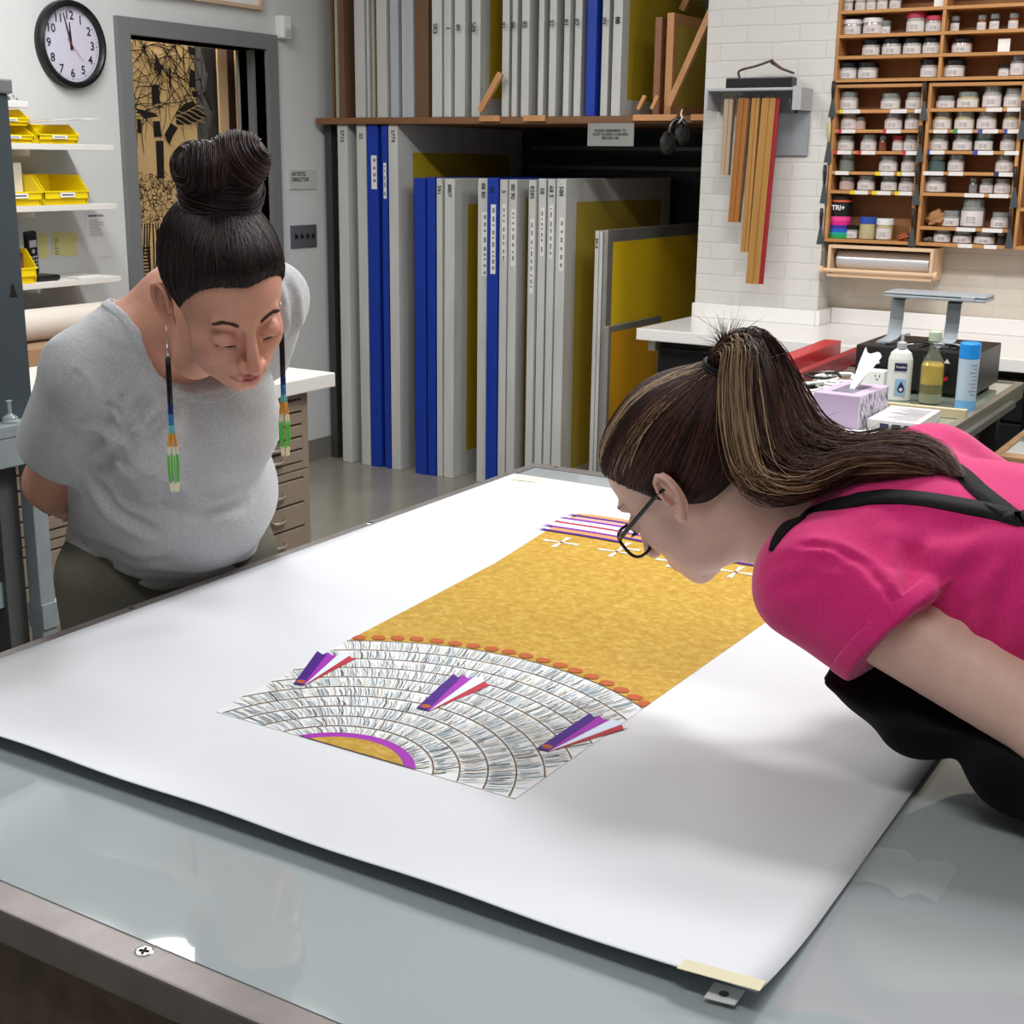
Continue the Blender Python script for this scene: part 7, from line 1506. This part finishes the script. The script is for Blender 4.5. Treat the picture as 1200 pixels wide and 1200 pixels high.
        d = si(d, nape, .01); return ss(d, ell(s, (.090, -.006, -.020), (.026, .026, .042)), .006)
    capw = lambda p: cap((p-c)@M)
    bro = [lin(x) for x in ('#261612', '#3a231b', '#4a2d22', '#1d110e', '#573629')]; blo = [lin(x) for x in ('#a6886a', '#bba080', '#8a6d52')]
    def capcol(q):
        """dyed streaks: bands running from the front hairline to the tie"""
        a = np.arctan2(q[:, 0], q[:, 2]-.02)
        return (np.abs(a+.52) < .10)*1.+(np.abs(a+1.02) < .085)*1.+(np.abs(a-.45) < .10)*1.
    g = .0032; vs, Q = nets(cap, axis(-.11, .11, None, 0, g), axis(-.16, .12, None, 0, g), axis(-.10, .15, None, 0, g))
    hb = mesh_obj('hair', c+vs@M.T, Q, m_hair, root, col=np.tile(lin('#20140f'), (len(vs), 1)))
    K = 16; o = V(0, -.015, .03); st = []
    for i in range(4200):
        a = RNG.uniform(-PI, PI); x = math.sin(a)*.078; y = math.cos(a)*.088-.005
        z = (.064 if abs(a) < .6 else .064-(abs(a)-.6)*.080) if abs(a) < 1.5 else -.045-.03*max(0, abs(a)-2.4)
        st.append((x, y, z+RNG.uniform(-.006, .04)))
    st = np.array(st)-o; st /= np.linalg.norm(st, axis=1)[:, None]; en = np.tile(_n(T+V(0, -.015, .005)-o), (len(st), 1))+RNG.normal(0, .06, (len(st), 3)); en /= np.linalg.norm(en, axis=1)[:, None]
    w = np.arccos(np.clip((st*en).sum(1), -1, 1)); pts = []
    offs = RNG.uniform(-.0006, .0020, (len(st), 1))
    for k in range(K):
        f = k/(K-1); D = (np.sin((1-f)*w)[:, None]*st+np.sin(f*w)[:, None]*en)/np.sin(w)[:, None]
        t = np.full(len(D), .15)
        for _ in range(60): t = t-np.clip(cap(o+t[:, None]*D)*.7, -.02, .02)
        pts.append(o+t[:, None]*D+D*offs)
    pts = np.stack(pts, 1); rr = RNG.uniform(.00035, .0008, (len(pts), 1))*np.linspace(1, .8, K)[None]; rr[:, 0] *= .3
    isb = capcol(pts[:, 4])*(RNG.uniform(0, 1, len(pts)) < .55); cc = np.array([blo[RNG.integers(0, 3)] if b else bro[RNG.integers(0, 5)] for b in isb])
    strands('combed_strands', c+pts@M.T, rr, cc, m_hair, hb)
    # hair tie
    Tw = c+M@(T+V(0, -.012, .004)); ta = _n(M@V(0, -.85, .40)); tb = _n(np.cross(ta, V(0, 0, 1))); tc = np.cross(ta, tb); tie = MB()
    for k in range(4):
        cc0 = Tw+ta*(.004*k-.006); tie.tube([cc0+(tb*math.cos(t)+tc*math.sin(t))*(.0185-.0006*abs(k-1.5)) for t in np.linspace(0, 2*PI, 25)], .0026, None, 6, cap=False)
    tie.build('hair_tie', mat('black_elastic', '#0a0a0b', rough=.7), root)
    # ponytail: guide curves first rise from the tie, then fall over the nape and sweep along the back
    def onback(u, v, off): 
        p = march(shirt1, [u], [v], .8)[0]; return p+grad(shirt1, p[None])[0]*off
    tip = Tw+ta*.02
    gA = [Tw, tip, atd(878, 404, 1.53), atd(900, 430, 1.54), atd(915, 475, 1.53), atd(940, 520, 1.51), atd(995, 532, 1.50), atd(1055, 526, 1.48), onback(1100, 545, .014), onback(1130, 566, .006)]
    gB = [Tw, tip, atd(872, 412, 1.51), atd(882, 455, 1.49), atd(888, 505, 1.475), atd(902, 548, 1.46), atd(945, 564, 1.45), onback(1005, 562, .020), onback(1060, 556, .014), onback(1105, 558, .006)]
    gC = [Tw, tip, atd(866, 412, 1.49), atd(864, 450, 1.475), atd(868, 510, 1.46), atd(884, 560, 1.445), atd(925, 572, 1.44), onback(985, 566, .012), onback(1030, 560, .010), onback(1080, 560, .006)]
    gD = [Tw, tip, atd(884, 402, 1.55), atd(904, 420, 1.56), atd(925, 460, 1.56), atd(955, 505, 1.55), atd(1000, 524, 1.53), atd(1045, 514, 1.52), atd(1092, 524, 1.50), onback(1128, 560, .004)]
    rad = [(.010, .015, .021, .024, .026, .026, .021, .017, .013, .003)]*4; P = []; CC = []; RR = []; K3 = 34
    G = [catmull(g_, K3) for g_ in (gA, gB, gC, gD)]; rd = np.interp(np.linspace(0, 9, K3), range(10), rad[0])
    for i in range(6500):
        j = RNG.choice(4, p=[.34, .26, .22, .18]); j2 = RNG.choice(4); f = RNG.uniform(0, .35); cu = G[j]*(1-f)+G[j2]*f
        of = _n(RNG.normal(0, 1, 3))*RNG.uniform(.15, 1)**.6; tw = RNG.uniform(0, 6.28)
        wob = of[None, :]*rd[:, None]*(.75+.35*np.sin(np.linspace(0, 3, K3)+tw))[:, None]
        L = RNG.uniform(.80, 1.0); pp = cu+wob
        if L < 1:
            kk = np.linspace(0, (K3-1)*L, K3); pp = np.stack([np.interp(kk, range(K3), pp[:, a]) for a in range(3)], 1)
        P.append(pp)
        # one dyed lock on the near side of each bundle, warm brown ends
        d0 = of@_n(RW.T[2]) if False else of[0]
        b = (j == 2 and d0 < -.15 and of[2] > -.3 and RNG.uniform() < .75) or (j == 1 and d0 < -.6 and RNG.uniform() < .2) or RNG.uniform() < .02
        c0 = blo[RNG.integers(0, 3)]*.9 if b else bro[RNG.integers(0, 5)]; c1 = c0*.6+lin('#70452c')*.4 if not b else c0*.6+lin('#9a6c40')*.4
        tt = np.clip((np.linspace(0, 1, K3)-.35)*1.4, 0, 1)[:, None]*.8; CC.append(c0*(1-tt)+c1*tt)
        RR.append(RNG.uniform(.0003, .0007)*np.minimum(1, np.linspace(1.25, .15, K3)*2.2))
    P = np.array(P); sh = P.shape; fl = P.reshape(-1, 3)
    # keep the strands outside the cloth, the head and the neck
    for fn, off in ((shirt1, .0015), (skin, .002)):
        m = np.abs(fl[:, 0]-1.48) < .5; dd = fn(fl); k = dd < off; fl[k] = seat(fn, fl[k], off, 3)
    strands('ponytail', fl.reshape(sh), np.array(RR), np.array(CC), m_hair, root, nn=3)
    # stray short ends at the tie and a few fly-away hairs
    S = []
    for i in range(260):
        d = _n(ta*1.0+RNG.normal(0, .24, 3)+V(0, .05, .6)); L = RNG.uniform(.010, .034); cur = RNG.normal(0, .012, 3)
        t = np.linspace(0, 1, 8)[:, None]; S.append(tip+d*L*t+cur*t*t)
    for i in range(34):
        j = RNG.integers(0, 4); k = RNG.integers(8, 24); p0 = G[j][k]; d = _n(G[j][k+2]-G[j][k-2]+RNG.normal(0, .35, 3)+V(0, 0, .2)); t = np.linspace(0, 1, 8)[:, None]
        S.append(p0+V(0, 0, .012)+d*RNG.uniform(.03, .07)*t+RNG.normal(0, .02, 3)*t*t)
    for i in range(0):
        p0 = c+M@V(-.045+RNG.uniform(-.02, .02), -.065+RNG.uniform(-.02, .01), -.055); t = np.linspace(0, 1, 8)[:, None]; S.append(p0+V(-.004, -.02, -.03)*t*RNG.uniform(.5, 1.8)+RNG.normal(0, .012, 3)*t*t)
    S = np.array(S); strands('stray_hairs', S, np.tile(np.linspace(.0005, .0001, 8), (len(S), 1)), np.array([bro[RNG.integers(0, 5)] for _ in S]), m_hair, root)
    b = []
    for sg in (-1, 1):
        for i in range(150):
            f = RNG.uniform(0, 1); x = .014+.034*f; z = .0165+.006*math.sin(min(f*1.25, 1)*PI*.6)-.0035*max(0, f-.6)*2+RNG.uniform(-.0022, .0022)*(1-f*.7)
            p0 = V(sg*x, .12, z); t = 0
            for _ in range(30): t += float(head_sdf(p0-V(0, t, 0)))*.8
            p0 = p0-V(0, t, 0); dr = _n(V(sg*(.6+.4*f), -.25*f, .55*(1-f)))*.006; b.append(seat(head_sdf, np.linspace(p0, p0+dr, 4), .0006, 3))
    for sg in (-1, 1):
        for i in range(24):
            f = i/23; p0 = V(sg*(.0185+.0255*f), .0905-.0078*f**1.5, -.0155+.0025*f); dr = V(sg*.003*(f-.3), .007, -.0030); b.append(np.array([p0+dr*t for t in np.linspace(-.3, 1, 4)]))
    b = np.array(b)
    for nm_, k0, k1 in (('eyebrow', 0, 150), ('eyebrow', 150, 300), ('eyelash', 300, 324), ('eyelash', 324, 348)):
        strands(nm_, c+b[k0:k1]@M.T, np.tile(np.array([[.00022, .0003, .00022, .0001]]), (k1-k0, 1)), np.tile(lin('#2c1c18'), (k1-k0, 1)), m_hair, root)
    # ---- glasses (worn, so a thing of their own)
    gl = empty('glasses', tuple(c+M@V(0, .1, -.01)), 'black-rimmed glasses worn by the person in pink', 'glasses')
    mf = mat('black_acetate', '#0d0d10', rough=.25); fr = MB()
    def W(*a): return c+M@V(*a)
    for sg in (-1, 1):
        ring = []
        for t in np.linspace(0, 2*PI, 33):
            cx, cz = math.cos(t), math.sin(t); ex = math.copysign(abs(cx)**.72, cx)*.0275; ez = math.copysign(abs(cz)**.72, cz)*.0205
            ring.append(W(sg*.034+ex, (.0985-.06*abs(sg*.034+ex)), -.021+ez))
        f1 = MB(); f1.tube(ring, .0020, mf, 8, cap=False); rim = f1.build('rim', mf, gl)
        f2 = MB(); cen = np.mean(ring[:-1], 0); f2.add([cen]+ring[:-1], [(0, 1+i, 1+(i+1) % 32) for i in range(32)]); f2.build('lens', mat('clear_lens', '#ffffff', rough=.0, trans=1., ior=1.01, spec=.2), gl)
        f3 = MB(); f3.tube([W(sg*.061, .094, -.010), W(sg*.069, .080, -.008), W(sg*.0780, .0, .002), W(sg*.0790, -.012, .001), W(sg*.077, -.030, -.018)], [.0022, .0030, .0024, .0018, .0015], mf, 8); f3.build('temple', mf, gl)
    f4 = MB(); f4.tube([W(-.008, .0980, -.017), W(0, .1000, -.013), W(.008, .0980, -.017)], .0015, mf, 8); f4.build('bridge', mf, gl)
    return root
RP = make_right()
# ------------------------------------------------------------------ light: unseen fixtures, most of them added to brighten parts of the room
EXPO = -0.44
w_ = bpy.data.worlds.new('world'); bpy.context.scene.world = w_; w_.use_nodes = True; w_.node_tree.nodes['Background'].inputs[0].default_value = (.8, .85, .9, 1); w_.node_tree.nodes['Background'].inputs[1].default_value = .05
m_hou = mat('fixture_white', '#d5d5d3', rough=.5); m_glow = mat('lamp_glow', '#f4f8ff', emit=16.); m_dif = mat('lamp_diffuser', '#ffffff', emit=2.5)
def fixture(x, y, lx, ly, power, label, col=(1, .995, .985), z=3.15):
    r = empty('unseen_light', (x, y, z), label, 'ceiling light')
    MB().box((x-lx/2-.03, y-ly/2-.03, z+.012), (x+lx/2+.03, y+ly/2+.03, z+.07), m_hou, .006).build('housing', m_hou, r)
    MB().box((x-lx/2, y-ly/2, z+.006), (x+lx/2, y+ly/2, z+.012), m_dif).build('diffuser', m_dif, r)
    for sx in (-.3, .3): MB().cyl((x+lx*sx, y, z+.07), (x+lx*sx, y, ZC), .004, m_hou, 8).build('hanger', m_hou, r)
    l = bpy.data.lights.new('lamp', 'AREA'); l.shape = 'RECTANGLE'; l.size = lx; l.size_y = ly; l.energy = power; l.color = col
    o = bpy.data.objects.new('lamp', l); C.objects.link(o); o.location = (x, y, z-.002); o.parent = r; o.matrix_parent_inverse = wmat(r).inverted()
fixture(2.75, .42, .42, .42, 58, 'square suspended work light above the light table', z=3.3)
fixture(3.02, 3.2, .22, 1.3, 74, 'unseen long light added in front of the screen rack')  # added to brighten the left wall and the screen fronts
fixture(3.06, 1.3, .22, 1.2, 44, 'unseen long light added between table and counter')  # added so light reaches the yellow mesh past the pillar
fixture(.6, 2.5, .30, 1.2, 20, 'unseen long fill light added at the near left')  # added fill for the front of the grey shirt
fixture(.2, .2, .30, 1.6, 24, 'unseen long fill light added behind the camera')  # added camera-side fill for skin and shirt
fixture(3.7, -.35, .30, 1.2, 42, 'unseen long light added on the right side')  # added for the right-hand screen faces and the pink back
fixture(4.4, 1.0, .25, .25, 9, 'small warm light above the white counter', (1, .88, .74), z=2.9)
fixture(4.6, 4.72, .9, .05, 9, 'unseen light added in the corridor behind the doorway', (1, .95, .86), z=2.45)  # added to brighten the carved panel seen through the doorway
pl_ = empty('pendant_lamp', (2.72, 2.96, 2.785), 'small white pendant lamp above the far edge of the light table', 'lamp')
MB().lathe([(.02, .15), (.035, .13), (.13, .0), (.125, -.003), (.0, .05)], (2.72, 2.96, 2.785), m_glow, 28).build('shade', m_glow, pl_); MB().cyl((2.72, 2.96, 2.91), (2.72, 2.96, ZC), .004, m_hou, 8).build('cord', m_hou, pl_)
# ------------------------------------------------------------------ camera and render settings
cam = bpy.data.cameras.new('camera'); co = bpy.data.objects.new('camera', cam); C.objects.link(co)
cam.sensor_fit = 'HORIZONTAL'; cam.sensor_width = 36; cam.lens = 36*FPX/1200; cam.clip_start = .05; cam.clip_end = 60
Rc = Matrix([list(RW[:, 0]), list(-RW[:, 1]), list(-RW[:, 2])]).transposed()
co.matrix_world = Matrix.Translation(Vector(CAM))@Rc.to_4x4()
sc = bpy.context.scene; sc.camera = co
sc.view_settings.view_transform = 'Standard'; sc.view_settings.look = 'None'; sc.view_settings.gamma = 1; sc.view_settings.use_curve_mapping = False
sc.view_settings.exposure = EXPO
sc.cycles.max_bounces = 8; sc.cycles.diffuse_bounces = 4; sc.cycles.glossy_bounces = 4; sc.cycles.transmission_bounces = 8; sc.cycles.transparent_max_bounces = 12
sc.cycles.caustics_reflective = False; sc.cycles.caustics_refractive = False; sc.cycles.sample_clamp_indirect = 4
sc.cycles.use_denoising = True
